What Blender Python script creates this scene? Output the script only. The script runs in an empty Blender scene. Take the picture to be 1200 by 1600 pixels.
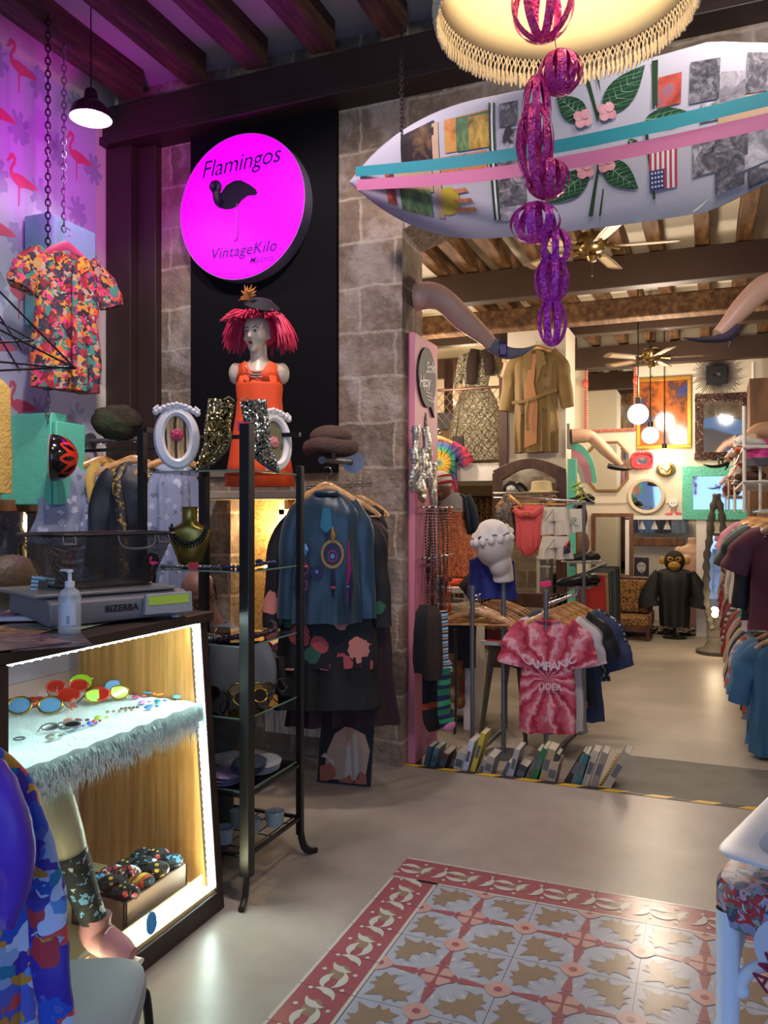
import bpy,math,random
from mathutils import Vector as V,Matrix,Euler,noise as mn
random.seed(7)
R=math.radians
PI=math.pi
col=bpy.context.scene.collection
sc=bpy.context.scene

# ---------------------------------------------------------------- camera, light, exposure
F=1254.0                       # focal length in pixels of the 1200x1600 frame
EYE=1.5
YAW=R(22.2)
SN,CS=math.sin(YAW),math.cos(YAW)
cam_d=bpy.data.cameras.new('camera')
cam_d.sensor_fit='VERTICAL';cam_d.sensor_height=36;cam_d.lens=36*F/1600
cam_d.clip_start=0.05
cam=bpy.data.objects.new('camera',cam_d);col.objects.link(cam)
cam.location=(0,0,EYE);cam.rotation_euler=(R(90),0,YAW)
sc.camera=cam
sc.view_settings.view_transform='Standard';sc.view_settings.look='None'
sc.view_settings.gamma=1;sc.view_settings.use_curve_mapping=False
sc.view_settings.exposure=0.28

def lin(h):
    h=h.lstrip('#')
    out=[]
    for i in (0,2,4):
        c=int(h[i:i+2],16)/255
        out.append(c/12.92 if c<=.04045 else ((c+.055)/1.055)**2.4)
    return (*out,1)

w=bpy.data.worlds.new('world');sc.world=w;w.use_nodes=True
w.node_tree.nodes['Background'].inputs[0].default_value=(.40,.58,1.0,1)
w.node_tree.nodes['Background'].inputs[1].default_value=0.36

def lamp(kind,name,loc,power,color,size=.1,rot=None,size_y=None,spot=None,blend=.5):
    d=bpy.data.lights.new(name,kind);d.energy=power;d.color=color
    if kind=='AREA':
        d.size=size
        if size_y:d.shape='RECTANGLE';d.size_y=size_y
    else:
        d.shadow_soft_size=size
    if kind=='SPOT':d.spot_size=R(spot);d.spot_blend=blend
    o=bpy.data.objects.new(name,d);col.objects.link(o);o.location=loc
    if rot:o.rotation_euler=rot
    return o
def aim(o,target):
    o.rotation_euler=(V(target)-o.location).to_track_quat('-Z','Y').to_euler()
WARM=(1,.74,.47);NEUT=(1,.86,.70)
# daylight that falls in through the shop entrance behind the viewer
d=lamp('AREA','entrance_daylight',(.6,-2.6,1.9),66,(.30,.52,1.0),4.5,size_y=3.0);aim(d,(-.6,2,.6))
# unseen point lights added to fill the back room, without fixtures
for (x,y) in ((-2.6,5.9),(-.5,5.9),(-.5,8.2),(-2.6,7.9),(-.6,10.2)):
    lamp('POINT','back_room_fill',(x,y,2.75),42,(1,.82,.64),.12)
lamp('POINT','mezzanine_fill',(-2.9,10.0,3.0),30,WARM,.1)  # extra light added over the mezzanine, no fixture
lamp('POINT','rear_niche_fill',(-.9,11.5,1.9),10,WARM,.08)  # hidden light added behind the rear doorway
# lights of the front shop; ceiling and shirt spots are added, out of view
l=lamp('SPOT','front_fill_spot',(-1.9,2.6,4.1),165,(1,.84,.84),.12,spot=100);aim(l,(-2.1,4.3,1.4))
l=lamp('SPOT','front_fill_spot',(-.2,2.0,4.1),100,(1,.88,.78),.12,spot=95);aim(l,(-.1,3.6,0))
l=lamp('SPOT','shirt_fill_spot',(-1.7,1.9,3.6),100,(1,.92,.88),.05,spot=48);aim(l,(-3.45,3.25,1.9))
l=lamp('SPOT','magenta_spot',(-2.75,3.0,3.3),52,(1,.0,.95),.08,spot=80,blend=1);aim(l,(-3.76,4.15,3.7))
l=lamp('SPOT','front_fill_spot',(.3,2.7,3.6),62,(1,.86,.76),.12,spot=120);aim(l,(-.7,4.4,3.0))
lamp('POINT','wall_niche_lamp',(-2.62,4.50,1.42),9,(1,.70,.36),.05)

# ---------------------------------------------------------------- pixel helpers
def ray(px,py):
    u=(px-600)/F
    return V((-SN+u*CS,CS+u*SN,(800-py)/F))
def P(px,py,t):return V((0,0,EYE))+ray(px,py)*t
def PY(px,py,y):r=ray(px,py);return V((0,0,EYE))+r*(y/r.y)
def PX(px,py,x):r=ray(px,py);return V((0,0,EYE))+r*(x/r.x)
def PZ(px,py,z):r=ray(px,py);return V((0,0,EYE))+r*((z-EYE)/r.z)
def rectY(x0,y0,x1,y1,Y):
    a,b=PY(x0,(y0+y1)/2,Y),PY(x1,(y0+y1)/2,Y)
    m=(x0+x1)/2
    return a.x,b.x,PY(m,y1,Y).z,PY(m,y0,Y).z

# ---------------------------------------------------------------- materials
MATS={}
def mat(name,base='#888888',rough=.6,metal=0.,kind='plain',cols=None,scale=8.,bump=0.,bscale=40.,stretch=(1,1,1),
        dist=0.,emit=None,estr=0.,spec=.5,var=.12,axis='X',alpha=1.,centre=(0,0,0),pos=None,interp='CONSTANT',trans=0.,coat=0.,sheen=0.):
    if name in MATS:return MATS[name]
    m=bpy.data.materials.new(name);m.use_nodes=True
    nt=m.node_tree;nd=nt.nodes;L=nt.links.new
    b=nd['Principled BSDF'];b.inputs['Roughness'].default_value=rough;b.inputs['Metallic'].default_value=metal
    b.inputs['Specular IOR Level'].default_value=spec;b.inputs['Alpha'].default_value=alpha
    b.inputs['Transmission Weight'].default_value=trans;b.inputs['Coat Weight'].default_value=coat
    b.inputs['Sheen Weight'].default_value=sheen
    MATS[name]=m
    tc=nd.new('ShaderNodeTexCoord');mp=nd.new('ShaderNodeMapping');L(tc.outputs['Object'],mp.inputs[0])
    mp.inputs['Scale'].default_value=stretch
    vec=mp.outputs[0]
    def math_(op,a,b2=None,c=None):
        n=nd.new('ShaderNodeMath');n.operation=op
        for i,v in enumerate((a,b2,c)):
            if v is None:continue
            if isinstance(v,(int,float)):n.inputs[i].default_value=v
            else:L(v,n.inputs[i])
        return n.outputs[0]
    def noise_(sc_,v=vec,detail=3,rgh=.55):
        n=nd.new('ShaderNodeTexNoise');n.inputs['Scale'].default_value=sc_;n.inputs['Detail'].default_value=detail
        n.inputs['Roughness'].default_value=rgh;L(v,n.inputs['Vector']);return n
    def ramp(fac,cs,ip='LINEAR',ps=None):
        r=nd.new('ShaderNodeValToRGB');r.color_ramp.interpolation=ip;e=r.color_ramp.elements
        while len(e)<len(cs):e.new(.5)
        for i,c in enumerate(cs):
            e[i].position=ps[i] if ps else (i/(len(cs)-1) if ip!='CONSTANT' else i/len(cs))
        for i,c in enumerate(cs):e[i].color=lin(c)
        L(fac,r.inputs[0]);return r.outputs[0]
    def mix(f,a,b2,bt='MIX'):
        n=nd.new('ShaderNodeMix');n.data_type='RGBA';n.blend_type=bt
        for s,v in ((0,f),(6,a),(7,b2)):
            if isinstance(v,(int,float)):n.inputs[s].default_value=v
            elif isinstance(v,tuple):n.inputs[s].default_value=v
            else:L(v,n.inputs[s])
        return n.outputs[2]
    def distort(amount,sc_):
        n=noise_(sc_);a=nd.new('ShaderNodeVectorMath');a.operation='MULTIPLY_ADD'
        L(n.outputs['Color'],a.inputs[0]);a.inputs[1].default_value=(amount,)*3;L(vec,a.inputs[2]);return a.outputs[0]
    c=None
    if kind=='plain':
        n=noise_(scale);bc=lin(base)
        dk=tuple(v*(1-var) for v in bc[:3])+(1,);lt=tuple(min(1,v*(1+var)) for v in bc[:3])+(1,)
        c=mix(n.outputs['Fac'],dk,lt)
    elif kind=='noise':
        n=noise_(scale,distort(dist,scale*.5) if dist else vec,5,.6)
        c=ramp(n.outputs['Fac'],cols,'LINEAR' if interp=='CONSTANT' and not pos else interp,pos or [.3+.4*i/(len(cols)-1) for i in range(len(cols))])
    elif kind=='wood':
        n=noise_(scale,vec,6,.62);n2=noise_(scale*.25,vec,2)
        f=math_('ADD',math_('MULTIPLY',n.outputs['Fac'],.7),math_('MULTIPLY',n2.outputs['Fac'],.3))
        c=ramp(f,cols,'LINEAR',[.34+.32*i/(len(cols)-1) for i in range(len(cols))])
    elif kind=='cells':
        v_=nd.new('ShaderNodeTexVoronoi');v_.inputs['Scale'].default_value=scale
        L(distort(dist,scale*.8) if dist else vec,v_.inputs['Vector'])
        s=nd.new('ShaderNodeSeparateColor');L(v_.outputs['Color'],s.inputs[0])
        c=ramp(s.outputs[0],cols,'CONSTANT',pos)
        v_b=nd.new('ShaderNodeTexVoronoi');v_b.feature='DISTANCE_TO_EDGE';v_b.inputs['Scale'].default_value=scale*2.3
        L(distort(dist,scale*1.3) if dist else vec,v_b.inputs['Vector'])
        v_c=nd.new('ShaderNodeTexVoronoi');v_c.inputs['Scale'].default_value=scale*2.3
        L(distort(dist,scale*1.3) if dist else vec,v_c.inputs['Vector'])
        s2=nd.new('ShaderNodeSeparateColor');L(v_c.outputs['Color'],s2.inputs[0])
        c=mix(math_('GREATER_THAN',s2.outputs[1],.62),c,ramp(s2.outputs[0],cols,'CONSTANT',pos))
    elif kind=='spots':# scattered flowers on a ground
        v_=nd.new('ShaderNodeTexVoronoi');v_.inputs['Scale'].default_value=scale
        L(distort(dist,scale*1.5) if dist else vec,v_.inputs['Vector'])
        s=nd.new('ShaderNodeSeparateColor');L(v_.outputs['Color'],s.inputs[0])
        r_=math_('MULTIPLY',s.outputs[1],.55)
        c=mix(math_('LESS_THAN',v_.outputs['Distance'],r_),lin(base),ramp(s.outputs[0],cols,'CONSTANT',pos))
    elif kind=='stripes':
        sp=nd.new('ShaderNodeSeparateXYZ');L(distort(dist,3) if dist else vec,sp.inputs[0])
        f=math_('FRACT',math_('MULTIPLY',sp.outputs['XYZ'.index(axis)],scale))
        c=ramp(f,cols,'CONSTANT',pos)
    elif kind=='leopard':
        v_=nd.new('ShaderNodeTexVoronoi');v_.inputs['Scale'].default_value=scale;L(distort(.03,scale),v_.inputs['Vector'])
        c=ramp(v_.outputs['Distance'],cols,'CONSTANT',pos or [0,.25,.52])
    elif kind=='edges':
        v_=nd.new('ShaderNodeTexVoronoi');v_.feature='DISTANCE_TO_EDGE';v_.inputs['Scale'].default_value=scale
        L(distort(.03,scale),v_.inputs['Vector']);c=ramp(v_.outputs['Distance'],cols,'CONSTANT',pos or [0,.07])
    elif kind=='radial':
        sp=nd.new('ShaderNodeSeparateXYZ');L(distort(dist,5),sp.inputs[0])
        x=math_('SUBTRACT',sp.outputs[0],centre[0]);z=math_('SUBTRACT',sp.outputs[2],centre[2])
        ang=math_('ARCTAN2',z,x);rad=math_('SQRT',math_('ADD',math_('MULTIPLY',x,x),math_('MULTIPLY',z,z)))
        n=noise_(14);sw=math_('ADD',math_('MULTIPLY',ang,scale/(2*PI)),math_('MULTIPLY',n.outputs['Fac'],1.3))
        f=math_('FRACT',sw)
        if pos=='rings':
            c1=ramp(math_('MULTIPLY',rad,3.4),cols,'LINEAR')
            c=mix(math_('MULTIPLY',math_('LESS_THAN',f,.22),.8),c1,lin('#20182a'))
        else:
            c=ramp(math_('ADD',math_('MULTIPLY',f,.8),math_('MULTIPLY',noise_(30).outputs['Fac'],.2)),cols,'LINEAR')
    elif kind=='stone':
        sp=nd.new('ShaderNodeSeparateXYZ');L(distort(.05,5),sp.inputs[0]);cb=nd.new('ShaderNodeCombineXYZ')
        L(math_('ADD',sp.outputs[0],sp.outputs[1]),cb.inputs[0]);L(sp.outputs[2],cb.inputs[1])
        br=nd.new('ShaderNodeTexBrick');L(cb.outputs[0],br.inputs['Vector']);br.inputs['Scale'].default_value=1
        br.inputs['Brick Width'].default_value=.46;br.inputs['Row Height'].default_value=.27;br.inputs['Mortar Size'].default_value=.012
        br.inputs['Mortar Smooth'].default_value=.6
        br.inputs['Color1'].default_value=lin(cols[0]);br.inputs['Color2'].default_value=lin(cols[1]);br.inputs['Mortar'].default_value=lin(cols[2])
        n=noise_(9,vec,8,.7);c=mix(.75,br.outputs[0],ramp(n.outputs['Fac'],['#4a4038','#b5a68c','#efe4cf'],'LINEAR',[.25,.5,.75]),'MULTIPLY')
        n2=noise_(2.1,distort(.3,3),6,.65)
        c=mix(ramp(n2.outputs['Fac'],['#000000','#ffffff'],'LINEAR',[.50,.60]),c,mix(.38,c,ramp(noise_(6).outputs['Fac'],['#a79a92','#cfc4bc'],'LINEAR',[.3,.7])))
    L(c,b.inputs['Base Color'])
    if emit:
        b.inputs['Emission Color'].default_value=lin(emit);b.inputs['Emission Strength'].default_value=estr
    if bump:
        n=noise_(bscale,vec,4,.6);bp=nd.new('ShaderNodeBump');bp.inputs['Strength'].default_value=min(1,bump);bp.inputs['Distance'].default_value=.02
        L(n.outputs['Fac'],bp.inputs['Height']);L(bp.outputs[0],b.inputs['Normal'])
    return m
def glitter(name,c1,c2,rough=.25,metal=.8,ns=.9):
    if name in MATS:return MATS[name]
    m=bpy.data.materials.new(name);m.use_nodes=True;MATS[name]=m
    nt=m.node_tree;nd=nt.nodes;L=nt.links.new;b=nd['Principled BSDF']
    tc=nd.new('ShaderNodeTexCoord');v_=nd.new('ShaderNodeTexVoronoi');v_.inputs['Scale'].default_value=190;L(tc.outputs['Object'],v_.inputs['Vector'])
    s=nd.new('ShaderNodeSeparateColor');L(v_.outputs['Color'],s.inputs[0])
    r=nd.new('ShaderNodeValToRGB');r.color_ramp.elements[0].color=lin(c1);r.color_ramp.elements[1].color=lin(c2);r.color_ramp.elements[0].position=.35;r.color_ramp.elements[1].position=.95
    L(s.outputs[0],r.inputs[0]);L(r.outputs[0],b.inputs['Base Color'])
    nm=nd.new('ShaderNodeNormalMap');nm.inputs['Strength'].default_value=ns;L(v_.outputs['Color'],nm.inputs['Color']);L(nm.outputs[0],b.inputs['Normal'])
    b.inputs['Metallic'].default_value=metal;b.inputs['Roughness'].default_value=rough
    return m
def glass(name,tint='#ffffff',ior=1.45):
    if name in MATS:return MATS[name]
    m=bpy.data.materials.new(name);m.use_nodes=True;MATS[name]=m
    nt=m.node_tree;nd=nt.nodes;nd.clear();L=nt.links.new
    o=nd.new('ShaderNodeOutputMaterial');t=nd.new('ShaderNodeBsdfTransparent');g=nd.new('ShaderNodeBsdfGlossy');g.inputs['Roughness'].default_value=.02
    t.inputs[0].default_value=lin(tint);fr=nd.new('ShaderNodeFresnel');fr.inputs[0].default_value=ior
    mx=nd.new('ShaderNodeMixShader');L(fr.outputs[0],mx.inputs[0]);L(t.outputs[0],mx.inputs[1]);L(g.outputs[0],mx.inputs[2]);L(mx.outputs[0],o.inputs[0])
    return m

# ---------------------------------------------------------------- mesh builder
def xf(v,M_):return [M_@V(p) for p in v]
class MB:
    def __init__(s):s.v=[];s.f=[];s.m=[];s.cur=0
    def add(s,vs,fs,M_=None):
        k=len(s.v)
        s.v+=[tuple(p) for p in (xf(vs,M_) if M_ else vs)]
        s.f+=[tuple(i+k for i in f) for f in fs];s.m+=[s.cur]*len(fs);return s
    def box(s,c,d,rot=None,taper=1.):
        x,y,z=d[0]/2,d[1]/2,d[2]/2
        vs=[V((sx*x*(taper if sz>0 else 1),sy*y*(taper if sz>0 else 1),sz*z)) for sz in (-1,1) for sy in (-1,1) for sx in (-1,1)]
        if rot is not None:
            Rm=rot if isinstance(rot,Matrix) else Euler(rot).to_matrix()
            vs=[Rm@v for v in vs]
        vs=[v+V(c) for v in vs]
        return s.add(vs,[(0,2,3,1),(4,5,7,6),(0,1,5,4),(2,6,7,3),(0,4,6,2),(1,3,7,5)])
    def bb(s,x0,x1,y0,y1,z0,z1):return s.box(((x0+x1)/2,(y0+y1)/2,(z0+z1)/2),(abs(x1-x0),abs(y1-y0),abs(z1-z0)))
    def loft(s,rings,cap=True,closed=True,loop=False):
        n=len(rings[0]);vs=[p for r in rings for p in r];fs=[]
        m=len(rings)
        for i in range(m if loop else m-1):
            for j in range(n if closed else n-1):
                a=i*n+j;b_=i*n+(j+1) % n;i2=(i+1) % m
                fs.append((a,b_,i2*n+(j+1) % n,i2*n+j))
        if cap and closed and not loop:fs.append(tuple(range(n))[::-1]);fs.append(tuple((m-1)*n+j for j in range(n)))
        return s.add(vs,fs)
    def tube(s,path,r,n=10,loop=False,sq=None,up=None,cap=True):
        path=[V(p) for p in path];m=len(path);rings=[]
        rr=r if isinstance(r,(list,tuple)) else [r]*m
        prev=None
        for i,p in enumerate(path):
            if loop:d=path[(i+1) % m]-path[i-1]
            else:d=path[min(i+1,m-1)]-path[max(i-1,0)]
            if d.length<1e-9:d=V((0,0,1))
            d.normalize()
            if prev is None:
                a=V(up) if up else (V((0,0,1)) if abs(d.z)<.9 else V((0,1,0)))
                x=a-d*a.dot(d);x.normalize()
            else:
                x=prev-d*prev.dot(d)
                if x.length<1e-6:x=d.orthogonal()
                x.normalize()
            prev=x;y=d.cross(x);k=rr[i] if not isinstance(rr[i],(list,tuple)) else None
            ra,rb=(k,k*(sq or 1)) if k is not None else rr[i]
            rings.append([p+x*ra*math.cos(2*PI*j/n)+y*rb*math.sin(2*PI*j/n) for j in range(n)])
        return s.loft(rings,cap,True,loop)
    def cyl(s,a,b_,r1,r2=None,n=20):return s.tube([a,b_],[r1,r1 if r2 is None else r2],n)
    def lathe(s,prof,c=(0,0,0),n=28,M_=None,cap=False,sx=1.,sy=1.):
        rings=[[V((r*math.cos(2*PI*j/n)*sx,r*math.sin(2*PI*j/n)*sy,z)) for j in range(n)] for r,z in prof]
        if M_:rings=[[M_@p for p in r] for r in rings]
        return s.loft([[p+V(c) for p in r] for r in rings],cap)
    def ell(s,c,r,nu=20,nv=12,rot=None):
        if isinstance(r,(int,float)):r=(r,r,r)
        M_=Euler(rot).to_matrix() if rot is not None and not isinstance(rot,Matrix) else rot
        rings=[]
        for i in range(nv+1):
            a=-PI/2+PI*i/nv;a=max(-PI/2+.02,min(PI/2-.02,a))
            ring=[V((r[0]*math.cos(a)*math.cos(2*PI*j/nu),r[1]*math.cos(a)*math.sin(2*PI*j/nu),r[2]*math.sin(a))) for j in range(nu)]
            if M_:ring=[M_@p for p in ring]
            rings.append([p+V(c) for p in ring])
        return s.loft(rings)
    def prism(s,poly,O,X,Y,th):
        X,Y=V(X),V(Y);Z=X.cross(Y).normalized();O=V(O);n=len(poly)
        a=[O+X*x+Y*y for x,y in poly];b_=[p+Z*th for p in a]
        return s.add(a+b_,[tuple(range(n))[::-1],tuple(range(n,2*n))]+[(i,(i+1) % n,n+(i+1) % n,n+i) for i in range(n)])
    def flat(s,poly,O,X,Y):
        X,Y,O=V(X),V(Y),V(O);n=len(poly)
        return s.add([O+X*x+Y*y for x,y in poly],[tuple(range(n))])
    def xform(s,M_,k0=0):s.v[k0:]=[tuple(M_@V(p)) for p in s.v[k0:]];return s

def build(name,mb,mats,parent=None,world=False,smooth=True,bevel=0,sub=0,remesh=0,sharp=40,solid=0):
    me=bpy.data.meshes.new(name)
    vs=mb.v
    if parent is not None and world:
        inv=parent.matrix_basis.inverted()
        if parent.parent:inv=inv@parent.parent.matrix_basis.inverted()
        vs=[tuple(inv@V(p)) for p in vs]
    off=V((0,0,0))
    if parent is None:
        xs=[p[0] for p in vs];ys=[p[1] for p in vs];zs=[p[2] for p in vs]
        off=V(((min(xs)+max(xs))/2,(min(ys)+max(ys))/2,min(zs)))
        vs=[tuple(V(p)-off) for p in vs]
    me.from_pydata(vs,[],mb.f);me.validate()
    if not isinstance(mats,(list,tuple)):mats=[mats]
    for m in mats:me.materials.append(m)
    if len(mats)>1 and len(me.polygons)==len(mb.m):
        me.polygons.foreach_set('material_index',mb.m)
    me.polygons.foreach_set('use_smooth',[smooth]*len(me.polygons))
    if smooth and not remesh:me.set_sharp_from_angle(angle=R(sharp))
    o=bpy.data.objects.new(name,me);col.objects.link(o);o.location=off
    if parent is not None:o.parent=parent
    if remesh:
        md=o.modifiers.new('remesh','REMESH');md.mode='VOXEL';md.voxel_size=remesh;md.use_smooth_shade=True
        md=o.modifiers.new('smooth','SMOOTH');md.iterations=5;md.factor=.6
    if solid:md=o.modifiers.new('solid','SOLIDIFY');md.thickness=solid;md.offset=0
    if bevel:md=o.modifiers.new('bevel','BEVEL');md.width=bevel;md.segments=2;md.limit_method='ANGLE';md.angle_limit=R(40)
    if sub:md=o.modifiers.new('sub','SUBSURF');md.levels=sub;md.render_levels=sub
    return o
def tag(o,label,cat,group=None,kind=None):
    o['label']=label;o['category']=cat
    if group:o['group']=group
    if kind:o['kind']=kind
    return o
def thing(name,label,cat,loc=(0,0,0),rz=0,group=None,rot=None):
    o=bpy.data.objects.new(name,None);col.objects.link(o);o.location=loc
    o.rotation_euler=rot or (0,0,rz);o.empty_display_size=.1
    o.matrix_basis  # evaluate
    return tag(o,label,cat,group)
def solo(name,label,cat,mb,mats,group=None,**k):return tag(build(name,mb,mats,None,**k),label,cat,group)
def struct(name,mb,mats,**k):o=build(name,mb,mats,None,**k);o['kind']='structure';return o
def kids(o):return [c for c in col.objects if c.parent==o]
def copy_tree(o,loc=None,rz=None,label=None,parent=None,rot=None):
    c=o.copy();col.objects.link(c)
    if parent is not None:c.parent=parent
    for ch in kids(o):copy_tree(ch,parent=c)
    if loc is not None:c.location=loc
    if rz is not None:c.rotation_euler=(0,0,rz)
    if rot is not None:c.rotation_euler=rot
    if label:c['label']=label
    return c
def text(s,size,shear=0,off=0,depth=0,align='CENTER',space=1.):
    cu=bpy.data.curves.new('t','FONT');cu.body=s;cu.size=size;cu.shear=shear;cu.offset=off;cu.extrude=depth;cu.space_character=space
    cu.align_x=align;cu.align_y='CENTER';cu.resolution_u=3
    o=bpy.data.objects.new('t',cu);col.objects.link(o)
    dg=bpy.context.evaluated_depsgraph_get();me=bpy.data.meshes.new_from_object(o.evaluated_get(dg))
    vs=[v.co.copy() for v in me.vertices];fs=[tuple(p.vertices) for p in me.polygons]
    bpy.data.objects.remove(o);bpy.data.curves.remove(cu);bpy.data.meshes.remove(me)
    return vs,fs
def addtext(mb,s,size,O,X,Y,curve=None,**k):
    vs,fs=text(s,size,**k);X,Y,O=V(X),V(Y),V(O);Z=X.cross(Y).normalized()
    if curve:vs=[V((v.x,v.y+curve(v.x),v.z)) for v in vs]
    mb.add([O+X*v.x+Y*v.y+Z*v.z for v in vs],fs)
def bez(a,b_,c,d_,n=12):return [(V(a)*(1-t)**3+V(b_)*3*t*(1-t)**2+V(c)*3*t*t*(1-t)+V(d_)*t**3) for t in [i/n for i in range(n+1)]]
def smoothpath(pts,k=6):
    pts=[V(p) for p in pts];out=[]
    for i in range(len(pts)-1):
        p0,p1,p2,p3=pts[max(i-1,0)],pts[i],pts[i+1],pts[min(i+2,len(pts)-1)]
        for j in range(k):
            t=j/k;out.append(.5*((2*p1)+(p2-p0)*t+(2*p0-5*p1+4*p2-p3)*t*t+(3*p1-p0-3*p2+p3)*t**3))
    out.append(pts[-1]);return out
def interp(vals,k=6):
    v=[V((x,0,0)) for x in vals];return [p.x for p in smoothpath(v,k)]
FLAM=[(.02,0),(.03,.30),(.12,.34),(.27,.36),(.42,.40),(.30,.47),(.12,.52),(-.02,.53),(-.10,.50),(-.12,.56),(-.06,.66),(-.04,.76),(-.10,.82),(-.17,.80),(-.19,.72),(-.24,.66),(-.22,.64),(-.15,.70),(-.12,.75),(-.09,.72),(-.13,.64),(-.18,.54),(-.16,.42),(-.08,.36),(.0,.33),(.0,0)]

# ---------------------------------------------------------------- garments (local: hangs from origin, width on x, front to -y)
def cloth(mb,rings,n=44,folds=5,amp=.012,ph=0.,grow=True):
    out=[]
    z0,z1=rings[0][0],rings[-1][0]
    # densify
    rr=[]
    for i in range(len(rings)-1):
        for j in range(3):
            t=j/3;rr.append([a+(b_-a)*t for a,b_ in zip(rings[i],rings[i+1])])
    rr.append(list(rings[-1]))
    for q in rr:
        z,hw,hd=q[:3];cx=q[3] if len(q)>3 else 0
        g=((z0-z)/max(1e-6,z0-z1))**.8 if grow else 1
        ring=[]
        for j in range(n):
            a=2*PI*j/n;c,s_=math.cos(a),math.sin(a)
            x=hw*math.copysign(abs(c)**.8,c);y=hd*math.copysign(abs(s_)**.8,s_)
            y+=amp*g*math.sin(folds*2*PI*(x/max(hw,.01))*.5+ph+z*1.5)+amp*.5*g*math.sin(x*60+ph*2+z*4)
            x *= 1+.03*g*math.sin(z*13+ph)
            ring.append(V((x+cx,y,z+.004*math.sin(x*30+ph)*g)))
        out.append(ring)
    mb.loft(out)
    return mb
def wrinkle(mb,a=.009):
    k=random.random()*9
    for i,(x,y,z) in enumerate(mb.v):
        n_=mn.noise(V((x*16+k,y*4,z*6)))+.5*mn.noise(V((x*34,k,z*15)));mb.v[i]=(x+a*.5*n_,y-a*n_*1.3,z)
def sleeve(mb,side,w_,drop,out,r0,r1,bend=0.,y=0.):
    p=[(side*w_*.60,y,-.06),(side*(w_+out*.2),y,-.09-drop*.15),(side*(w_+out*(.6+bend)),y-.01,-.08-drop*.55),(side*(w_+out),y-.02,-.08-drop)]
    path=smoothpath(p,5);k=len(path)
    rs=[]
    for i in range(k):
        t=i/(k-1);r_=r0+(r1-r0)*t;r_ *= 1+.06*math.sin(t*17+side)
        rs.append((r_,r_*.48))
    mb.tube(path,rs,16,up=(side,0,.3))
def garment(name,label,cat,loc,rz,m,w_=.25,L_=.7,d_=.05,sl=(.2,.12,.085,.08),flare=1.05,waist=None,folds=5,amp=.012,neck=.07,
            collar=None,group=None,ph=None,sm=None,hang=True,low=None,placket=None,closed_neck=False,rot=None):
    t=thing(name,label,cat,loc,rz,group,rot)
    ph=random.random()*6 if ph is None else ph
    mb=MB();wa=waist if waist else .96
    rings=[(.0,neck,d_*.5),(-.025,neck*1.5,d_*.7),(-.055,w_*.80,d_*.85),(-.10,w_*.97,d_),(-.2,w_*.97,d_*1.1),(-L_*.5,w_*wa,d_*1.1),(-L_*.75,w_*(wa+flare)/2,d_*1.15),(-L_,w_*flare,d_*1.15)]
    rings=[r for i,r in enumerate(rings) if i==0 or r[0]<rings[i-1][0]]
    cloth(mb,rings,folds=folds,amp=amp,ph=ph)
    wrinkle(mb);build('body',mb,m,t)
    if sl:
        for sd in (-1,1):
            s_=MB();sleeve(s_,sd,w_,sl[0],sl[1],sl[2],sl[3]);wrinkle(s_,.010);build('sleeve',s_,sm or m,t)
    if collar:
        c_=MB()
        for sd in (-1,1):
            c_.prism([(0,0),(sd*.05,.035),(sd*.10,.012),(sd*.085,-.03),(sd*.03,-.075)],(sd*.012,-d_*1.12-.006,-.05),(1,0,0),(0,-.15,1),-.008)
        build('collar',c_,collar,t,bevel=.002)
    if placket:
        c_=MB();c_.box((0,-d_*1.28-amp*.8,-L_*.54),(.028,.012,L_*.86));build('placket',c_,placket,t)
    return t
MW=None
def hanger_part(parent=None,wood=None,wdt=.21,hook=True,bar=True):
    mb=MB()
    arm=smoothpath([(-wdt,0,-.085),(-wdt*.75,0,-.05),(-wdt*.3,0,-.012),(0,0,.006),(wdt*.3,0,-.012),(wdt*.75,0,-.05),(wdt,0,-.085)],5)
    rs=[(.012+.014*(1-abs(p.x)/wdt),.009) for p in arm]
    mb.tube(arm,rs,8,up=(0,0,1))
    if bar:mb.tube([(-wdt*.92,0,-.082),(wdt*.92,0,-.082)],.006,8)
    build('arms',mb,wood,parent)
    if hook:
        h=MB();pts=[(0,0,0)]+[(math.sin(a)*.022,0,.06+.022-math.cos(a)*.022*1) for a in [R(x) for x in range(0,240,20)]]
        h.tube(pts,.0022,6);build('hook',h,mat('chrome','#d0d0d0',.15,1),parent)
def hanger(label,loc,rz=0,wood=None,group=None,wdt=.21,bar=True,rot=None):
    t=thing('clothes_hanger',label,'hanger',loc,rz,group,rot)
    hanger_part(t,wood or mat('hanger_wood',kind='wood',cols=['#8a5a2c','#c08a4c','#d8a868'],scale=20,stretch=(1,4,4),rough=.3,coat=.4),wdt,True,bar);return t
# ================================================================ THE SETTING
WX,WY,RY,RZ=-3.76,4.40,11.0,-.08
concrete=mat('concrete',kind='noise',cols=['#827a72','#978e85','#a89f95'],scale=1.3,rough=.34,dist=.5,spec=.45,bump=.03,bscale=7)
concrete2=mat('concrete_back',kind='noise',cols=['#857c70','#9a9083','#aaa092'],scale=1.1,rough=.4,dist=.5,spec=.45,bump=.03,bscale=7)
plaster=mat('plaster','#cfc6bf',.85,scale=3,var=.05,bump=.1,bscale=12)
plaster_w=mat('warm_plaster','#d8cdb8',.85,scale=2,var=.05,bump=.08,bscale=10)
stone=mat('stone',kind='stone',cols=['#aa9a8c','#877a70','#c4bab0'],rough=.9,bump=.8,bscale=22)
beamw=mat('dark_beam_wood',kind='wood',cols=['#2a1a14','#4a2f24','#6d4a38'],scale=9,stretch=(3,.4,3),rough=.6,bump=.3)
oldbeam=mat('old_beam_wood',kind='wood',cols=['#3f2814','#684626','#8f6a40'],scale=7,stretch=(3,.5,3),rough=.7,bump=.4)
girder_m=mat('girder_brown','#2e1f1b',.5,scale=4,var=.12)
black=mat('black_metal','#101010',.35,scale=5)
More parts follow.
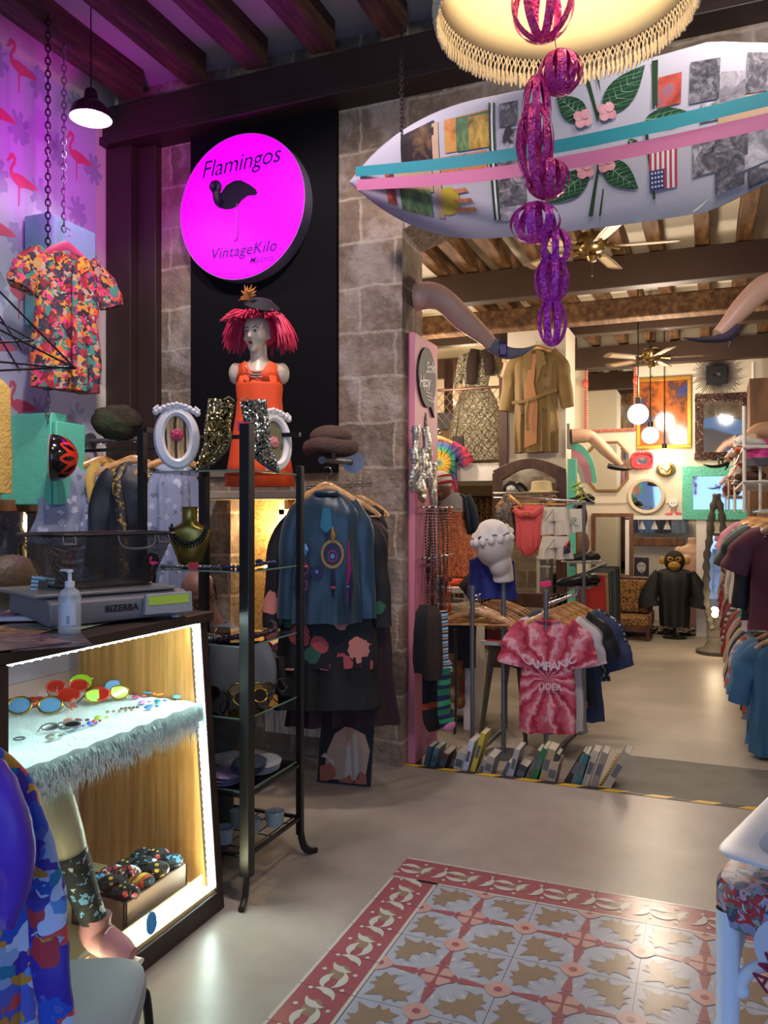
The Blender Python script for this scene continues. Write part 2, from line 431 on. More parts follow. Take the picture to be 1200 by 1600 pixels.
panelblack=mat('black_board','#09080c',.8,scale=3,spec=.15)
white=mat('white_paint','#e6e2da',.5,scale=3,var=.04)
chrome=mat('chrome','#d0d0d0',.15,1)
steel=mat('grey_steel','#74767c',.4,.7)
clear=glass('clear_glass','#eef4f2')
mirror=mat('mirror_glass','#dfe4e6',.03,1,var=0)
hwood=mat('hanger_wood',kind='wood',cols=['#8a5a2c','#c08a4c','#d8a868'],scale=20,stretch=(1,4,4),rough=.3,coat=.4)
dkwood=mat('dark_wood',kind='wood',cols=['#2b1810','#46291a','#5e3a25'],scale=8,stretch=(2,2,.5),rough=.45)
midwood=mat('mid_wood',kind='wood',cols=['#4c2f1a','#6d4628','#83583a'],scale=8,stretch=(2,2,.5),rough=.5)
mint=mat('mint_paint','#5fc3a4',.5,scale=5,var=.08,bump=.3,bscale=14)
skin_p=mat('mannequin_skin','#c89f80',.45,scale=2,var=.03)
cream=mat('mannequin_cream','#d8c9a8',.35,scale=2,var=.03)

# floors with a low step between them
struct('floor',MB().bb(-3.9,3.2,-3.0,4.48,-.3,0),concrete)
struct('floor',MB().bb(-4.6,3.2,4.48,13.2,-.3,RZ),concrete2)
# hazard tape on the step edge
yel=mat('tape_yellow','#c9a02a',.4,scale=20);tbk=mat('tape_black','#2b2621',.45,scale=20)
mb=MB();x=-1.72;i=0
while x<2.0:
    mb.cur=i % 2;x2=x+.115
    mb.add([(x,4.44,.002),(x2,4.44,.002),(x2+.05,4.484,.002),(x+.05,4.484,.002),(x+.05,4.484,-.01),(x2+.05,4.484,-.01)],[(0,1,2,3),(3,2,5,4)]);x=x2;i+=1
struct('trim_1',mb,[yel,tbk],smooth=False)
# ramp
rampm=mat('ramp_grey',kind='noise',cols=['#5d5a55','#6d6a63'],scale=6,rough=.6)
mb=MB();xa,xb=-.56,1.0
mb.cur=0;mb.add([(xa,4.485,0),(xb,4.485,0),(xb,5.42,RZ+.003),(xa,5.42,RZ+.003),(xa,4.485,RZ),(xb,4.485,RZ)],[(0,1,2,3),(0,3,4),(1,5,2),(0,4,5,1)])
for i in range(26):
    y=4.485+i*.036;s=lambda yy:-(.0+(yy-4.485)/.935*(-RZ-.003))+.002
    mb.cur=1+i % 2;mb.add([(xa-.01,y,s(y)),(xa+.055,y+.02,s(y+.02)),(xa+.055,y+.056,s(y+.056)),(xa-.01,y+.036,s(y+.036))],[(0,1,2,3)])
solo('entrance_ramp','low grey ramp with black and yellow striped edge leading down into the back room','ramp',mb,[rampm,yel,tbk],smooth=False)

# front left wall with flamingo wallpaper
paper=mat('wallpaper_ground','#b9bfd2',.7,scale=2,var=.03);leafp=mat('wallpaper_leaf','#9aa1b8',.7,scale=8);flamp=mat('wallpaper_flamingo','#cf5c72',.7,scale=9)
mb=MB();mb.bb(-3.95,WX,-3.0,4.5,-.1,4.5)
mb.cur=1;x=WX+.003
mb.add([(x,2.0,.5),(x,4.18,.5),(x,4.18,4.16),(x,2.0,4.16)],[(0,1,2,3)])
def monstera(mb,O,X,Y,s,rot):
    pts=[]
    for i in range(48):
        a=2*PI*i/48;r_=(1,1.03,1.03,1,.62,.62)[i % 6]
        if i<3 or i>45:r_=1.2-.1*min(i,48-i)
        if 22<i<26:r_=.45
        pts.append((s*r_*math.cos(a+rot)*.8,s*r_*math.sin(a+rot)))
    mb.flat(pts,O,X,Y)
random.seed(3)
k=0
for r_ in range(11):
    for c_ in range(7):
        y=2.3+c_*.31+(.15 if r_ % 2 else 0);z=.75+r_*.33
        if y>4.05:continue
        if (r_+c_) % 2==0:
            mb.cur=3;mb.flat([(a*.36,b_*.36) for a,b_ in FLAM],(x+.002,y,z-.1),(0,1,0),(0,0,1))
        mb.cur=2;monstera(mb,(x+.001,y+.16,z+.03),(0,1,0),(0,0,1),.10,random.random()*6)
struct('wall_left',mb,[plaster,paper,leafp,flamp],smooth=False)

# back wall of the front shop: stone, with niche and wide opening
mb=MB();J=-1.68;NT=1.62     # niche top
mb.bb(-3.95,J,WY,4.75,NT,4.5)
mb.bb(-3.95,-2.86,WY,4.75,-.1,NT)
mb.bb(-2.12,J,WY,4.75,-.1,NT)
mb.bb(-2.86,-2.12,WY+.02,4.75,-.1,.62)
mb.bb(-2.95,-2.0,4.75,4.85,-.1,2)
struct('wall_back',mb,stone,smooth=False)
# irregular stone lintel over the opening
mb=MB();n=24;ring=[]
for i in range(n+1):
    x=J+(3.2-J)*i/n;h=3.30+.12*math.exp(-((x+.2)**2))+.03*math.sin(x*9)
    if x<-1.2:h=3.16+.14*(x-J)/.48
    ring.append([V((x,WY,h)),V((x,4.75,h-.03)),V((x,4.75,4.5)),V((x,WY,4.5))])
mb.loft(ring);struct('wall_back',mb,stone,smooth=False)
mb=MB();mb.bb(3.0,3.2,-3,13.2,-.1,4.5);struct('wall_right',mb,plaster_w,smooth=False)
# ceiling, beams and girder of the front shop
struct('ceiling',MB().bb(-3.95,3.2,-3.0,4.75,4.36,4.5),mat('front_ceiling','#b6b3b4',.85,scale=3,var=.05),smooth=False)
for px in (-3.557,-3.07,-2.63,-2.18,-1.73,-1.28,-.83,-.38,.07,.52,.97,1.42,1.87):
    mb=MB();rings=[]
    for i in range(28):
        y=-1.5+i*.212;f=.012
        q=lambda a:f*mn.noise(V((px*3,y*1.7,a)))
        rings.append([V((px+q(1),y,4.19+q(2))),V((px+.15+q(3),y,4.19+q(4))),V((px+.15+q(5),y,4.37)),V((px+q(6),y,4.37))])
    mb.loft(rings);struct('trim_2',mb,beamw,smooth=False,bevel=.008)
mb=MB();mb.bb(-3.76,3.2,4.24,4.42,3.98,4.19);mb.bb(-3.76,3.2,4.21,4.45,3.93,3.985);struct('trim_3',mb,girder_m,smooth=False,bevel=.006)
# dark corner post, white plaster strip
mb=MB();mb.bb(-3.755,-3.55,4.27,4.41,-.0,3.93);mb.bb(-3.55,-3.40,4.34,4.41,0,3.93);struct('trim_4',mb,girder_m,smooth=False,bevel=.006)

# back room shell
struct('wall_rear',MB().bb(-4.6,-1.02,RY,11.12,-.2,4.2).bb(-.15,3.2,RY,11.12,-.2,4.2).bb(-1.02,-.15,RY,11.12,1.40,4.2),plaster_w,smooth=False)
struct('wall_rear',MB().bb(-1.4,.6,12.4,12.5,-.2,2.2),plaster_w,smooth=False)
struct('wall_left',MB().bb(-4.6,-4.5,4.75,11.1,-.2,4.2).bb(-4.6,-2.95,4.76,4.86,-.1,4.2),plaster_w,smooth=False)
struct('ceiling',MB().bb(-4.6,3.2,4.75,12.5,3.86,4.0),mat('back_ceiling','#e4dac4',.85,scale=3,var=.04),smooth=False)
for gi,(y,z0) in enumerate(((7.1,3.42),(8.85,3.42),(10.82,3.40))):
    mb=MB();mb.bb(-4.5,3.1,y,y+.14,z0,z0+.27);struct('trim_5',mb,mat('dark_girder','#3c281b',.55,scale=5),smooth=False,bevel=.006)
mb=MB();mb.bb(-4.5,3.1,7.75,7.95,3.30,3.50);struct('trim_6',mb,oldbeam,smooth=False,bevel=.02)
for px in (690,735,787,842,905,968,1025,1097,1165,1235,1310):
    p=PY(px,430,7.1);x=p.x
    mb=MB();rings=[]
    for i in range(32):
        y=4.76+i*.2;q=lambda a:.014*mn.noise(V((x*3,y*1.3,a)))
        rings.append([V((x-.058+q(1),y,3.70+q(2))),V((x+.058+q(3),y,3.70+q(4))),V((x+.058+q(5),y,3.87)),V((x-.058+q(6),y,3.87))])
    mb.loft(rings);struct('trim_7',mb,oldbeam,smooth=False,bevel=.01)
# white pillar
a=PY(793,700,8.3).x;b_=PY(884,700,8.3).x
struct('wall_pillar',MB().bb(a,b_,8.3,8.9,RZ,3.42),plaster_w,smooth=False)
PXA,PXB=a,b_
# mezzanine slab with white front edge and post
mz0=PY(700,752,8.32).z;mz1=PY(700,726,8.32).z
struct('trim_8',MB().bb(-4.5,PXA,8.32,10.95,mz0,mz1),white,smooth=False)
struct('trim_9',MB().bb(PY(780,650,8.25).x,PXA+.01,8.24,8.31,RZ,2.9),dkwood,smooth=False)
# dark timber frame on mezzanine level at the left
struct('trim_9',MB().bb(PY(694,600,9.6).x,PY(708,600,9.6).x,9.6,9.75,mz1,3.4),dkwood,smooth=False)
# white casing of the rear door opening and a skirting
mb=MB();mb.bb(-.18,-.06,10.95,11.0,RZ,1.45);mb.bb(-1.05,-1.0,10.96,11.0,RZ,1.42);mb.bb(-1.05,-.06,10.96,11.0,1.40,1.45);struct('door_1',mb,white,smooth=False)

# encaustic tile carpet
T=.2;OX,OY=-1.22,3.265
C_BG,C_RED,C_TAN,C_PINK,C_WH,C_GR='#a0a5b0','#94555a','#8a7763','#b8938a','#b8b5ae','#8b93a2'
tm=[mat('tile_'+n,c_,.22,scale=30,var=.07,spec=.5) for n,c_ in (('blue',C_BG),('red',C_RED),('tan',C_TAN),('pink',C_PINK),('white',C_WH),('grey',C_GR),('grout','#5a5350'))]
NX,NY=16,11
mb=MB();Z=[.001]
def fl(poly,o,rot=0,s=1.,lay=1,c=0,mirror_=False):
    mb.cur=c;cc,ss=math.cos(rot),math.sin(rot);pts=[]
    for a,b2 in poly:
        if mirror_:a=-a
        a,b2=a*s,b2*s;pts.append((o[0]+a*cc-b2*ss,o[1]+a*ss+b2*cc))
    mb.add([(x_,y_,.0008+.0007*lay) for x_,y_ in pts],[tuple(range(len(pts)))])
x0,x1,y1,y0=OX,OX+NX*T,OY,OY-NY*T
fl([(x0,y0),(x1,y0),(x1,y1),(x0,y1)],(0,0),0,1,0,6)
leaf=[(0,-.012),(.018,.0),(.03,-.012),(.05,-.03),(.052,-.006),(.078,-.004),(.062,.02),(.066,.036),(.045,.035),(.048,.062),(.028,.05),(.016,.058),(0,.098),(-.016,.058),(-.028,.05),(-.048,.062),(-.045,.035),(-.066,.036),(-.062,.02),(-.078,-.004),(-.052,-.006),(-.05,-.03),(-.03,-.012),(-.018,0)]
def circ(r_,n_=12,ax=1,ay=1,o=(0,0)):return [(o[0]+ax*r_*math.cos(2*PI*i/n_),o[1]+ay*r_*math.sin(2*PI*i/n_)) for i in range(n_)]
def crescent(r_,th,a0,a1,n_=12):
    o=[(r_*math.cos(a0+(a1-a0)*i/n_),r_*math.sin(a0+(a1-a0)*i/n_)) for i in range(n_+1)]
    inn=[((r_-th*math.sin(PI*i/n_))*math.cos(a0+(a1-a0)*i/n_),(r_-th*math.sin(PI*i/n_))*math.sin(a0+(a1-a0)*i/n_)) for i in range(n_,-1,-1)]
    return o+inn[1:-1]
for i in range(NX):
    for j in range(NY):
        bx,by=OX+i*T,OY-(j+1)*T;g=.0012
        edge=(i==0) or (j==0)
        fl([(g,g),(T-g,g),(T-g,T-g),(g,T-g)],(bx,by),0,1,1,1 if edge else 0)
        cx,cy=bx+T/2,by+T/2
        if edge:
            rot=PI/2 if i==0 else 0
            if i==0 and j==0:rot=0
            for sgn in (-1,1):
                s_=1 if i or not j else 1
                if i==0 and j==0 and sgn==1:fl([(.0,-.1),(.1,-.1),(.1,.0)],(cx,cy),0,.98,2,1)
                # pale edge lines
                fl([(-.0985,sgn*.0985),(.0985,sgn*.0985),(.0985,sgn*.086),(-.0985,sgn*.086)],(cx,cy),rot,1,2,4)
            fl(circ(.034,9,1.3,.9),(cx,cy),rot,1,2,2)
            for sx in (-.05,.05):
                for k,(r_,a0) in enumerate(((.050,.3),(.050,3.4))):
                    ox,oy=sx+(.006 if k else -.006),(.004 if k else -.004)
                    c2,s2=math.cos(rot),math.sin(rot);o2=(cx+ox*c2-oy*s2,cy+ox*s2+oy*c2);cr=crescent(r_*(1 if k else .9),.030,a0+(sx>0)*1.2,a0+(sx>0)*1.2+2.5);m_=13
                    ou,inn=cr[:m_],[cr[0]]+cr[m_:][::-1]+[cr[m_-1]]
                    for e in range(m_-1):fl([ou[e],ou[e+1],inn[e+1],inn[e]],o2,rot,1,3+k*.4,4)
            for sx,sy in ((0,.055),(0,-.055),(.09,.05),(-.09,-.05)):
                c2,s2=math.cos(rot),math.sin(rot);fl(circ(.008,7),(cx+sx*c2-sy*s2,cy+sx*s2+sy*c2),0,1,3,4)
            continue
        # corner towards the flower centre
        fx=1 if (i % 2==1) else 0;fy=0 if (j % 2==1) else 1
        sx,sy=(1 if fx else -1),(1 if fy else -1)          # direction to flower corner
        ang=math.atan2(-sy,-sx)-PI/2
        # rays on ground
        for a in range(7):
            aa=math.atan2(sy,sx)+PI+(a-3)*.2
            c0=(cx+sx*.1,cy+sy*.1)
            p=lambda rr,da:(c0[0]+rr*math.cos(aa+da),c0[1]+rr*math.sin(aa+da))
            lim=.262-.04*abs(a-3)
            tri=[p(.1,.0),p(lim*.8,.06),p(lim*.93,0),p(lim*.8,-.06)]
            tri=[(min(max(q[0],bx+g),bx+T-g),min(max(q[1],by+g),by+T-g)) for q in tri]
            fl(tri,(0,0),0,1,2,5 if a % 2 else 4)
        # leaf pointing away from flower
        fl(leaf,(cx-sx*.004,cy-sy*.004),ang,1.12,3,2)
        # quarter flower
        k0=(cx+sx*.1,cy+sy*.1)
        fl([(0,0),(-sx*.075,0),(-sx*.06,-sy*.022),(-sx*.034,-sy*.034),(-sx*.022,-sy*.06),(0,-sy*.075)],k0,0,.97,3,1)
        fl([(-sx*.004,-sy*.004),(-sx*.046,-sy*.008),(-sx*.05,-sy*.022),(-sx*.036,-sy*.036),(-sx*.022,-sy*.05),(-sx*.008,-sy*.046)],k0,0,1,4,3)
        # red stems to nodes and nodes
        for ax,ay in ((-1,0),(0,-1)):
            q0=(k0[0]+ax*sx*.2,k0[1]+ay*sy*.2)
            perp=(0,-sy) if ax else (-sx,0);d_=(ax*sx,ay*sy)
            fl([(0,0),(d_[0]*-.13,d_[1]*-.13),(d_[0]*-.13+perp[0]*.018,d_[1]*-.13+perp[1]*.018),(d_[0]*-.05+perp[0]*.006,d_[1]*-.05+perp[1]*.006),(perp[0]*.03,perp[1]*.03)],q0,0,.985,3,1)
            fl([(0,0),(d_[0]*-.045,d_[1]*-.045),(d_[0]*-.035+perp[0]*.02,d_[1]*-.035+perp[1]*.02),(d_[0]*-.02+perp[0]*.035,d_[1]*-.02+perp[1]*.035),(perp[0]*.045,perp[1]*.045)],q0,0,.985,4,3)
            fl([(0,0),(d_[0]*-.014,d_[1]*-.014),(d_[0]*-.01+perp[0]*.01,d_[1]*-.01+perp[1]*.01),(perp[0]*.014,perp[1]*.014)],q0,0,.985,5,1)
struct('floor',mb,tm,smooth=False)

# ================================================================ SIGN WALL
bx0,bx1,bz0,bz1=-3.14,-2.09,1.74,3.955
solo('backing_board','tall matt black board on the stone wall behind the round magenta sign','board',MB().bb(bx0,bx1,4.36,4.40,bz0,bz1),panelblack,bevel=.003)
sg=thing('illuminated_sign','round glowing magenta sign with a dark flamingo on the black board','sign',(-2.70,4.30,3.39))
r_=.445
magenta=mat('sign_magenta','#ff00ff',.4,var=0,emit='#ff00ff',estr=1.9)
mb=MB();My=Matrix.Rotation(R(90),3,'X')
mb.lathe([(0,.04),(r_-.006,.04),(r_,.034),(r_,0)],n=72,M_=My);build('light_disc',mb,magenta,sg)
mb=MB();mb.lathe([(r_+.001,-.06),(r_+.006,-.06),(r_+.006,.036),(r_+.001,.036)],n=72,M_=My);build('rim',mb,mat('sign_rim','#b0a0c0',.25,.6),sg)
letm=mat('sign_lettering','#3c0a78',.4,scale=5);darkf=mat('sign_flamingo','#160028',.5,scale=5)
def arc(x_):return -.16*x_*x_
mb=MB();addtext(mb,'Flamingos',.150,(.0,-.044,.268),(.98,0,0.03),(0,.0,1),shear=.25,off=.0012,space=.98)
build('lettering',mb,letm,sg,smooth=False)
mb=MB();addtext(mb,'VintageKilo',.098,(.02,-.044,-.275),(1,0,0),(0,0,1),shear=.25,off=.0015,space=1.05)
addtext(mb,'Mallorca',.055,(.15,-.044,-.345),(1,0,0),(0,0,1),shear=.5,off=.0008,space=.9);build('lettering',mb,letm,sg,smooth=False)
mb=MB()   # flamingo: body ellipse contour, neck loop, legs
body=[(-.13,.02),(-.12,.06),(-.08,.105),(-.02,.125),(.03,.12),(.09,.085),(.135,.05),(.15,.02),(.13,.01),(.08,.015),(.04,-.005),(0,-.04),(-.04,-.05),(-.08,-.047),(-.115,-.035),(-.13,-.01)]
mb.flat(body,(-.02,-.045,.04),(1,0,0),(0,0,1))
mb.tube(smoothpath([(-.13,-.046,.03),(-.155,-.046,.05),(-.165,-.046,.10),(-.15,-.046,.14),(-.165,-.046,.165),(-.185,-.046,.16),(-.195,-.046,.13),(-.185,-.046,.10)],5),[.028]*12+[.022]*12+[.026]*6+[.018,.014,.012,.008,.004,.003],8)
mb.tube([(-.02,-.046,.02),(-.018,-.046,-.17),(-.02,-.046,-.205),(-.04,-.046,-.21)],.004,6)
build('flamingo',mb,darkf,sg)

# ================================================================ OPENING: pink sock board on the jamb
pink=mat('pink_paint','#c8788c',.5,scale=5,var=.06)
pb=thing('display_board','tall pink board with a black speech bubble, fixed to the stone jamb','display board',(-1.655,4.70,0))
build('panel',MB().bb(-1.68,-1.635,4.49,4.92,0.0,2.57),pink,pb,world=True,bevel=.003)
bub=MB();pts=[]
for i in range(40):
    a=2*PI*i/40;pts.append((.155*math.cos(a)*(1+.05*math.cos(2*a)),.185*math.sin(a)))
k=33;pts[k:k+2]=[(.06,-.17),(.13,-.235),(.115,-.14)]
X_,Y_=V((0,1,0)),V((0,0,1));O_=V((-1.634,4.69,2.33))
bub.prism(pts,O_,X_,Y_,.012);build('speech_bubble',bub,mat('chalk_black','#26211e',.6),pb,world=True)
mb=MB();addtext(mb,'Happy',.10,O_+V((.014,-.015,.035)),X_*.98+Y_*.18,Y_,shear=.3,off=.001,space=.8)
addtext(mb,'Socks',.10,O_+V((.014,.06,.0))+V((0,0,.085)),X_+Y_*.12,Y_,shear=.3,off=.001,space=.75)
mb2=MB();addtext(mb2,'Happy',.098,O_+V((.014,-.058,-.035)),X_+Y_*.12,Y_,shear=.3,off=.001,space=.72)
addtext(mb2,'Socks',.098,O_+V((.0145,.045,.065)),X_+Y_*.12,Y_,shear=.3,off=.001,space=.72)
for q in range(3):mb2.bb(-1.6205,-1.6195,4.64+q*.02,4.77+q*.01,2.235-q*.022,2.239-q*.022)
build('lettering',mb2,white,pb,world=True,smooth=False)
silver=glitter('silver_glitter','#8b8f86','#e8e8dc')
fl_=[(0,.16),(.02,.08),(.06,.05),(.075,-.02),(.06,-.06),(.075,-.1),(.02,-.09),(-.03,-.06),(-.05,0),(-.03,.06),(-.02,.12)]
build('flame_sticker',MB().prism([(a,b2*.9) for a,b2 in fl_],(-1.634,4.69,1.97),X_,Y_,.004),silver,pb,world=True)
# silver foil socks, hung in a cluster
foil=mat('silver_foil','#c9c6ba',.22,.95,scale=12,bump=1,bscale=25)
random.seed(11)
for i,(px,py,L_) in enumerate(((650,665,.22),(664,668,.22),(645,700,.24),(657,700,.26),(670,702,.22),(661,735,.17),(676,722,.26))):
    p=PX(px,py,-1.59+.02*(i % 2));
    mb=MB();path=smoothpath([(0,0,0),(.012*math.sin(i),.01,-L_*.4),(0,.0,-L_*.75),(.0,-.03 if i % 2 else .03,-L_)],5)
    mb.tube([p+q for q in path],[(.024+.012*mn.noise(V((i,j*.7,0))),.034+.016*mn.noise(V((i,j*.9,5)))) for j in range(len(path))],9,up=(1,0,0))
    solo('foil_sock',('silver foil sock at the cluster top nearer the jamb','silver foil sock at the cluster top nearer the back room','silver foil sock at the left edge of the cluster','silver foil sock in the middle of the cluster','silver foil sock right of the middle one in the cluster','short silver foil sock hanging lowest at the bottom of the cluster','long silver foil sock at the right end of the cluster')[i]+', pink board','sock',mb,foil,group='silver foil socks on the pink board',sharp=60)
# necklace bars
for bi,(z,n) in enumerate(((PX(655,793,-1.63).z,6),(PX(670,870,-1.63).z,5))):
    r0=thing('necklace_rail',('upper' if bi==0 else 'lower')+' chrome peg rail for necklaces on the pink board','rail',(-1.63,4.72,z))
    build('bar',MB().cyl((-1.60,4.53,z),(-1.60,5.02,z),.006),chrome,r0,world=True)
    for k in range(5):
        y=4.55+k*.115;build('peg',MB().cyl((-1.635,y,z),(-1.57,y,z),.004).ell((-1.566,y,z),.010,10,6),chrome,r0,world=True)
neck=[('black bead','#171310',.34,0),('dark brown wooden bead','#3c2318',.52,1),('grey braided','#5a6060',.42,2),('brown cord','#4a2f22',.60,3),('dark green stone','#22332c',.45,4),('orange red tassel','#a8401f',.62,5),('black long','#0e0c0c',.95,0.5)]
for nm,c_,L_,k in neck:
    y=4.56+k*.085;z=PX(655,793,-1.63).z;m_=mat('bead_'+nm,c_,.35)
    t=thing('necklace',nm+' necklace hanging from the upper peg rail on the pink board','necklace',(-1.575,y,z),0,'necklaces on the pink board')
    mb=MB();n=int(L_/.018)
    for sd in (-1,1):
        for q in range(n):
            f=q/n;mb.ell((.004*sd,sd*.035*math.sin(f*PI)+.0*q,-f*L_),.0075,8,5)
    build('beads',mb,m_,t)
    mb=MB();mb.ell((0,0,-L_-.03),(.014,.022,.034),10,8);mb.ell((0,0,-L_-.08),(.010,.016,.03),10,8);build('pendant',mb,m_,t)
for nm,c_,k,L_ in (('rust coloured','#7a2c1c',1,.2),('black feather','#1a1714',2,.32),('red brown','#8c2e1c',3,.34)):
    y=4.58+k*.1;z=PX(670,870,-1.63).z
    mb=MB()
    for q in range(7):
        dy=(q-3)*.008;mb.tube([(-1.572,y,z),(-1.572,y+dy,z-L_*.5),(-1.572+.004*math.sin(q),y+dy*2.2,z-L_)],[.002,.004,.001],6)
    mb.ell((-1.572,y,z-L_*.45),(.014,.02,.03),10,6)
    solo('tassel_necklace',nm+' tassel necklace on the lower peg rail of the pink board','necklace',mb,mat('tas'+nm,c_,.5),group='necklaces on the pink board')
# socks and belts hanging below them on the board
def strap(label,y,z1,z0,m_,x=-1.56,w_=.035,buckle=True,cat='belt',name='belt',bend=0):
    t=thing(name,label,cat,(x,y,z1))
    mb=MB();path=smoothpath([(0,0,0),(.01,bend*.5,(z0-z1)*.5),(0,bend,z0-z1)],6);mb.tube(path,[(.005,w_/2)]*len(path),8,up=(1,0,0));build('strap',mb,m_,t)
    if buckle:
        mb=MB();zz=z0-z1;mb.tube([(0,-.05+bend,zz),(0,.05+bend,zz),(0,.055+bend,zz-.09),(0,-.055+bend,zz-.09)],.011,8,loop=True);mb.tube([(0,bend,zz),(0,bend,zz-.09)],.005,6);build('buckle',mb,mat('belt_buckle','#0d0c0c',.3,.3),t)
    return t
def bulk(name,label,cat,px,py0,py1,X_c,wy,wx,m_,folds=4):
    a,b2=PX(px,py0,X_c),PX(px,py1,X_c)
    t=MB();rings=[]
    H=a.z-b2.z;cloth(t,[(0,wy*.4,wx*.5),(-.04,wy*.85,wx*.9),(-H*.4,wy,wx),(-H*.8,wy*.95,wx),(-H,wy*.8,wx*.8)],folds=folds,amp=.01)
    t.xform(Matrix.Translation(a)@Matrix.Rotation(R(90),4,'Z'))
    return solo(name,label,cat,t,m_)
blackk=mat('black_knit','#14151a',.9,scale=30,bump=.5,bscale=120)
bulk('knit_scarf','bulky black knitted scarf hanging at the left of the pink board','scarf',664,945,1048,-1.50,.085,.055,blackk)
bulk('brown_scarf','dark brown ribbed scarf hanging beside the black knitted scarf','scarf',676,948,1060,-1.45,.06,.05,mat('dk_brown','#2c1f18',.9,scale=20,bump=.4))
def sock(label,px,py0,py1,X_c,m_,toe,r_=.045):
    a,b2=PX(px,py0,X_c),PX(px,py1,X_c);H=a.z-b2.z
    t=thing('patterned_sock',label,'sock',a,R(60))
    mb=MB();mb.tube(smoothpath([(0,0,0),(0,0,-H*.5),(.005,0,-H*.8),(.04,0,-H*.95)],6),[(r_,.014)]*19,14,up=(1,0,0));build('knit',mb,m_,t)
    mb=MB();mb.ell((.035,0,-H*.97),(r_*1.0,.018,.032));build('toe',mb,toe,t)
tig=mat('tiger_print',kind='stripes',cols=['#9fc4dd','#12343f','#e4a2a0','#1f6f80'],pos=[0,.35,.62,.8],scale=26,axis='Z',dist=.05,rough=.8)
sock('pale blue sock with teal tiger stripes and pink, hanging before the pink board',690,955,1052,-1.42,tig,tig,.05)
grn=mat('green_navy',kind='stripes',cols=['#1d6b4c','#16204a','#2f8c62','#16204a'],pos=[0,.3,.5,.75],scale=9,axis='Z',dist=.06,rough=.8)
sock('green and navy sock with pink toe hanging lowest before the pink board',694,1045,1138,-1.40,grn,mat('sock_pink','#c77aa0',.8),.05)
ora=mat('orange_black_knit',kind='stripes',cols=['#15161c','#a03a18','#15161c','#15161c'],pos=[0,.38,.5,.75],scale=3.5,axis='Z',dist=.05,rough=.85)
sock('black sock with an orange band hanging behind the belts',672,1050,1138,-1.50,ora,blackk,.06)
z_=lambda px,py:PX(px,py,-1.46).z
strap('black leather belt with large square black buckle hanging by the pink board',4.66,z_(665,960),z_(665,1138),mat('belt_leather','#1b1411',.4,bump=.3))
strap('brown leather belt hanging beside the square buckled belt',4.78,z_(680,960),z_(680,1150),mat('belt_brown','#3a241a',.4,bump=.3),buckle=False)
t=strap('long black belt with pointed punched end, hanging lowest of the belts',4.86,z_(686,1000),z_(686,1178),mat('belt_leather','#1b1411'),x=-1.50,w_=.055,buckle=False)
# ================================================================ OVERHEAD: surfboard, ribbons, lamp, garland
A0,A1=P(552,284,4.32),P(1320,150,2.86)
ax=(A1-A0);LB=ax.length;ax.normalize()
tocam=(V((0,0,EYE))-(A0+A1)/2).normalized()
up=(V((0,0,1))*.93+V((tocam.x,tocam.y,0)).normalized()*.36);up=(up-ax*up.dot(ax)).normalized()
nz=up.cross(ax).normalized()
if nz.dot(tocam)<0:nz=-nz
def hw(s):
    d=s*LB
    return .300*min(1,(1-(1-min(d/.85,1))**2)**.85)*(1 if s<.8 else max(.25,1-(s-.8)*2.4))+.006
def SB(s,v,off=0.):# s along the board, v -1..1 across (down..up)
    h=hw(s);return A0+ax*(s*LB)+up*(v*h)+nz*(.035*math.sqrt(max(0,1-v*v*.98))+.05*s*(1-s)+off)-V((0,0,.06*(4*s*(1-s)-.0)))
sb=thing('surfboard','long white surfboard with a photo collage, hung on a chain below the stone lintel','surfboard',A0)
mb=MB();rings=[]
for i in range(50):
    s=(i/49);s=s**1.3;h=hw(s)
    ring=[SB(s,-1+2*j/16) for j in range(17)]
    ring+=[SB(s,1-2*j/8,0)-nz*(.03+.05*math.sqrt(max(0,1-(1-2*j/8)**2))) for j in range(0,9)]
    rings.append(ring)
mb.loft(rings);build('deck',mb,mat('board_white','#aaa9b6',.3,scale=2,var=.02,coat=.4),sb,world=True,sharp=60)
bwm=[mat('photo_bw%d' % i,kind='noise',cols=c_,scale=sc_,dist=.25,rough=.45) for i,(c_,sc_) in enumerate(((['#26242a','#6d6a72','#b8b4bb'],16),(['#1e1d22','#55535b','#8e8b94'],22),(['#4a4850','#8a8790','#c6c2ca'],12)))]
cm={k:mat('print_'+k,kind='noise',cols=c_,scale=s_,dist=.2,rough=.45) for k,c_,s_ in (
    ('gold',['#3a2a20','#a8873a','#d8b45a'],9),('dark',['#120e14','#2c2026','#7a5a34'],8),('orange',['#7a4a26','#c08040','#9aa05a'],10),
    ('green',['#1c3a2a','#4a6b44','#8f9a66'],10),('beige',['#a58a70','#b89a80'],4),('red',['#7a2f2a','#b24a3c','#6a6a86'],10),('yellow',['#a8962e','#c0ac40'],5),('skin',['#8a4a30','#c07a50','#3c5a78'],14))}
FR=mat('flag_red','#a23a48',.5);FW=mat('flag_white','#cfcad2',.5);FB=mat('flag_blue','#35406e',.5)
LG=mat('leaf_dark_green',kind='stripes',cols=['#173a26','#2f5a3a','#173a26','#4a7a55'],pos=[0,.45,.6,.9],scale=34,dist=.03,axis='Z',rough=.5)
LD=mat('leaf_vein','#7fa07f',.5);ST=mat('stem_green','#1d3a1c',.5);FLW=mat('flower_pink',kind='noise',cols=['#b87a86','#d8a4aa'],scale=18);RT=mat('print_text','#3a3038',.5)
allm=bwm+list(cm.values())+[FR,FW,FB,LG,LD,ST,FLW,RT];IDX={m.name:i for i,m in enumerate(allm)}
mb=MB()
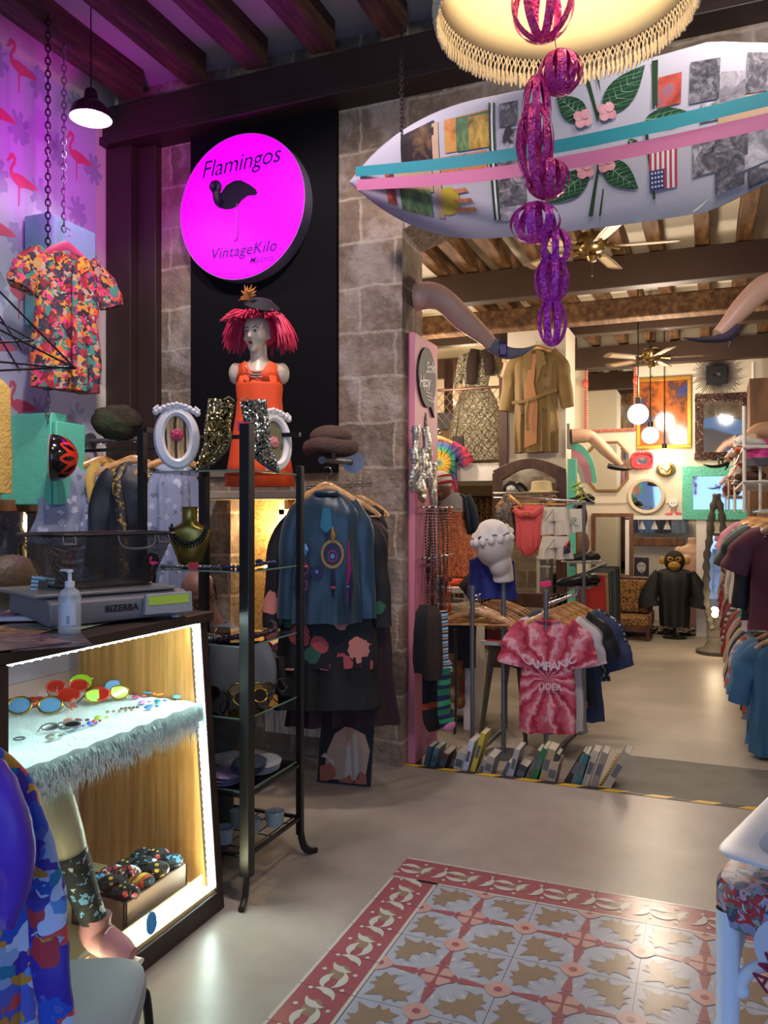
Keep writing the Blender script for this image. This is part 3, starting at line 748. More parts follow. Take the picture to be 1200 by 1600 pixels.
def patch(s0,v0,s1,v1,m,off=.003,n=6,skew=0):
    mb.cur=IDX[m.name];k=[]
    for j in range(n+1):
        v=v0+(v1-v0)*j/n
        k.append([SB(s0+skew*j/n,v,off),SB(s1+skew*j/n,v,off)])
    mb.loft(k,cap=False,closed=False)
def pxs(px,py):# board coordinates of the place seen at a pixel of the photograph
    o,d=V((0,0,EYE)),ray(px,py);nn=nz;p=o+d*((A0+(A1-A0)*.5+nz*.03-o).dot(nn)/d.dot(nn))
    q=p-A0;s=q.dot(ax)/LB;s_=min(max(s,0.001),1);return s,(q.dot(up)+.06*4*s_*(1-s_)*up.z)/hw(s_)
def shape(pts,m,off=.004):
    mb.cur=IDX[m.name];mb.add([SB(*pxs(x_,y_),off) for x_,y_ in pts],[tuple(range(len(pts)))])
def quad(x0,y0,x1,y1,m,off=.004,sl=-.17,n=6):# picture with sloping top, following the board's lean
    s0,_=pxs(x0,(y0+y1)/2);s1,_=pxs(x1,(y0+y1)/2);v1=pxs((x0+x1)/2,y0)[1];v0=pxs((x0+x1)/2,y1)[1]
    v0,v1=max(v0,-.97),min(v1,.97);patch(s0,v0,s1,v1,m,off,n)
quad(628,198,682,258,cm['dark']);quad(624,258,680,300,cm['beige']);quad(630,296,678,334,cm['green'])
quad(606,262,620,318,cm['red'])
quad(682,190,692,340,cm['beige'],.0045)
quad(697,178,768,234,cm['orange']);quad(716,178,768,234,cm['green'],.0045);quad(736,180,768,232,cm['gold'],.005)
quad(694,240,766,284,cm['skin']);shape([(690+18*math.cos(a/3)*(1)+15,314+22*math.sin(a/3)) for a in range(19)],cm['yellow'])
for yy,w_ in ((296,20),(312,28),(326,34)):shape([(712,yy),(712+w_,yy-3),(716+w_,yy+3),(720,yy+6)],cm['skin'],.006)
for k,c_ in ((772,ST),(776,FW),(779,ST)):quad(k-2,160,k+1,344,c_,.005,n=14)
quad(783,160,812,198,bwm[1]);quad(783,236,800,300,bwm[0],.0045);quad(784,286,826,322,bwm[1]);quad(778,320,830,344,bwm[2]);quad(800,200,830,290,bwm[0])
shape([(790,215),(794,200),(800,196),(806,206),(800,216),(808,224),(800,224),(796,218),(790,226)],RT,.006)
# leaves
def leafp_(base,tip,w_,m=LG):
    b_,t_=V((*base,0)),V((*tip,0));d=t_-b_;p=V((-d.y,d.x,0)).normalized()
    pts=[b_+d*f+p*w_*math.sin(PI*f**.8) for f in [i/10 for i in range(11)]]+[b_+d*f-p*w_*math.sin(PI*f**.8) for f in [i/10 for i in range(9,0,-1)]]
    shape([(q.x,q.y) for q in pts],m,.005)
    shape([(b_+p).to_2d()[:],(t_).to_2d()[:],(b_-p).to_2d()[:]],LD,.0065)
    for f in (.2,.33,.46,.59,.72,.84):
        for sd in (-1,1):
            q0=b_+d*f;q1=b_+d*(f+.12)+p*sd*w_*math.sin(PI*min(.97,f+.1)**.8)*.8;e=d.normalized()*.8
            shape([(q0+e).to_2d()[:],q1.to_2d()[:],(q0-e).to_2d()[:]],LD,.0065)
leafp_((945,180),(1008,102),22);leafp_((920,190),(872,150),19);leafp_((925,268),(855,318),20);leafp_((944,252),(1000,296),20)
leafp_((1010,188),(1090,180),16);leafp_((985,218),(1005,238),8)
for x_,y_ in ((915,186),(952,175),(918,265),(951,255)):
    for a in range(4):
        cx_,cy_=x_+8*math.cos(a*1.57+.5),y_+8*math.sin(a*1.57+.5)
        shape([(cx_+8*math.cos(q*.7),cy_+8*math.sin(q*.7)) for q in range(9)],FLW,.0085+a*.0006)
shape([(913,121),(919,118),(940,185),(937,189)],ST,.007);shape([(931,118),(935,116),(941,145)],ST,.007)
shape([(938,258),(941,258),(928,338),(921,338)],ST,.007);shape([(945,295),(947,295),(941,336),(937,338)],ST,.007)
shape([(1018,96),(1028,94),(1030,165),(1022,168)],ST,.007);shape([(1010,200),(1015,200),(1026,310),(1022,312)],ST,.007)
shape([(890,218),(930,210),(968,206),(970,216),(935,225),(895,230)],cm['red'])
quad(1030,118,1066,166,cm['red']);quad(1079,92,1125,158,bwm[1]);quad(1126,112,1166,158,bwm[2]);quad(1166,82,1200,145,bwm[1])
quad(1200,60,1290,140,bwm[0]);quad(1096,160,1124,190,bwm[0]);quad(1124,150,1200,205,cm['beige'])
quad(1084,216,1122,274,bwm[0]);quad(1118,205,1170,250,bwm[1],.0045);quad(1118,245,1163,297,bwm[1],.005);quad(1165,200,1240,250,bwm[2]);quad(1168,248,1260,290,bwm[0])
# flag with stripes running up the board and a starred canton
s0,_=pxs(1017,260);s1,_=pxs(1060,260);va,vb=pxs(1040,224)[1],pxs(1040,295)[1]
for k in range(11):
    patch(s0+(s1-s0)*k/11,vb,s0+(s1-s0)*(k+1)/11,va,FR if k % 2==0 else FW,.004)
patch(s0,vb,s0+(s1-s0)*.55,vb+(va-vb)*.45,FB,.0055)
for a in range(4):
    for c_ in range(4):
        s_=s0+(s1-s0)*(.08+.12*a);v_=vb+(va-vb)*(.06+.1*c_);patch(s_,v_,s_+.003,v_+.025,FW,.007,1)
vs,fs=text('just wo...  fami',.05);sj,vj=pxs(613,290);mb.cur=IDX[RT.name]
mb.add([SB(sj+.004-v.y/LB,(v.x*.55)/.2-.12,.006) for v in vs],fs)
build('photo_collage',mb,allm,sb,world=True,smooth=False)
def chain(a,b_,link=.028,r_=.003,wd=.009):
    mb=MB();a,b_=V(a),V(b_);L_=(b_-a).length;n=max(2,int(L_/(link*.78)));d=(b_-a).normalized();x=d.orthogonal().normalized();y=d.cross(x)
    for i in range(n):
        c=a+d*(i+.5)*L_/n;s_=x if i % 2 else y
        mb.tube([c+d*link*.5*math.sin(q)+s_*wd*math.cos(q) for q in [2*PI*k/8 for k in range(8)]],r_,5,loop=True)
    return mb
iron=mat('dark_iron','#2a2624',.5,.6)
pa=SB(.16,.9);solo('hanging_chain','dark chain on the stone lintel holding the surfboard near its nose','chain',chain(V((pa.x,pa.y,3.93)),pa),iron)
# ribbons
def ribbon(label,pa,pb,w_,m_):
    mb=MB();rings=[];n=24
    for i in range(n+1):
        t=i/n;p=pa.lerp(pb,t)-V((0,0,.05*math.sin(PI*t)));u_=V((0,0,1))+nz*.15*math.sin(t*5)
        u_.normalize();rings.append([p+u_*w_/2,p+u_*w_/2+nz*.0012,p-u_*w_/2+nz*.0012,p-u_*w_/2])
    mb.loft(rings);solo('ribbon_streamer',label,'ribbon',mb,m_,group='ribbons stretched before the surfboard')
ribbon('turquoise ribbon stretched across the surfboard, the upper of the two',P(556,268,4.2),P(1290,132,2.45),.052,mat('ribbon_teal','#26818e',.6,var=.03))
ribbon('pink ribbon stretched across the surfboard, the lower of the two',P(558,289,4.2),P(1290,168,2.45),.055,mat('ribbon_pink','#b5688e',.6,var=.03))

# fringed lampshade
LC=P(881,0,1.87);LC.z=2.72
sh=thing('hanging_lampshade','large cream cone lampshade with a crochet fringe, hung at the top','lamp',LC)
mb=MB();mb.lathe([(.290,0),(.27,.05),(.24,.13),(.205,.24),(.17,.36)],n=64)
shm=mat('shade_fabric','#dccca0',.8,scale=3,var=.05,trans=.0)
build('shade',mb,shm,sh,solid=.002)
mb=MB();mb.lathe([(.291,-.002),(.294,.006),(.291,.014)],n=64);build('rim_braid',mb,mat('braid','#6d5a44',.8),sh)
frm=mat('fringe_cotton','#cdbb9c',.9,scale=30,bump=.4,bscale=90)
mb=MB();N_=150
for i in range(N_):
    a=2*PI*i/N_;a2=2*PI*(i+1)/N_;q=lambda an,r_,z:(r_*math.cos(an),r_*math.sin(an),z)
    mb.tube([q(a,.292,.0),q(a2,.296,-.028)],.0018,4);mb.tube([q(a2,.292,.0),q(a,.296,-.028)],.0018,4)
    mb.tube([q(a,.296,-.026),q(a+.01,.297,-.045)],.0028,5)
    mb.tube([q(a,.297,-.038),q(a+random.uniform(-.01,.01),.298,-.055-random.random()*.008),q(a,.297,-.072-random.random()*.008)],[.004,.0065,.002],5)
    if i % 2==0:mb.tube([q(a,.294,.004),q(a,.302,-.02),q(a,.304,-.05)],.0035,4)
build('fringe',mb,frm,sh)
build('bulb',MB().ell((0,0,.20),(.035,.035,.05)),mat('bulb_warm','#fff0c8',.4,emit='#ffe2a0',estr=5),sh)
build('socket',MB().cyl((0,0,.24),(0,0,.34),.02).cyl((0,0,.34),(0,0,1.64),.004),iron,sh)
lamp('POINT','lampshade_bulb',LC+V((.0,0,.12)),4.5,(1,.88,.66),.05)
# garland of glitter paper lanterns
GM,GP=glitter('magenta_glitter','#c01a78','#ff5ab8',.45,.15,.35),glitter('purple_glitter','#b81a98','#ff58d0',.45,.15,.35)
g=thing('paper_garland','garland of magenta and purple glitter paper lanterns hanging out of the lampshade','garland',LC)
random.seed(5)
for i,(px,py,rx,rz_,pur) in enumerate(((848,5,50,58,0),(875,114,34,33,0),(838,175,24,56,0),(836,224,32,62,0),(856,280,34,30,0),(836,348,39,30,1),(868,388,25,30,1),(862,437,26,38,1),(863,503,24,37,1))):
    t_=1.90;c=P(px,py,t_);rx,rz_=rx*t_/F,rz_*t_/F;mb=MB();ns=4 if i!=1 else 5;tw=random.random()*2
    k_=.0055+.0015*(rx>.05)
    for q in range(ns):
        a=tw+PI*q/ns;rr_=rx*random.uniform(.86,1.0)
        pts=[]
        for j in range(28):
            b_=2*PI*j/28;x=rr_*math.cos(b_);z=rz_*math.sin(b_)
            pts.append(c+V((x*math.cos(a),x*math.sin(a),z)))
        # flat band: width tangential
        bx=V((-math.sin(a),math.cos(a),0));rings=[]
        for j in range(28):
            out=(pts[j]-c).normalized()*.0012;w_=k_*1.5
            rings.append([pts[j]+bx*w_,pts[j]+bx*w_+out,pts[j]-bx*w_+out,pts[j]-bx*w_])
        mb.loft(rings,cap=False,loop=True)
    build('lantern',mb,GP if pur else GM,g,world=True)
mb=MB();mb.tube([P(848,-60,1.9),P(875,114,1.9),P(838,200,1.9),P(856,280,1.9),P(836,348,1.9),P(868,388,1.9),P(863,503,1.9)],.0012,5);build('string',mb,GM,g,world=True)

# front pendant lamp
pl=P(142,172,4.55)
t=thing('pendant_lamp','black dome pendant lamp hanging before the flamingo wallpaper','lamp',pl)
mb=MB();mb.lathe([(.118,-.05),(.117,-.04),(.10,.01),(.06,.045),(.04,.055),(.036,.10),(.028,.115),(.0,.117)],n=40);build('shade',mb,mat('black_enamel','#12100f',.3),t)
mb=MB();mb.lathe([(.116,-.05),(.113,-.04),(.097,.007),(.05,.043),(.0,.045)],n=40);build('inner_shade',mb,mat('white_enamel','#f4f0ea',.5),t)
build('bulb',MB().ell((0,0,-.005),(.03,.03,.04)),mat('bulb_white','#ffffff',.4,emit='#fff6ea',estr=9),t)
build('cord',MB().cyl((0,0,.11),(0,0,4.36-pl.z),.0035),black,t)
l=lamp('SPOT','pendant_bulb',pl-V((0,0,.03)),24,(1,.95,.9),.04,spot=130)
# chains on the left
for k,(px,y1,tt,lab) in enumerate(((75,392,4.42,'dark iron chain hanging straight before the flamingo wallpaper, nearer the entrance'),(100,362,4.62,'lighter steel chain holding the floral shirt hanger'))):
    b_=P(px,y1,tt);solo('hanging_chain',lab,'chain',chain(V((b_.x,b_.y,4.25)),b_,.045,.0045,.013),iron if k==0 else steel)
b_=P(75,652,4.42);solo('hanging_chain','short chain holding the black flame bowl before the mint box','chain',chain(V((b_.x,b_.y,2.32)),P(75,660,4.42),.045,.004,.012),steel)

# floral shirt
hb=mat('hawaii_print',kind='cells',cols=['#9a2032','#1f1a2c','#d8602a','#c8306c','#342c42','#b0907c','#357a6e','#c88a30','#7a1a2a','#2a2438'],scale=22,dist=.07,rough=.75)
p=P(105,396,4.45)
garment('floral_shirt','short sleeved shirt with a red and orange tropical print on the chain','shirt',p,R(72),hb,.195,.76,.055,(.17,.075,.08,.08),1.03,collar=mat('hawaii_collar',kind='cells',cols=['#e8702a','#e0a83a','#b0283a','#40384e'],scale=24,dist=.07),placket=hb,folds=4)
t=thing('clothes_hanger','pink hanger inside the floral shirt','hanger',p+V((0,0,.035)),R(72));hanger_part(t,mat('pink_hanger','#d04a78',.4),.15,True,False)
# mint boxes
solo('mint_box','tall mint green wooden box on the wall behind the floral shirt','box',MB().bb(WX+.02,-3.56,3.57,3.96,2.60,3.24),mat('pale_mint','#7fc0bb',.55,scale=4,bump=.2,bscale=12),bevel=.006)
solo('mint_box','mint green wooden box on the wall behind the black flame bowl','box',MB().bb(WX+.02,-3.37,3.40,3.52,1.54,2.05).bb(-3.36,-3.33,3.40,3.62,1.54,2.0),mint,bevel=.006)
# bowl with flames
bp=P(80,715,4.25);t=thing('flame_bowl','glossy black bowl with red flame strips, hung by the mint box','bowl',bp)
Mx=Euler((R(90),R(14),R(90+38))).to_matrix()
prof=[(.125*math.cos(a),.125*math.sin(a)*1.05) for a in [R(x) for x in range(0,91,9)]]
prof[-1]=(.001,.131)
mb=MB();mb.lathe(prof,n=48,M_=Mx);build('shell',mb,mat('gloss_black','#141212',.12,coat=.6),t,solid=.004)
mb=MB();mb.lathe([(.124,-.004),(.129,0),(.124,.005)],n=48,M_=Mx);build('rim',mb,mat('cream_rim','#b8a890',.4),t)
mb=MB()
for k in range(9):
    a0=2*PI*k/9
    for sd in (-1,1):
        rings=[]
        for j in range(12):
            f=j/11;el=R(86-62*f);da=sd*.30*math.sin(PI*f) ;w_=.006+.013*(1-f)
            e=[(.1285*math.cos(el)*math.cos(a0+da+q*w_/max(.02,.128*math.cos(el))),.1285*math.cos(el)*math.sin(a0+da+q*w_/max(.02,.128*math.cos(el))),.135*math.sin(el)) for q in (-1,0,1)]
            rings.append([Mx@V(x_) for x_ in e])
        mb.loft(rings,cap=False,closed=False)
build('flames',mb,mat('flame_red','#c8321e',.25,coat=.4),t)
# pipe arm with woolly hat
t=thing('pipe_bracket','grey pipe bracket with round flange on the left wall, below the woolly hat','bracket',(WX,4.12,1.96))
build('pipe',MB().cyl((0,0,0),(.42,0,0),.017).cyl((.2,0,0),(.24,0,0),.022),steel,t);build('flange',MB().cyl((0,0,0),(.02,0,0),.055),steel,t)
mb=MB();c=P(182,660,4.75);k0=0
mb.ell(c,(.14,.15,.105),40,24);mb.v=[tuple(V(v)+(V(v)-c).normalized()*(.012*mn.noise(V(v)*30)+.012*mn.noise(V(v)*9))) for v in mb.v]
solo('woolly_hat','dark green and brown shaggy round hat resting on the pipe bracket','hat',mb,mat('moss_wool',kind='noise',cols=['#1c1a12','#3a3320','#2e4a2c'],scale=9,rough=.95,bump=.9,bscale=60))
# hanging kimono, jacket
grf=mat('grey_floral',kind='spots',base='#8288a0',cols=['#b8bccc','#9aa0b4','#5f6478'],scale=26,dist=.05,rough=.6)
rl=thing('clothes_rail','thin black rail on the left wall carrying the grey kimono and black jacket','rail',(-3.5,3.9,1.86));build('bar',MB().cyl((WX,3.70,1.86),(-2.70,3.70,1.86),.01),black,rl,world=True)
def at_rail(px,y=3.70):return PY(px,700,y).x
def gk(name,label,px,m_,rz,L_,w_,lapel=None,**k):
    p=V((at_rail(px),3.70,1.765));t=garment(name,label,'kimono' if 'kimono' in label else 'jacket',p,rz,m_,w_,L_,.06,**k)
    if lapel:
        mb=MB()
        for sd in (-1,1):mb.tube(smoothpath([(sd*.03,.0,.02),(sd*.09,-.075,-.08),(sd*.06,-.095,-.35),(sd*.04,-.10,-L_*.92)],6),[(.026,.009)]*19,8,up=(1,0,0))
        build('lapel',mb,lapel,t)
    hanger('wooden hanger inside the '+label.split(' on ')[0].split(' with ')[0],p+V((0,0,.03)),rz);return t
gk('kimono','grey floral kimono with a mustard band on the left wall rail',160,grf,R(58),.95,.17,mat('mustard','#b39445',.7),sl=(.38,.10,.12,.14))
gk('jacket','black jacket with gold embroidery on the left wall rail',210,mat('black_satin','#14131a',.5),R(36),.85,.15,mat('gold_embroidery',kind='noise',cols=['#14131a','#14131a','#b8923a'],scale=40,rough=.5),sl=(.5,.06,.08,.06))
gk('kimono','pale grey patterned kimono on the far right end of the left wall rail',272,grf,R(40),.9,.10,None,sl=(.45,.03,.05,.05))
hanger('bare wooden hanger at the near end of the left wall rail',V((at_rail(132),3.70,1.79)),R(70))
# yellow lace cloth at frame edge
mb=MB();cloth(mb,[(0,.10,.03),(-.04,.14,.035),(-.56,.15,.035)],folds=3,amp=.008);mb.add([(-.15,0,-.55),(.15,0,-.55),(0,0,-.6)],[(0,1,2)])
mb.xform(Matrix.Translation(P(-32,590,3.9))@Matrix.Rotation(R(60),4,'Z'));solo('yellow_cloth','mustard yellow lace cloth hanging at the left edge above the mirror','cloth',mb,mat('yellow_lace','#c9a452',.8,scale=20,var=.2,bump=.6,bscale=60))
# geometric wire frame
tip=P(118,576,3.4);t=thing('wire_ornament','thin black geometric wire frame reaching in from the left edge','wire ornament',tip)
for (qa,ta),(qb,tb) in ((((-60,395),3.1),((118,576),3.4)),(((-60,405),3.2),((35,548),3.3)),(((-60,560),3.1),((118,576),3.4)),(((-60,470),3.2),((52,532),3.35)),(((-30,500),3.0),((118,576),3.4)),(((-60,430),3.2),((30,577),3.3)),(((0,535),3.2),((52,532),3.35)),(((-60,582),3.1),((118,573),3.4))):
    build('wire',MB().cyl(P(*qa,ta),P(*qb,tb),.0045,n=6),black,t,world=True)
# wooden framed mirror on the left wall
t=thing('wall_mirror','dark wood framed mirror on the left wall beside the counter','mirror',(WX,3.1,.9))
x=WX+.08
fr=MB();fr.bb(x,x+.05,2.35,3.62,1.50,1.57).bb(x,x+.05,3.545,3.62,.85,1.50).bb(x,x+.05,2.35,2.43,.85,1.5).bb(x,x+.05,2.35,3.62,.78,.85)
build('frame',fr,midwood,t,world=True,bevel=.006);build('glass',MB().bb(WX+.01,x+.015,2.4,3.58,.82,1.53),mirror,t,world=True)

# ================================================================ COUNTER
cn=thing('shop_counter','wooden glass fronted shop counter with light strips, in the left foreground','counter',(-2.05,1.8,0))
YE,YN=2.57,.75;ZT=1.085
def xf_(z):return -1.71-.08*z/1.1
pine=mat('pine_panel',kind='wood',cols=['#8f5a28','#b57a3c','#c98f50'],scale=9,stretch=(6,6,.35),rough=.5)
ctop=mat('counter_edge','#33211a',.5,scale=8)
build('worktop',MB().bb(-2.45,-1.765,YN,YE+.03,ZT,ZT+.035),ctop,cn,world=True,bevel=.003)
mb=MB();mb.add([(-2.38,YE,0.02),(xf_(0)-.03,YE,0.02),(xf_(ZT)-.03,YE,ZT),(-2.38,YE,ZT),(-2.38,YE-.02,0.02),(xf_(0)-.03,YE-.02,0.02),(xf_(ZT)-.03,YE-.02,ZT),(-2.38,YE-.02,ZT)],[(0,1,2,3),(7,6,5,4),(0,4,5,1),(1,5,6,2),(2,6,7,3),(3,7,4,0)])
build('end_panel',mb,pine,cn,world=True,smooth=False)
mb=MB()
for z0,z1,ya,yb in ((0,ZT,YE-.022,YE+.02),(0,ZT,YN,YN+.04)):
    mb=MB();mb.add([(xf_(z)+dx,y,z) for z in (z0,z1) for dx in (-.05,0) for y in (ya,yb)],[(0,1,3,2),(4,6,7,5),(0,4,5,1),(2,3,7,6),(0,2,6,4),(1,5,7,3)]);build('corner_post',mb,ctop,cn,world=True,bevel=.002)
yl=PX(0,1050,-1.78).y
build('corner_post',MB().bb(-1.80,-1.76,yl-.04,yl+.01,.0,ZT),ctop,cn,world=True)
build('plinth',MB().bb(-2.40,-1.712,YN,YE,0,.075),ctop,cn,world=True,bevel=.003)
build('base_board',MB().bb(-2.38,-1.725,YN,YE-.02,.075,.09),mat('pale_board','#b8a278',.5),cn,world=True)
gl=MB();gl.add([(xf_(.1),YN,.1),(xf_(.1),YE-.03,.1),(xf_(ZT),YE-.03,ZT),(xf_(ZT),YN,ZT)],[(0,1,2,3)]);build('front_glass',gl,clear,cn,world=True)
LED=mat('led_strip','#ffffff',.4,var=0,emit='#e4fff8',estr=62);LEDW=mat('led_strip_bottom','#ffffff',.4,var=0,emit='#fff6c8',estr=15)
mb=MB();a_,b_=V((xf_(.09)-.022,YE-.03,.09)),V((xf_(ZT)-.022,YE-.03,ZT-.01));mb.tube([a_,b_],.0065,6)
n=40
for i in range(n):mb.ell(a_.lerp(b_,(i+.5)/n),.0095,8,5)
build('light_strip',mb,LED,cn,world=True)
mb=MB();a_,b_=V((xf_(ZT)-.02,YN+.05,ZT-.008)),V((xf_(ZT)-.02,YE-.04,ZT-.008));mb.tube([a_,b_],.005,6)
for i in range(50):mb.ell(a_.lerp(b_,(i+.5)/50),.0075,8,5)
build('light_strip',mb,LED,cn,world=True)
mb=MB();z=.096;mb.bb(xf_(z)-.055,xf_(z)-.012,YN+.05,YE-.04,.09,.096)
for i in range(50):mb.ell((xf_(z)-.03,YN+.05+(YE-.09-YN)*(i+.5)/50,.1),.008,8,5)
build('light_strip',mb,LEDW,cn,world=True)
build('bottom_rail',MB().bb(xf_(.1)-.062,xf_(.1)-.056,YN+.05,YE-.03,.09,.135),mat('pale_board','#b8a278'),cn,world=True)
# plush shelf
fur=mat('white_fur','#e4f4f8',.9,scale=30,var=.05,sheen=.3)
ZS=.775
build('shelf',MB().bb(-2.36,xf_(ZS)-.02,YN+.05,YE-.025,ZS-.035,ZS-.005),fur,cn,world=True)
random.seed(9);mb=MB()
rows=[[V((-2.36+(xf_(ZS)-.012+2.36)*i/30,YN+.05+(YE-.08-YN)*j/90,ZS+.006+.010*mn.noise(V((i*.4,j*.4,0))))) for j in range(91)] for i in range(31)]
rows.append([V((xf_(ZS)-.006,YN+.05+(YE-.08-YN)*j/90,ZS-.012)) for j in range(91)])
rows.append([V((xf_(ZS)-.006,YN+.05+(YE-.08-YN)*j/90,ZS-.06-.015*mn.noise(V((0,j*.5,3))))) for j in range(91)])
mb.loft(rows,cap=False,closed=False)
for i in range(2600):
    y=random.uniform(YN+.3,YE-.03);lum=.5+.5*mn.noise(V((y*14,1,2)))
    z=random.uniform(ZS-.07,ZS+.0);p0=V((xf_(z)-.008,y,z));L_=random.uniform(.02,.075)*(.5+lum)
    d=V((.010,random.uniform(-.35,.35)*L_,-L_));side=V((0,.0012,0))
    p1=p0+d*.5+V((.006,0,0));p2=p0+d
    mb.add([p0-side,p0+side,p1+side*.8,p1-side*.8,p2],[(0,1,2,3),(3,2,4)])
for i in range(1500):
    y=random.uniform(YN+.3,YE-.03);x_=random.uniform(-2.36,-1.80);p0=V((x_,y,ZS+.004));d=V((random.uniform(-1,1),random.uniform(-1,1),random.uniform(.2,.9))).normalized()*random.uniform(.012,.03)
    s_=d.orthogonal().normalized()*.001;mb.add([p0-s_,p0+s_,p0+d],[(0,1,2)])
for i in range(160):
    y=random.uniform(YN+.3,YE-.03);p0=V((-2.36,y,ZS));d=V((0,random.uniform(-.3,.3),1)).normalized()*random.uniform(.02,.06);s_=V((0,.0012,0));mb.add([p0-s_,p0+s_,p0+d],[(0,1,2)])
o=build('fur_cover',mb,fur,cn,world=True)
# ---- eyewear builder
def sunglasses(label,loc,rz,fm,lm,s=1.,group='sunglasses on the fur shelf',tilt=0,rnd=1.):
    t=thing('sunglasses',label,'sunglasses',loc,0,group,rot=(tilt,0,rz))
    mb=MB();le=MB()
    for sd in (-1,1):
        pts=[(sd*.033*s+.026*s*math.cos(a),0,.02*s+.021*s*rnd*math.sin(a)) for a in [2*PI*k/18 for k in range(18)]]
        mb.tube(pts,.0026*s,6,loop=True);le.add(pts,[tuple(range(18))])
        mb.tube([(sd*.058*s,0,.026*s),(sd*.066*s,.06*s,.024*s),(sd*.06*s,.12*s,.008*s)],.002*s,5)
    mb.tube([(-.01*s,0,.026*s),(0,-.003,.03*s),(.01*s,0,.026*s)],.0022*s,5)
    build('frame',mb,fm,t);build('lenses',le,lm,t,smooth=False);return t
def fs_(px,py,dz=.012):return PZ(px,py,ZS+dz)+V((0,0,.004))
redp=mat('red_plastic','#d8301e',.25,coat=.5);grnp=mat('lime_plastic','#a8d828',.25,coat=.5);dkl=mat('dark_lens','#16161c',.1);bll=mat('blue_lens','#6f9fd0',.1);gold=mat('gold_metal','#b08a3c',.3,1);redl=mat('red_lens','#c02a1a',.15);pkl=mat('pink_lens','#d87a8a',.15);lil=mat('lilac_plastic','#b06ad0',.3)
for i,(lab,px,py,rz,a,b_,s,rn) in enumerate((
    ('lime green rimmed glasses at the back of the fur shelf',146,1078,40,grnp,grnp,1.5,1.0),('red rimmed glasses beside the lime green pair',104,1083,35,redp,redl,1.3,.8),
    ('large red and orange glasses in the middle of the fur shelf',128,1100,30,redp,redl,1.6,.7),('gold rimmed glasses with pale green lenses right of the red pair',170,1097,60,gold,grnp,1.4,.9),
    ('thin rimmed glasses with blue lenses near the left end of the shelf',52,1118,25,gold,bll,1.6,.9),('rimless glasses with pink and blue lenses before the pine panel',198,1081,60,steel,bll,1.4,.8),
    ('small grey glasses near the front edge of the shelf',96,1145,50,steel,dkl,1.0,.5))):
    sunglasses(lab,fs_(px,py),R(rz),a,b_,s,tilt=R(-30),rnd=rn)
def trinket(name,label,px,py,kind,m_,s=1.):
    p=fs_(px,py,.014);mb=MB()
    if kind=='flower':
        for a in range(7):mb.ell(p+V((.02*s*math.cos(a*.9),.02*s*math.sin(a*.9),.006)),(.013*s,.013*s,.012),8,6)
        mb.ell(p+V((0,0,.01)),(.015*s,.015*s,.012),8,6)
    elif kind=='drop':mb.ell(p,(.008*s,.012*s,.006),10,6,(0,0,random.random()));mb.ell(p+V((.012*s,.012*s,0)),(.005*s,.005*s,.004),8,5)
    elif kind=='flam':mb.prism([(x*.08*s,y*.08*s) for x,y in FLAM],p,V((.95,-.3,0)),V((-.25,.8,.4)),.003)
    elif kind=='hoop':mb.tube([p+V((.016*s*math.cos(a),.016*s*math.sin(a),.004)) for a in [2*PI*k/14 for k in range(14)]],.0028*s,6,loop=True)
    elif kind=='bar':
        for k in range(5):mb.ell(p+V((.012*k*s,.012*k*s,0)),(.007,.007,.005),8,5)
    solo(name,label,'earring' if 'earring' in label else ('brooch' if 'brooch' in label else 'hair clip'),mb,m_,group='small jewellery on the fur shelf')
C_=lambda n,h:mat('tr_'+n,h,.3,coat=.3)
for a in (('hair_clip','red flower hair clip at the left end of the fur shelf',18,1103,'flower',redp,1.3),('hair_clip','red flower hair clip second from the left end of the fur shelf',54,1100,'flower',redp,1.4),
          ('earring','coral flamingo earring in the middle of the shelf',104,1116,'flam',C_('coral','#e07a6a'),1.3),('brooch','round grey brooch at the front edge of the shelf',78,1153,'drop',C_('grey','#8a8478'),1.8),
          ('earring','pink drop earring right of the pale green lenses',212,1090,'drop',C_('pink','#e85a9a'),1.8),('earring','lilac drop earring right of the pink drop earring',222,1099,'drop',C_('lilac','#c88ad8'),1.5),
          ('earring','blue drop earring nearest the front of the shelf end',232,1106,'drop',C_('blue','#2a7ac8'),1.7),('earring','rainbow orange hoop earring by the pine panel',247,1087,'hoop',C_('orange','#f08a3a'),1.2),
          ('earring','light blue hoop earring by the pine panel',233,1084,'hoop',C_('lblue','#4ab0e0'),1.2),('earring','teal drop earring beside the orange hoop',246,1097,'drop',C_('teal','#1f8a9a'),1.6),
          ('earring','sky blue drop earring at the far end of the shelf',276,1090,'drop',C_('sky','#5aa8d8'),2.),('brooch','brown bead bar brooch before the glasses',168,1114,'bar',C_('brown','#a08060'),1.2),('brooch','small dark bead bar brooch left of the brown one',190,1109,'bar',C_('dbrown','#6d5a4a'),.8),
          ('earring','yellow and green drop earring near the front edge',153,1123,'drop',C_('lime','#b8d03a'),1.6),('earring','tiny blue drop earring near the front edge',140,1132,'drop',C_('cobalt','#2a5ad8'),1.2),('earring','tiny red drop earring near the front edge',147,1129,'drop',C_('red','#d8302a'),1.1),
          ('earring','maroon drop earring before the coral flamingo',122,1128,'drop',C_('maroon','#7a2a4a'),1.7),('earring','copper drop earring before the coral flamingo',106,1127,'drop',C_('copper','#b0705a'),1.7),('earring','violet drop earring left of the tiny blue one',119,1137,'drop',C_('violet','#7a5ab8'),1.3),
          ('earring','silver hoop earring near the front left of the shelf',102,1140,'hoop',steel,1.2),('earring','small silver hoop earring by the left post',30,1158,'hoop',steel,1.)):trinket(*a)

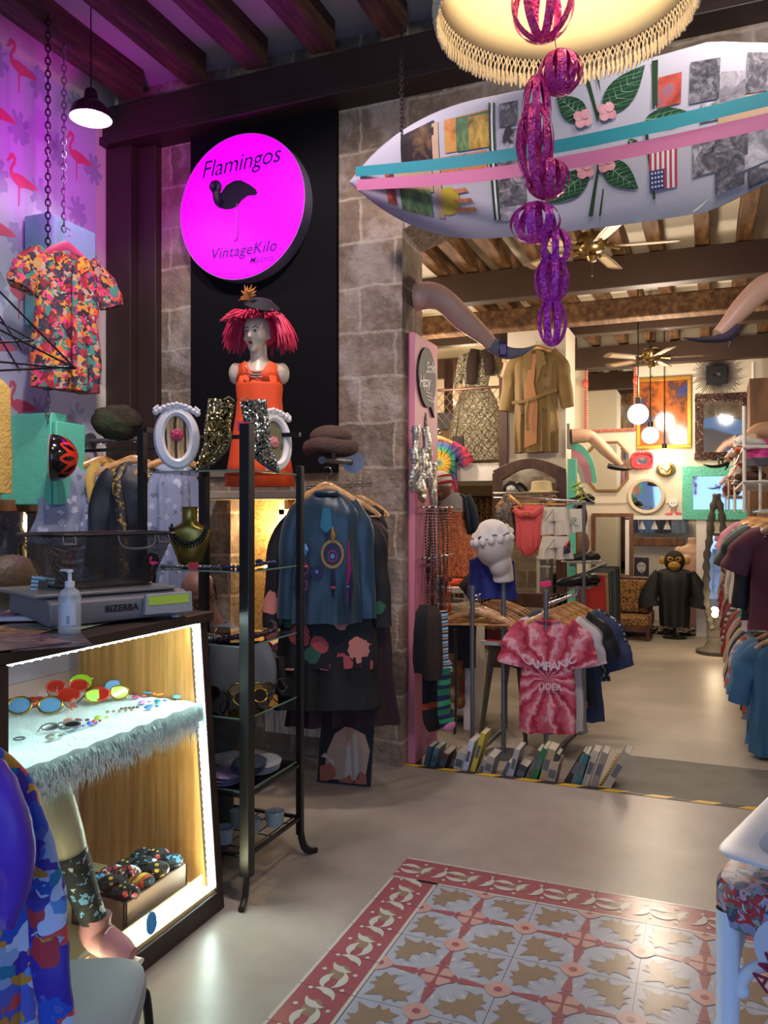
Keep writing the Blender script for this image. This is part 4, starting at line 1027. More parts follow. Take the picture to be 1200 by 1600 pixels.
# counter floor: socks box, mannequin leg, boot
bxm=mat('box_wood','#7a5a48',.6,scale=6)
t=thing('sock_box','shallow wooden box full of rolled socks on the counter floor','box',(-1.92,2.31,.09))
x0_,x1_,y0_,y1_=-2.03,-1.80,2.14,2.48
for a in ((x0_,x1_,y0_,y0_+.012),(x0_,x1_,y1_-.012,y1_),(x0_,x0_+.012,y0_,y1_),(x1_-.012,x1_,y0_,y1_)):build('side_panel',MB().bb(*a,.09,.20),bxm,t,world=True,bevel=.002)
build('bottom',MB().bb(x0_,x1_,y0_,y1_,.09,.1),bxm,t,world=True)
SM=[mat('sock_dots',kind='spots',base='#15151c',cols=['#e05a5a','#e8c040','#5ab0d8','#e88ab0'],scale=45,rough=.8),mat('sock_stripe',kind='stripes',cols=['#d8b83a','#c8502a','#1a2030','#3a8ab0','#d8b83a','#8a2a2a'],scale=12,axis='X',rough=.8),mat('sock_redwhite',kind='cells',cols=['#b02a2a','#15151c','#e0dcd8'],scale=40,rough=.8),mat('sock_blue',kind='spots',base='#101820',cols=['#3aa0d8','#e0e8f0'],scale=55,rough=.8),mat('sock_duck',kind='spots',base='#181818',cols=['#e8b83a','#f0e8d8'],scale=38,rough=.8),mat('sock_swan',kind='spots',base='#141a22',cols=['#dfe4ea','#6aa8d8'],scale=32,dist=.06,rough=.8)]
SLb=['black with coloured dots','striped yellow orange and teal','red white and black checked','black with small blue marks','black with yellow ducks','black with white swans']
sp=[(-1.99,2.20,5),(-1.97,2.27,2),(-1.97,2.35,0),(-1.96,2.43,3),(-1.91,2.20,4),(-1.90,2.27,2),(-1.90,2.36,3),(-1.90,2.43,0),(-1.84,2.19,0),(-1.845,2.27,1),(-1.84,2.35,4),(-1.84,2.43,5)]
where=['in the back left corner','in the back row','in the back row, third along','in the back right corner','at the left of the middle row','in the middle row','in the middle row, third along','at the right of the middle row','in the front left corner','in the front row','in the front row, third along','in the front right corner']
for i,(x_,y_,k) in enumerate(sp):
    mb=MB();mb.ell((0,0,0),(.05,.036,.03),18,10);mb.tube([(-.03+.012*q,-.028,.012+.003*(q % 2)) for q in range(6)],.010,6)
    mb.xform(Matrix.Translation((x_,y_,.205+.014*random.random()+(.015 if 3<i<8 else 0)))@Matrix.Rotation(random.uniform(.2,1.4),4,'Z'))
    solo('rolled_socks','rolled socks %s, %s' % (SLb[k],where[i]),'socks',mb,SM[k],group='rolled socks in the wooden box')
lg=thing('mannequin_leg','cream mannequin leg wearing a sock, bent at the knee inside the counter','mannequin leg',P(120,1430,2.45))
mb=MB();mb.tube(smoothpath([P(-20,1290,2.45),P(30,1235,2.44),P(74,1232,2.43),P(98,1290,2.44),P(118,1360,2.47),P(140,1420,2.49),P(150,1445,2.5)],6),interp([.072,.066,.058,.055,.047,.034,.032]),20);build('leg',mb,mat('leg_cream','#d9cdb4',.35),lg,world=True)
mb=MB();mb.tube(smoothpath([P(108,1330,2.455),P(118,1360,2.468),P(138,1415,2.488),P(152,1448,2.50)],6),interp([.056,.052,.042,.040]),20);build('sock',mb,SM[5],lg,world=True)
bt=thing('lace_boot','pink canvas boot with white laces and toe on the mannequin leg','boot',P(150,1470,2.42))
bc=P(150,1470,2.47)
pkc=mat('pink_canvas','#b07a80',.7,scale=12)
D_=V((CS,SN,0))*.93-V((-SN,CS,0))*.3;D_.normalize()
mb=MB();q=P(150,1440,2.5)
mb.tube(smoothpath([q+V((0,0,.02)),q-V((0,0,.035)),q-V((0,0,.06))+D_*.05,q-V((0,0,.072))+D_*.10,q-V((0,0,.078))+D_*.135],6),interp([.045,.048,.045,.036,.02]),16);mb.tube([q+V((0,0,.02)),q+V((0,0,.012))],[.047,.047],16)
build('upper',mb,pkc,bt,world=True)
mb=MB();z_=q.z-.11;mb.tube([q-D_*.04+V((0,0,z_-q.z)),q+D_*.05+V((0,0,z_-q.z)),q+D_*.15+V((0,0,z_-q.z))],[(.012,.045),(.012,.045),(.012,.036)],14,up=(0,0,1));build('sole',mb,white,bt,world=True)
mb=MB()
for k in range(5):
    c=q+D_*(.03+.02*k)-V((0,0,.005+.014*k));s_=D_.cross(V((0,0,1)))*.022;mb.tube([c-s_,c+V((0,0,.008)),c+s_],.003,5)
mb.tube([q+D_*.03,q+D_*.045-V((0,0,.06))-D_.cross(V((0,0,1)))*-.045],.0035,5);build('laces',mb,white,bt,world=True)
p=PX(235,1442,-1.708);solo('blue_sticker','round blue sticker on the lower edge of the counter glass','sticker',MB().prism([(.028*math.cos(a)*(1 if a>PI else .9),.036*math.sin(a)) for a in [2*PI*k/20 for k in range(20)]],(-1.706,p.y,p.z),(0,1,0),(-.07,0,1),.004),mat('blue_paint','#3aa0f0',.4))

# ---- things on the worktop
ZW=ZT+.035
def W_(px,py):return PZ(px,py,ZW)
pap=[mat('magazine_%d' % i,kind='noise',cols=c,scale=14,dist=.3,rough=.35) for i,c in enumerate((['#6a4030','#c08a5a','#e0c090'],['#2a2830','#5a5058','#a08a90'],['#7a8a7a','#b0b8a0','#5a6a70'],['#503848','#8a6a70','#c8a8a0']))]
for i,(px,py,rz,lab) in enumerate(((30,985,20,'orange and tan printed sheet at the left of the counter top'),(75,1003,50,'dark printed sheet behind the sanitiser bottle'),(120,975,10,'pale green printed sheet under the scale'),(20,1005,70,'purple brown printed sheet at the near edge of the counter top'))):
    c=W_(px,py);mb=MB();mb.box((c.x,c.y,ZW+.002+.0015*i),(.21,.29,.0012),(0,0,R(rz)));solo('printed_sheet',lab,'paper',mb,pap[i],group='papers on the counter')
c=W_(40,968);t=thing('notebook','closed notebook with a pink cover on the counter top','notebook',(c.x,c.y,ZW+.007),R(30))
build('pages',MB().box((0,0,.008),(.15,.2,.014)),white,t);build('cover',MB().box((0,0,.018),(.155,.205,.005)).box((0,0,0.001),(.155,.205,.003)),mat('pink_cover','#c08090',.5),t,bevel=.001);build('strap',MB().box((.0,-.08,.022),(.02,.05,.004)),black,t)
# sanitiser
c=PZ(108,985,ZW);c=P(108,985,2.12);c.z=ZW
c=W_(109,990)
t=thing('sanitiser_bottle','clear pump bottle with a white label on the counter top','bottle',(c.x,c.y,ZW))
bh=(990-915)/F*(c-V((0,0,c.z))).length*.95
H_=.145;rr_=.034
pet=mat('clear_gel','#dfe6ea',.08,var=0,alpha=.42,spec=.6)
mb=MB();mb.lathe([(0,.001),(rr_*.95,.001),(rr_,.006),(rr_,H_*.80),(rr_*.8,H_*.93),(.013,H_),(.013,H_+.004)],n=32);build('bottle_body',mb,pet,t)
mb=MB();mb.lathe([(.014,H_),(.015,H_+.018),(.006,H_+.02),(.006,H_+.045),(.010,H_+.047),(.010,H_+.055),(0,H_+.056)],n=20);mb.box((-.014,0,H_+.052),(.04,.012,.006));mb.cyl((0,0,.01),(0,0,H_),.0025,n=8);build('pump',mb,mat('white_plastic','#e8e8e8',.35),t)
mb=MB();a0=R(-70-22);mb.loft([[V(((rr_+.0008)*math.cos(a0+k*.12),(rr_+.0008)*math.sin(a0+k*.12),z)) for k in range(12)] for z in (.03,.1)],cap=False,closed=False)
build('label',mb,mat('bottle_label','#d0d4dc',.5),t)
mb=MB();mb.loft([[V(((rr_+.0014)*math.cos(a0+.5+k*.04),(rr_+.0014)*math.sin(a0+.5+k*.04),z)) for k in range(8)] for z in (.035,.06)],cap=False,closed=False);build('barcode',mb,mat('barcode',kind='stripes',cols=['#202020','#d0d4dc'],pos=[0,.5],scale=400,axis='Z'),t)
# scale
sc_m=mat('scale_grey','#77757a',.45,scale=3,var=.04);sc_p=mat('scale_pan','#8f8a88',.35,.3,var=.04)
q0=W_(205,963);t=thing('weighing_scale','grey electronic weighing scale with a green display, under the wire basket','scale',(-2.06,2.25,ZW))
def SCm(a,b_,c):return (a,b_,c)
mb=MB();prof=[(.0,.025),(.16,.012),(.19,.012),(.20,.035),(.19,.085),(.155,.10),(-.16,.10),(-.175,.06),(-.165,.025)]
mb.prism([(x_,z) for x_,z in prof],(-2.07,2.53,ZW),(1,0,0),(0,0,1),.5)
build('housing',mb,sc_m,t,world=True,bevel=.004)
build('pan',MB().bb(-2.27,-1.90,1.99,2.49,ZW+.103,ZW+.115),sc_p,t,world=True,bevel=.004)
o_=V((-1.868,2.44,ZW+.060));X_,Y_=V((0,1,0)),V((-.10,0,.99)).normalized()
mb=MB();mb.prism([(-.10,-.036),(.085,-.036),(.085,.034),(-.09,.034)],o_,X_,Y_,.022);build('display_panel',mb,mat('scale_light','#9a9aa0',.4),t,world=True,bevel=.003)
Zd=X_.cross(Y_)
build('display',MB().prism([(-.085,-.004),(.07,-.004),(.07,.026),(-.085,.026)],o_+Zd*.0222,X_,Y_,.002),mat('lcd_green','#8fa33a',.3,emit='#7f9a30',estr=.25),t,world=True)
mb=MB();addtext(mb,'BIZERBA',.030,V((-1.8695,2.27,ZW+.055)),(0,1,0),(0,0,1),off=.0012,space=1.05);build('lettering',mb,mat('logo_black','#222226',.4),t,world=True,smooth=False)
mb=MB()
for y_ in (2.08,2.50):mb.cyl((-1.92,y_,ZW),(-1.92,y_,ZW+.02),.016,n=16);mb.cyl((-2.2,y_,ZW),(-2.2,y_,ZW+.03),.016,n=16)
build('feet',mb,white,t,world=True)
t.rotation_euler=(0,0,R(-24));t.location=(-2.03,2.24,ZW)
# wire basket
meshm=bpy.data.materials.new('basket_mesh');meshm.use_nodes=True
nt=meshm.node_tree;nd=nt.nodes;b_=nd['Principled BSDF'];b_.inputs['Base Color'].default_value=(.012,.012,.012,1);b_.inputs['Roughness'].default_value=.4
tc=nd.new('ShaderNodeTexCoord');sx=nd.new('ShaderNodeSeparateXYZ');nt.links.new(tc.outputs['UV'],sx.inputs[0]);sx2=nd.new('ShaderNodeSeparateXYZ')
nt.links.new(tc.outputs['Object'],sx.inputs[0])
def M1(op,a,b2=None):
    n=nd.new('ShaderNodeMath');n.operation=op
    for i,v in enumerate((a,b2)):
        if v is None:continue
        if isinstance(v,(int,float)):n.inputs[i].default_value=v
        else:nt.links.new(v,n.inputs[i])
    return n.outputs[0]
hsum=M1('ADD',sx.outputs[0],sx.outputs[1])
g1=M1('LESS_THAN',M1('FRACT',M1('MULTIPLY',M1('ADD',hsum,sx.outputs[2]),120)),.36);g2=M1('LESS_THAN',M1('FRACT',M1('MULTIPLY',M1('SUBTRACT',hsum,sx.outputs[2]),120)),.36)
nt.links.new(M1('MAXIMUM',g1,g2),b_.inputs['Alpha'])
bc=V((-2.03,2.27,ZW+.118));t=thing('wire_basket','black mesh bicycle basket with a flamingo badge standing on the scale','basket',bc,R(-24))
def rr(hx,hy,z,n=40,p=.35):return [V((hx*math.copysign(abs(math.cos(a))**p,math.cos(a)),hy*math.copysign(abs(math.sin(a))**p,math.sin(a)),z)) for a in [2*PI*k/n for k in range(n)]]
bot,top=rr(.11,.17,.006),rr(.155,.245,.185)
mb=MB();mb.loft([bot,[a.lerp(b2,.5) for a,b2 in zip(bot,top)],top],cap=False);mb.add([p_ for p_ in bot],[tuple(range(len(bot)))]);build('mesh_sides',mb,meshm,t)
mb=MB();mb.tube([p_+V((0,0,.0)) for p_ in top],.006,8,loop=True);mb.tube(bot,.005,8,loop=True)
build('rim',mb,black,t)
mb=MB();mb.tube(smoothpath([(.155,.0,.185),(.165,.02,.14),(.165,.12,.14),(.155,.14,.185)],6),.004,6)
for y_ in (-.17,.17):m2=MB();m2.tube([(.155,y_-.02,.18),(.165,y_-.02,.155),(.165,y_+.02,.155),(.155,y_+.02,.18)],.004,6);build('clip',m2,steel,t)
build('handle',mb,steel,t)
bd=MB();bd.prism([(.034*math.cos(a),.034*math.sin(a)) for a in [2*PI*k/24 for k in range(24)]],(.146,.125,.085),(0,1,0),(.2,0,1),.004);build('badge',bd,black,t)
bd=MB();bd.prism([(x*.06,(y-.45)*.06) for x,y in FLAM],(.1512,.13,.083),(0,1,0),(.2,0,1),.002);build('flamingo_mark',bd,mat('hot_pink','#e0407a',.4),t)
# things behind the bottle
c=W_(20,955);solo('brown_bag','rounded olive brown leather bag on the counter top, behind the notebook','bag',MB().ell(c+V((-.12,.1,.10)),(.09,.15,.11),24,16),mat('olive_leather','#5a4a34',.5,bump=.3))
mb=MB();c=W_(48,960);path=[(c+V((-.03+.06*math.cos(a),.1,.045+.045*math.sin(a)))) for a in [R(x) for x in range(-30,200,15)]];mb.tube(path,[(.004,.045)]*len(path),8,up=(0,0,1));solo('wooden_band','bent band of striped light wood on the counter top','wood band',mb,mat('zebra_wood',kind='wood',cols=['#7a4626','#b07040','#c89060'],scale=14,stretch=(1,.3,8)))
c=P(66,920,2.75);t=thing('striped_card','small card with blue and white stripes standing behind the wooden band','card',c,R(30),rot=(R(-12),R(8),R(55)));build('sheet',MB().box((0,0,0),(.075,.003,.085)),mat('blue_stripes',kind='stripes',cols=['#4a8aa0','#d0d8dc'],pos=[0,.5],scale=75,axis='Z'),t)
build('print',MB().box((0,-.003,.012),(.03,.002,.03)).box((0,-.003,-.02),(.045,.002,.018)),mat('card_print','#5a4a40',.6),t)
# ================================================================ GLASS SHELF RACK
rk=thing('display_rack','tall black metal rack with glass shelves and curved feet beside the counter','display rack',(-1.90,2.865,0))
RX0,RX1,RY0,RY1=-2.15,-1.655,2.66,3.09
def post(x,y,zt,s=.022,zb=.10):return MB().bb(x-s,x+s,y-s,y+s,zb,zt)
build('post',post(RX1,RY0,1.84),black,rk,world=True,bevel=.003);build('post',post(RX1,RY1,1.70,.014),black,rk,world=True,bevel=.003)
build('post',post(RX0,RY0,1.84,.014),black,rk,world=True);build('post',post(RX0,RY1,1.84,.018),black,rk,world=True)
for x,y,dx,dy in ((RX1,RY0,.3,-.95),(RX1,RY1,.5,.9),(RX0,RY0,-.7,-.7),(RX0,RY1,-.7,.7)):
    d=V((dx,dy,0)).normalized()
    mb=MB();mb.tube(smoothpath([V((x,y,.2)),V((x,y,.10))+d*.005,V((x,y,.03))+d*.03,V((x,y,.012))+d*.085],6),[(.017,.013)]*19,8,up=(dx,dy,0));build('foot',mb,black,rk,world=True)
mb=MB();z=1.84
mb.bb(RX0,RX0+.02,RY0,RY1,z-.012,z+.006).bb(RX0,RX1,RY1-.01,RY1+.01,z-.012,z+.006);build('top_bar',mb,black,rk,world=True);mb=MB()
for z in (.41,.18):mb.bb(RX0,RX1,RY0-.008,RY0+.008,z-.012,z).bb(RX0,RX1,RY1-.008,RY1+.008,z-.012,z).bb(RX0-.008,RX0+.008,RY0,RY1,z-.012,z).bb(RX1-.008,RX1+.008,RY0,RY1,z-.012,z)
for k in range(9):x=RX0+(RX1-RX0)*(k+.5)/9;mb.cyl((x,RY0,.174),(x,RY1,.174),.003,n=6)
for k in range(3):y=RY0+(RY1-RY0)*(k+.5)/3;mb.cyl((RX0,y,.17),(RX1,y,.17),.003,n=6)
build('lower_grid',mb,black,rk,world=True)
gedge=mat('glass_edge','#7f9a88',.2,alpha=.8)
for z in (1.665,1.27,.98,.70,.42):
    build('glass_shelf',MB().bb(RX0+.01,RX1-.01,RY0+.01,RY1-.01,z-.005,z),glass('shelf_glass','#d2dcd2',1.35),rk,world=True,smooth=False)
    mb=MB();mb.bb(RX1-.012,RX1-.009,RY0+.01,RY1-.01,z-.006,z).bb(RX0+.01,RX1-.01,RY0+.006,RY0+.009,z-.006,z);build('shelf_edge',mb,gedge,rk,world=True)
ZR=1.665
# oval frames
ornw=mat('porcelain_white','#e2dedc',.35,var=.02);anim=mat('animal_print',kind='stripes',cols=['#b08a5a','#3a2416','#c8a878'],pos=[0,.45,.75],scale=26,axis='X',dist=.06)
def oval(label,c,rz,pic,rose,lean=-8):
    t=thing('oval_picture_frame',label,'picture frame',c,group='white oval frames on the display rack',rot=(R(lean),0,rz))
    n=44;rings=[]
    for pr in ((.088,.012),(.092,0),(.085,-.016),(.062,-.022),(.050,-.014),(.047,0)):
        rings.append([V((pr[0]*math.cos(2*PI*k/n),pr[1],.135+(pr[0]+.040)*math.sin(2*PI*k/n))) for k in range(n)])
    mb=MB();mb.loft(rings,cap=False,loop=True);build('moulding',mb,ornw,t)
    mb=MB()
    for k in range(-4,5):
        mb.ell((k*.017,-.012,.262-abs(k)*.004+.006*(k % 2)),(.014,.012,.013),12,8);
        if abs(k)<3:mb.ell((k*.017,-.018,.272-abs(k)*.004),(.011,.009,.010),10,7)
    for sd in (-1,1):mb.ell((sd*.083,-.01,.238),(.013,.013,.014),12,8);mb.tube([(sd*.07,-.012,.262),(sd*.09,-.012,.245)],.009,8)
    build('floral_crest',mb,ornw,t)
    build('picture',MB().add([(.05*math.cos(2*PI*k/30),-.004,.135+.088*math.sin(2*PI*k/30)) for k in range(30)],[tuple(range(30))]),pic,t,smooth=False)
    mb=MB()
    for k in range(7):a=k*.9;mb.ell((rose[0]+.014*math.cos(a),-.01,rose[1]+.014*math.sin(a)),(.012,.006,.012),10,6)
    mb.ell((rose[0],-.014,rose[1]),(.012,.006,.012),10,6);build('rose',mb,rose[2],t)
    build('strut',MB().tube([(.0,.01,.12),(.0,.07,.02)],.006,6).tube([(0,.01,.03),(0,.07,.02)],.004,6),ornw,t)
oval('white oval frame, pink rose on tiger print, left on the rack top',PY(277,735,2.70),R(42),anim,(-.0,.145,mat('rose_pink','#c0305a',.6)))
oval('white oval frame, pale rose and green leaves, right on the rack top',PX(432,738,-1.74),R(66),mat('leaf_picture',kind='noise',cols=['#3a3028','#7a7a5a','#8a6a4a'],scale=22,dist=.2),(-.005,.13,mat('rose_pale','#c87a80',.6)))
# sequined ankle boots standing toe down
def boot(label,c,rz,m_):
    t=thing('sequin_boot',label,'boot',c,group='gold sequin boots on the display rack',rot=(0,0,rz))
    mb=MB();path=smoothpath([(.015,0,.285),(.01,0,.24),(.0,0,.18),(.0,0,.13),(-.02,0,.08),(-.055,0,.035),(-.085,0,.0)],5)
    rs=interp([.052,.050,.050,.052,.040,.026,.006],5);mb.tube(path,[(r_,r_*.78) for r_ in rs],20,up=(1,0,0),cap=False);build('upper',mb,m_,t,solid=.003)
    mb=MB();mb.tube([(.065,0,.285),(.045,0,.30),(.0,.0,.275),(-.035,0,.262)],.003,6);build('trim',mb,mat('gold_trim','#8a7a4a',.5),t)
    mb=MB();mb.tube(smoothpath([(.052,0,.14),(.035,0,.09),(-.02,0,.04),(-.088,0,-.004)],5),[(.004,.024)]*15+[(.003,.005)],10,up=(1,0,1));build('sole',mb,mat('boot_sole','#4a4236',.5),t)
gseq=glitter('gold_sequins','#8a7a42','#e8dca8',.25);sseq=glitter('silver_sequins','#8aa0a0','#f4f4e8',.2)
boot('gold sequin ankle boot with pointed toe, on the left of the rack top',PY(340,737,2.72)+V((.0,0,.0)),R(30),gseq)
boot('silver and gold sequin ankle boot beside the right oval frame, on the rack top',PX(402,737,-1.70),R(215),sseq)
for (px,py,lab) in ((382,670,'pink price card on top of the rack corner post'),):
    p=P(px-1,py-4,3.1);solo('price_card',lab,'price tag',MB().box(p,(.05,.004,.035),(0,0,YAW)),mat('neon_pink','#e8206a',.5))
# necklace bust
c=V((-2.02,2.80,1.27));t=thing('necklace_bust','gold necklace bust wearing a dark jewelled collar on the upper glass shelf','display bust',c,R(25))
mb=MB();mb.loft([[V((a*math.cos(q),b2*math.sin(q)-o,z)) for q in [2*PI*k/28 for k in range(28)]] for z,a,b2,o in ((0,.03,.02,.0),(.02,.048,.028,.0),(.07,.066,.035,.0),(.115,.086,.04,.0),(.15,.090,.042,.0),(.165,.072,.04,.0),(.178,.045,.036,.0),(.19,.032,.032,-.005),(.245,.032,.032,-.01),(.252,.036,.036,-.01))]);build('bust',mb,mat('brushed_gold','#9a8440',.3,.85),t)
mb=MB()
for k in range(19):
    a=-PI/2+(k-9)*.16;r_=.062;x_=.070*math.sin((k-9)*.17);z_=.185-.085*math.cos((k-9)*.16)+.0;y_=-.050-.0*k+.03*(abs(k-9)/9)**2
    mb.ell((x_,y_,z_),(.006,.005,.009),8,6);mb.ell((x_*1.12,y_-.002,z_-.012),(.004,.004,.01),6,5)
build('collar_necklace',mb,mat('dark_gem','#2a2622',.2,.4),t)
def beadrow(label,pts,m_,r_=.008,grp='bead necklaces on the glass shelves'):
    mb=MB();pts=smoothpath(pts,8)
    for i,p in enumerate(pts):mb.ell(V(p)+V((random.uniform(-1,1),random.uniform(-1,1),0))*r_*.4,r_*random.uniform(.8,1.2),8,5)
    solo('bead_necklace',label,'necklace',mb,m_,group=grp)
vb=mat('violet_beads','#4a4468',.25,.3);sb_=mat('silver_beads','#8a8a90',.25,.7);wb=mat('wine_beads','#3a1a2a',.25)
z=1.279;beadrow('silver bead necklace lying at the left of the upper glass shelf',[(-2.08,2.69,z),(-1.98,2.70,z),(-1.90,2.72,z),(-1.84,2.74,z)],sb_)
beadrow('violet bead necklace heaped at the right of the upper glass shelf',[(-1.82,2.75,z),(-1.74,2.80,z),(-1.70,2.92,z+.012),(-1.72,2.98,z),(-1.78,2.94,z+.01),(-1.72,2.88,z+.02)],vb)
z=.989;beadrow('silver chain necklace coiled at the left of the middle glass shelf',[(-2.05,2.70,z),(-1.93,2.70,z),(-1.85,2.76,z),(-1.92,2.80,z),(-2.0,2.76,z)],sb_,.009)
beadrow('dark wine bead necklace curled up at the right of the middle glass shelf',[(-1.82,2.72,z),(-1.76,2.78,z+.01),(-1.71,2.85,z+.01),(-1.70,2.95,z+.02),(-1.74,3.0,z+.04)],wb,.012)
p=V((-1.93,2.70,1.27));solo('price_card','small red folded price card at the front of the upper glass shelf','price tag',MB().box(p+V((0,0,.013)),(.035,.02,.026),(0,0,.4)),mat('red_card','#c8283a',.5))
for i,(x,y,rz,a,b_,lab) in enumerate(((-1.72,2.80,60,gold,dkl,'gold rimmed dark round glasses at the front of the lower glass shelf'),(-1.80,2.90,30,gold,mat('amber_lens','#a07a2a',.15),'gold rimmed amber glasses in the middle of the lower glass shelf'),(-1.72,3.0,80,black,dkl,'black rimmed dark glasses at the back right of the lower glass shelf'),(-1.95,2.78,20,black,dkl,'thin black rimmed glasses at the left of the lower glass shelf'))):
    sunglasses(lab,(x,y,.727),R(rz),a,b_,1.3,'sunglasses on the lower glass shelf',R(-20))
# folded knits on bottom glass shelf
knit=[('lilac','#7a6a8a'),('grey','#8a8a98'),('dark blue','#3a4058'),('white ribbed','#b0b0b8')]
for i,(x,y,k) in enumerate(((-1.80,2.75,0),(-1.74,2.92,3),(-1.92,2.90,1),(-1.74,2.80,2))):
    nm,h=knit[k];mb=MB();z0=.42+(.03 if i==3 else 0)
    for q in range(3):mb.ell((x+.005*q,y,z0+.012+.014*q),(.07,.10,.011),24,8,(0,0,.3+q*.05))
    solo('folded_knitwear',nm+' folded knitted scarf '+('on the low glass shelf' if i!=3 else 'on top of the lilac one on the low glass shelf'),'scarf',mb,mat('knit'+nm,h,.95,scale=30,var=.3,bump=.8,bscale=70),group='folded knits on the low glass shelf')
# glass tealights on the lowest grid
gt=mat('frosted_cup','#9fb0b8',.15,alpha=.55)
for i,(x,y) in enumerate(((-1.90,2.74),(-1.80,2.72),(-1.75,2.84),(-1.70,2.95),(-1.84,2.90),(-2.0,2.78))):
    mb=MB();mb.lathe([(0,.003),(.034,.003),(.042,.06),(.040,.062),(.036,.01),(0,.008)],(x,y,.182),24)
    solo('glass_cup','small frosted glass cup on the lowest grid, '+('front left','front middle','right of the front middle one','rightmost','behind the front ones','leftmost')[i],'cup',mb,gt,group='small glass cups on the lowest rack grid')

# ================================================================ WALL NICHE
osb=mat('osb_board',kind='noise',cols=['#8a6030','#c09a58','#dcc088'],scale=26,dist=.4,rough=.7)
solo('osb_panel','golden chipboard panel at the left of the lit niche','panel',MB().bb(-2.85,-2.62,4.62,4.68,.63,1.60),osb)
a0=PY(412,850,4.6).x;solo('plywood_panel','tall brown plywood panel at the right of the lit niche','panel',MB().bb(a0,-2.13,4.64,4.70,.63,1.57),mat('plywood',kind='wood',cols=['#7a4f2a','#a0703e','#b88650'],scale=5,stretch=(3,3,.4)))
t=thing('niche_mirror','octagonal mirror with black scroll inside the lit niche','mirror',(-2.50,4.6,1.25))
pts=[(.10*math.cos(a),.17*math.sin(a)) for a in [R(22.5+45*k) for k in range(8)]]
build('glass',MB().prism(pts,(-2.50,4.615,1.27),(1,0,0),(0,0,1),.01),mirror,t,world=True);build('scroll',MB().tube([(-2.57+.11*math.cos(a),4.59,1.22+.13*math.sin(a)) for a in [R(k) for k in range(-75,76,10)]],.008,6),black,t,world=True)
solo('white_post','white painted post with bracket inside the lit niche','post',MB().bb(-2.60,-2.555,4.56,4.6,.63,1.58).bb(-2.60,-2.2,4.56,4.6,1.48,1.52).bb(-2.34,-2.29,4.55,4.6,1.25,1.58),mat('cream_paint','#c8b898',.5),bevel=.003)
t=thing('niche_lamp','small white shaded spot lamp hanging inside the lit niche','lamp',(-2.47,4.5,1.46));build('shade',MB().lathe([(.05,-.03),(.03,.0),(.012,.02),(.01,.06)],n=20),white,t);build('bulb',MB().ell((0,0,-.022),.02,10,8),mat('bulb_niche','#ffffff',.4,emit='#ffe0a8',estr=8),t)
mb=MB();cloth(mb,[(0,.05,.02),(-.3,.06,.025),(-.62,.055,.02)],folds=4,amp=.012);mb.xform(Matrix.Translation((-2.41,4.57,1.27)));solo('animal_fur_strip','strip of brown and cream fur hanging in the lit niche','fur',mb,mat('wild_fur',kind='noise',cols=['#2a1c12','#6a5236','#b8a080'],scale=14,stretch=(2,1,.6),dist=.3,rough=.95,bump=1,bscale=80))
solo('marble_slab','white stone slab table on the sill of the lit niche','slab',MB().bb(-2.75,-2.06,4.10,4.55,.645,.70),mat('marble','#e2ded0',.3,scale=4,var=.05),bevel=.004)
c=V((-2.19,4.30,.70));mb=MB();mb.lathe([(0,0),(.045,0),(.05,.01),(.085,.10),(.09,.15),(.07,.20),(.032,.225),(.03,.24),(.045,.25),(.038,.25),(.024,.235),(.02,.2)],c,32);solo('ceramic_vase','cream ceramic vase on the right of the white niche slab','vase',mb,mat('cream_glaze','#cfc8b0',.35,var=.06))
for i,(px,py,a,b_,lab) in enumerate(((388,1035,mat('white_frame','#e8e4dc',.3),dkl,'white rimmed dark glasses on the niche slab'),(402,1025,redp,redl,'red rimmed glasses on the niche slab'),(425,1028,lil,pkl,'lilac rimmed glasses on the niche slab'),(383,1022,redp,pkl,'red rimmed pink glasses at the back of the niche slab'),(420,1040,steel,vb,'thin silver rimmed glasses near the front of the niche slab'),(437,1034,lil,mat('blue2','#5a5ac8',.2),'violet rimmed blue glasses beside the vase'))):
    q=PZ(px,py,.71);sunglasses(lab,(q.x,q.y,.728),R(30+12*i),a,b_,1.5,'sunglasses on the niche slab',R(-30))
solo('old_plank_panel','worn white plank panel standing under the lit niche','panel',MB().bb(-2.55,-2.1,4.30,4.34,.15,.60),mat('worn_white',kind='noise',cols=['#6a5a48','#b8b0a4','#cfc8bc'],scale=7,stretch=(5,1,.5),rough=.8))
# ================================================================ MANNEQUINS
def head(mb,c,h,f,r_):# f: forward unit vector, h: head height
    f=V(f).normalized();up_=V((0,0,1));s=f.cross(up_).normalized();Mh=Matrix((s,f,up_)).transposed();c=V(c)
    L=lambda x,y,z:c+Mh@V((x*h,y*h,z*h))
    E=lambda p,q:mb.ell(L(*p),tuple(k*h for k in q),24,16,Mh)
    E((0,-.06,.14),(.33,.40,.36));E((0,.06,-.05),(.27,.29,.34));E((0,.13,-.30),(.17,.17,.16));E((0,.23,-.40),(.09,.08,.07))
    E((0,.36,-.07),(.045,.07,.11));E((0,.40,-.13),(.055,.06,.04));E((0,.30,.10),(.19,.06,.05));E((0,.29,-.25),(.085,.05,.035))
    for sd in (-1,1):E((sd*.30,-.03,-.03),(.04,.09,.13));E((sd*.17,.19,-.13),(.09,.10,.08))
    return L,Mh
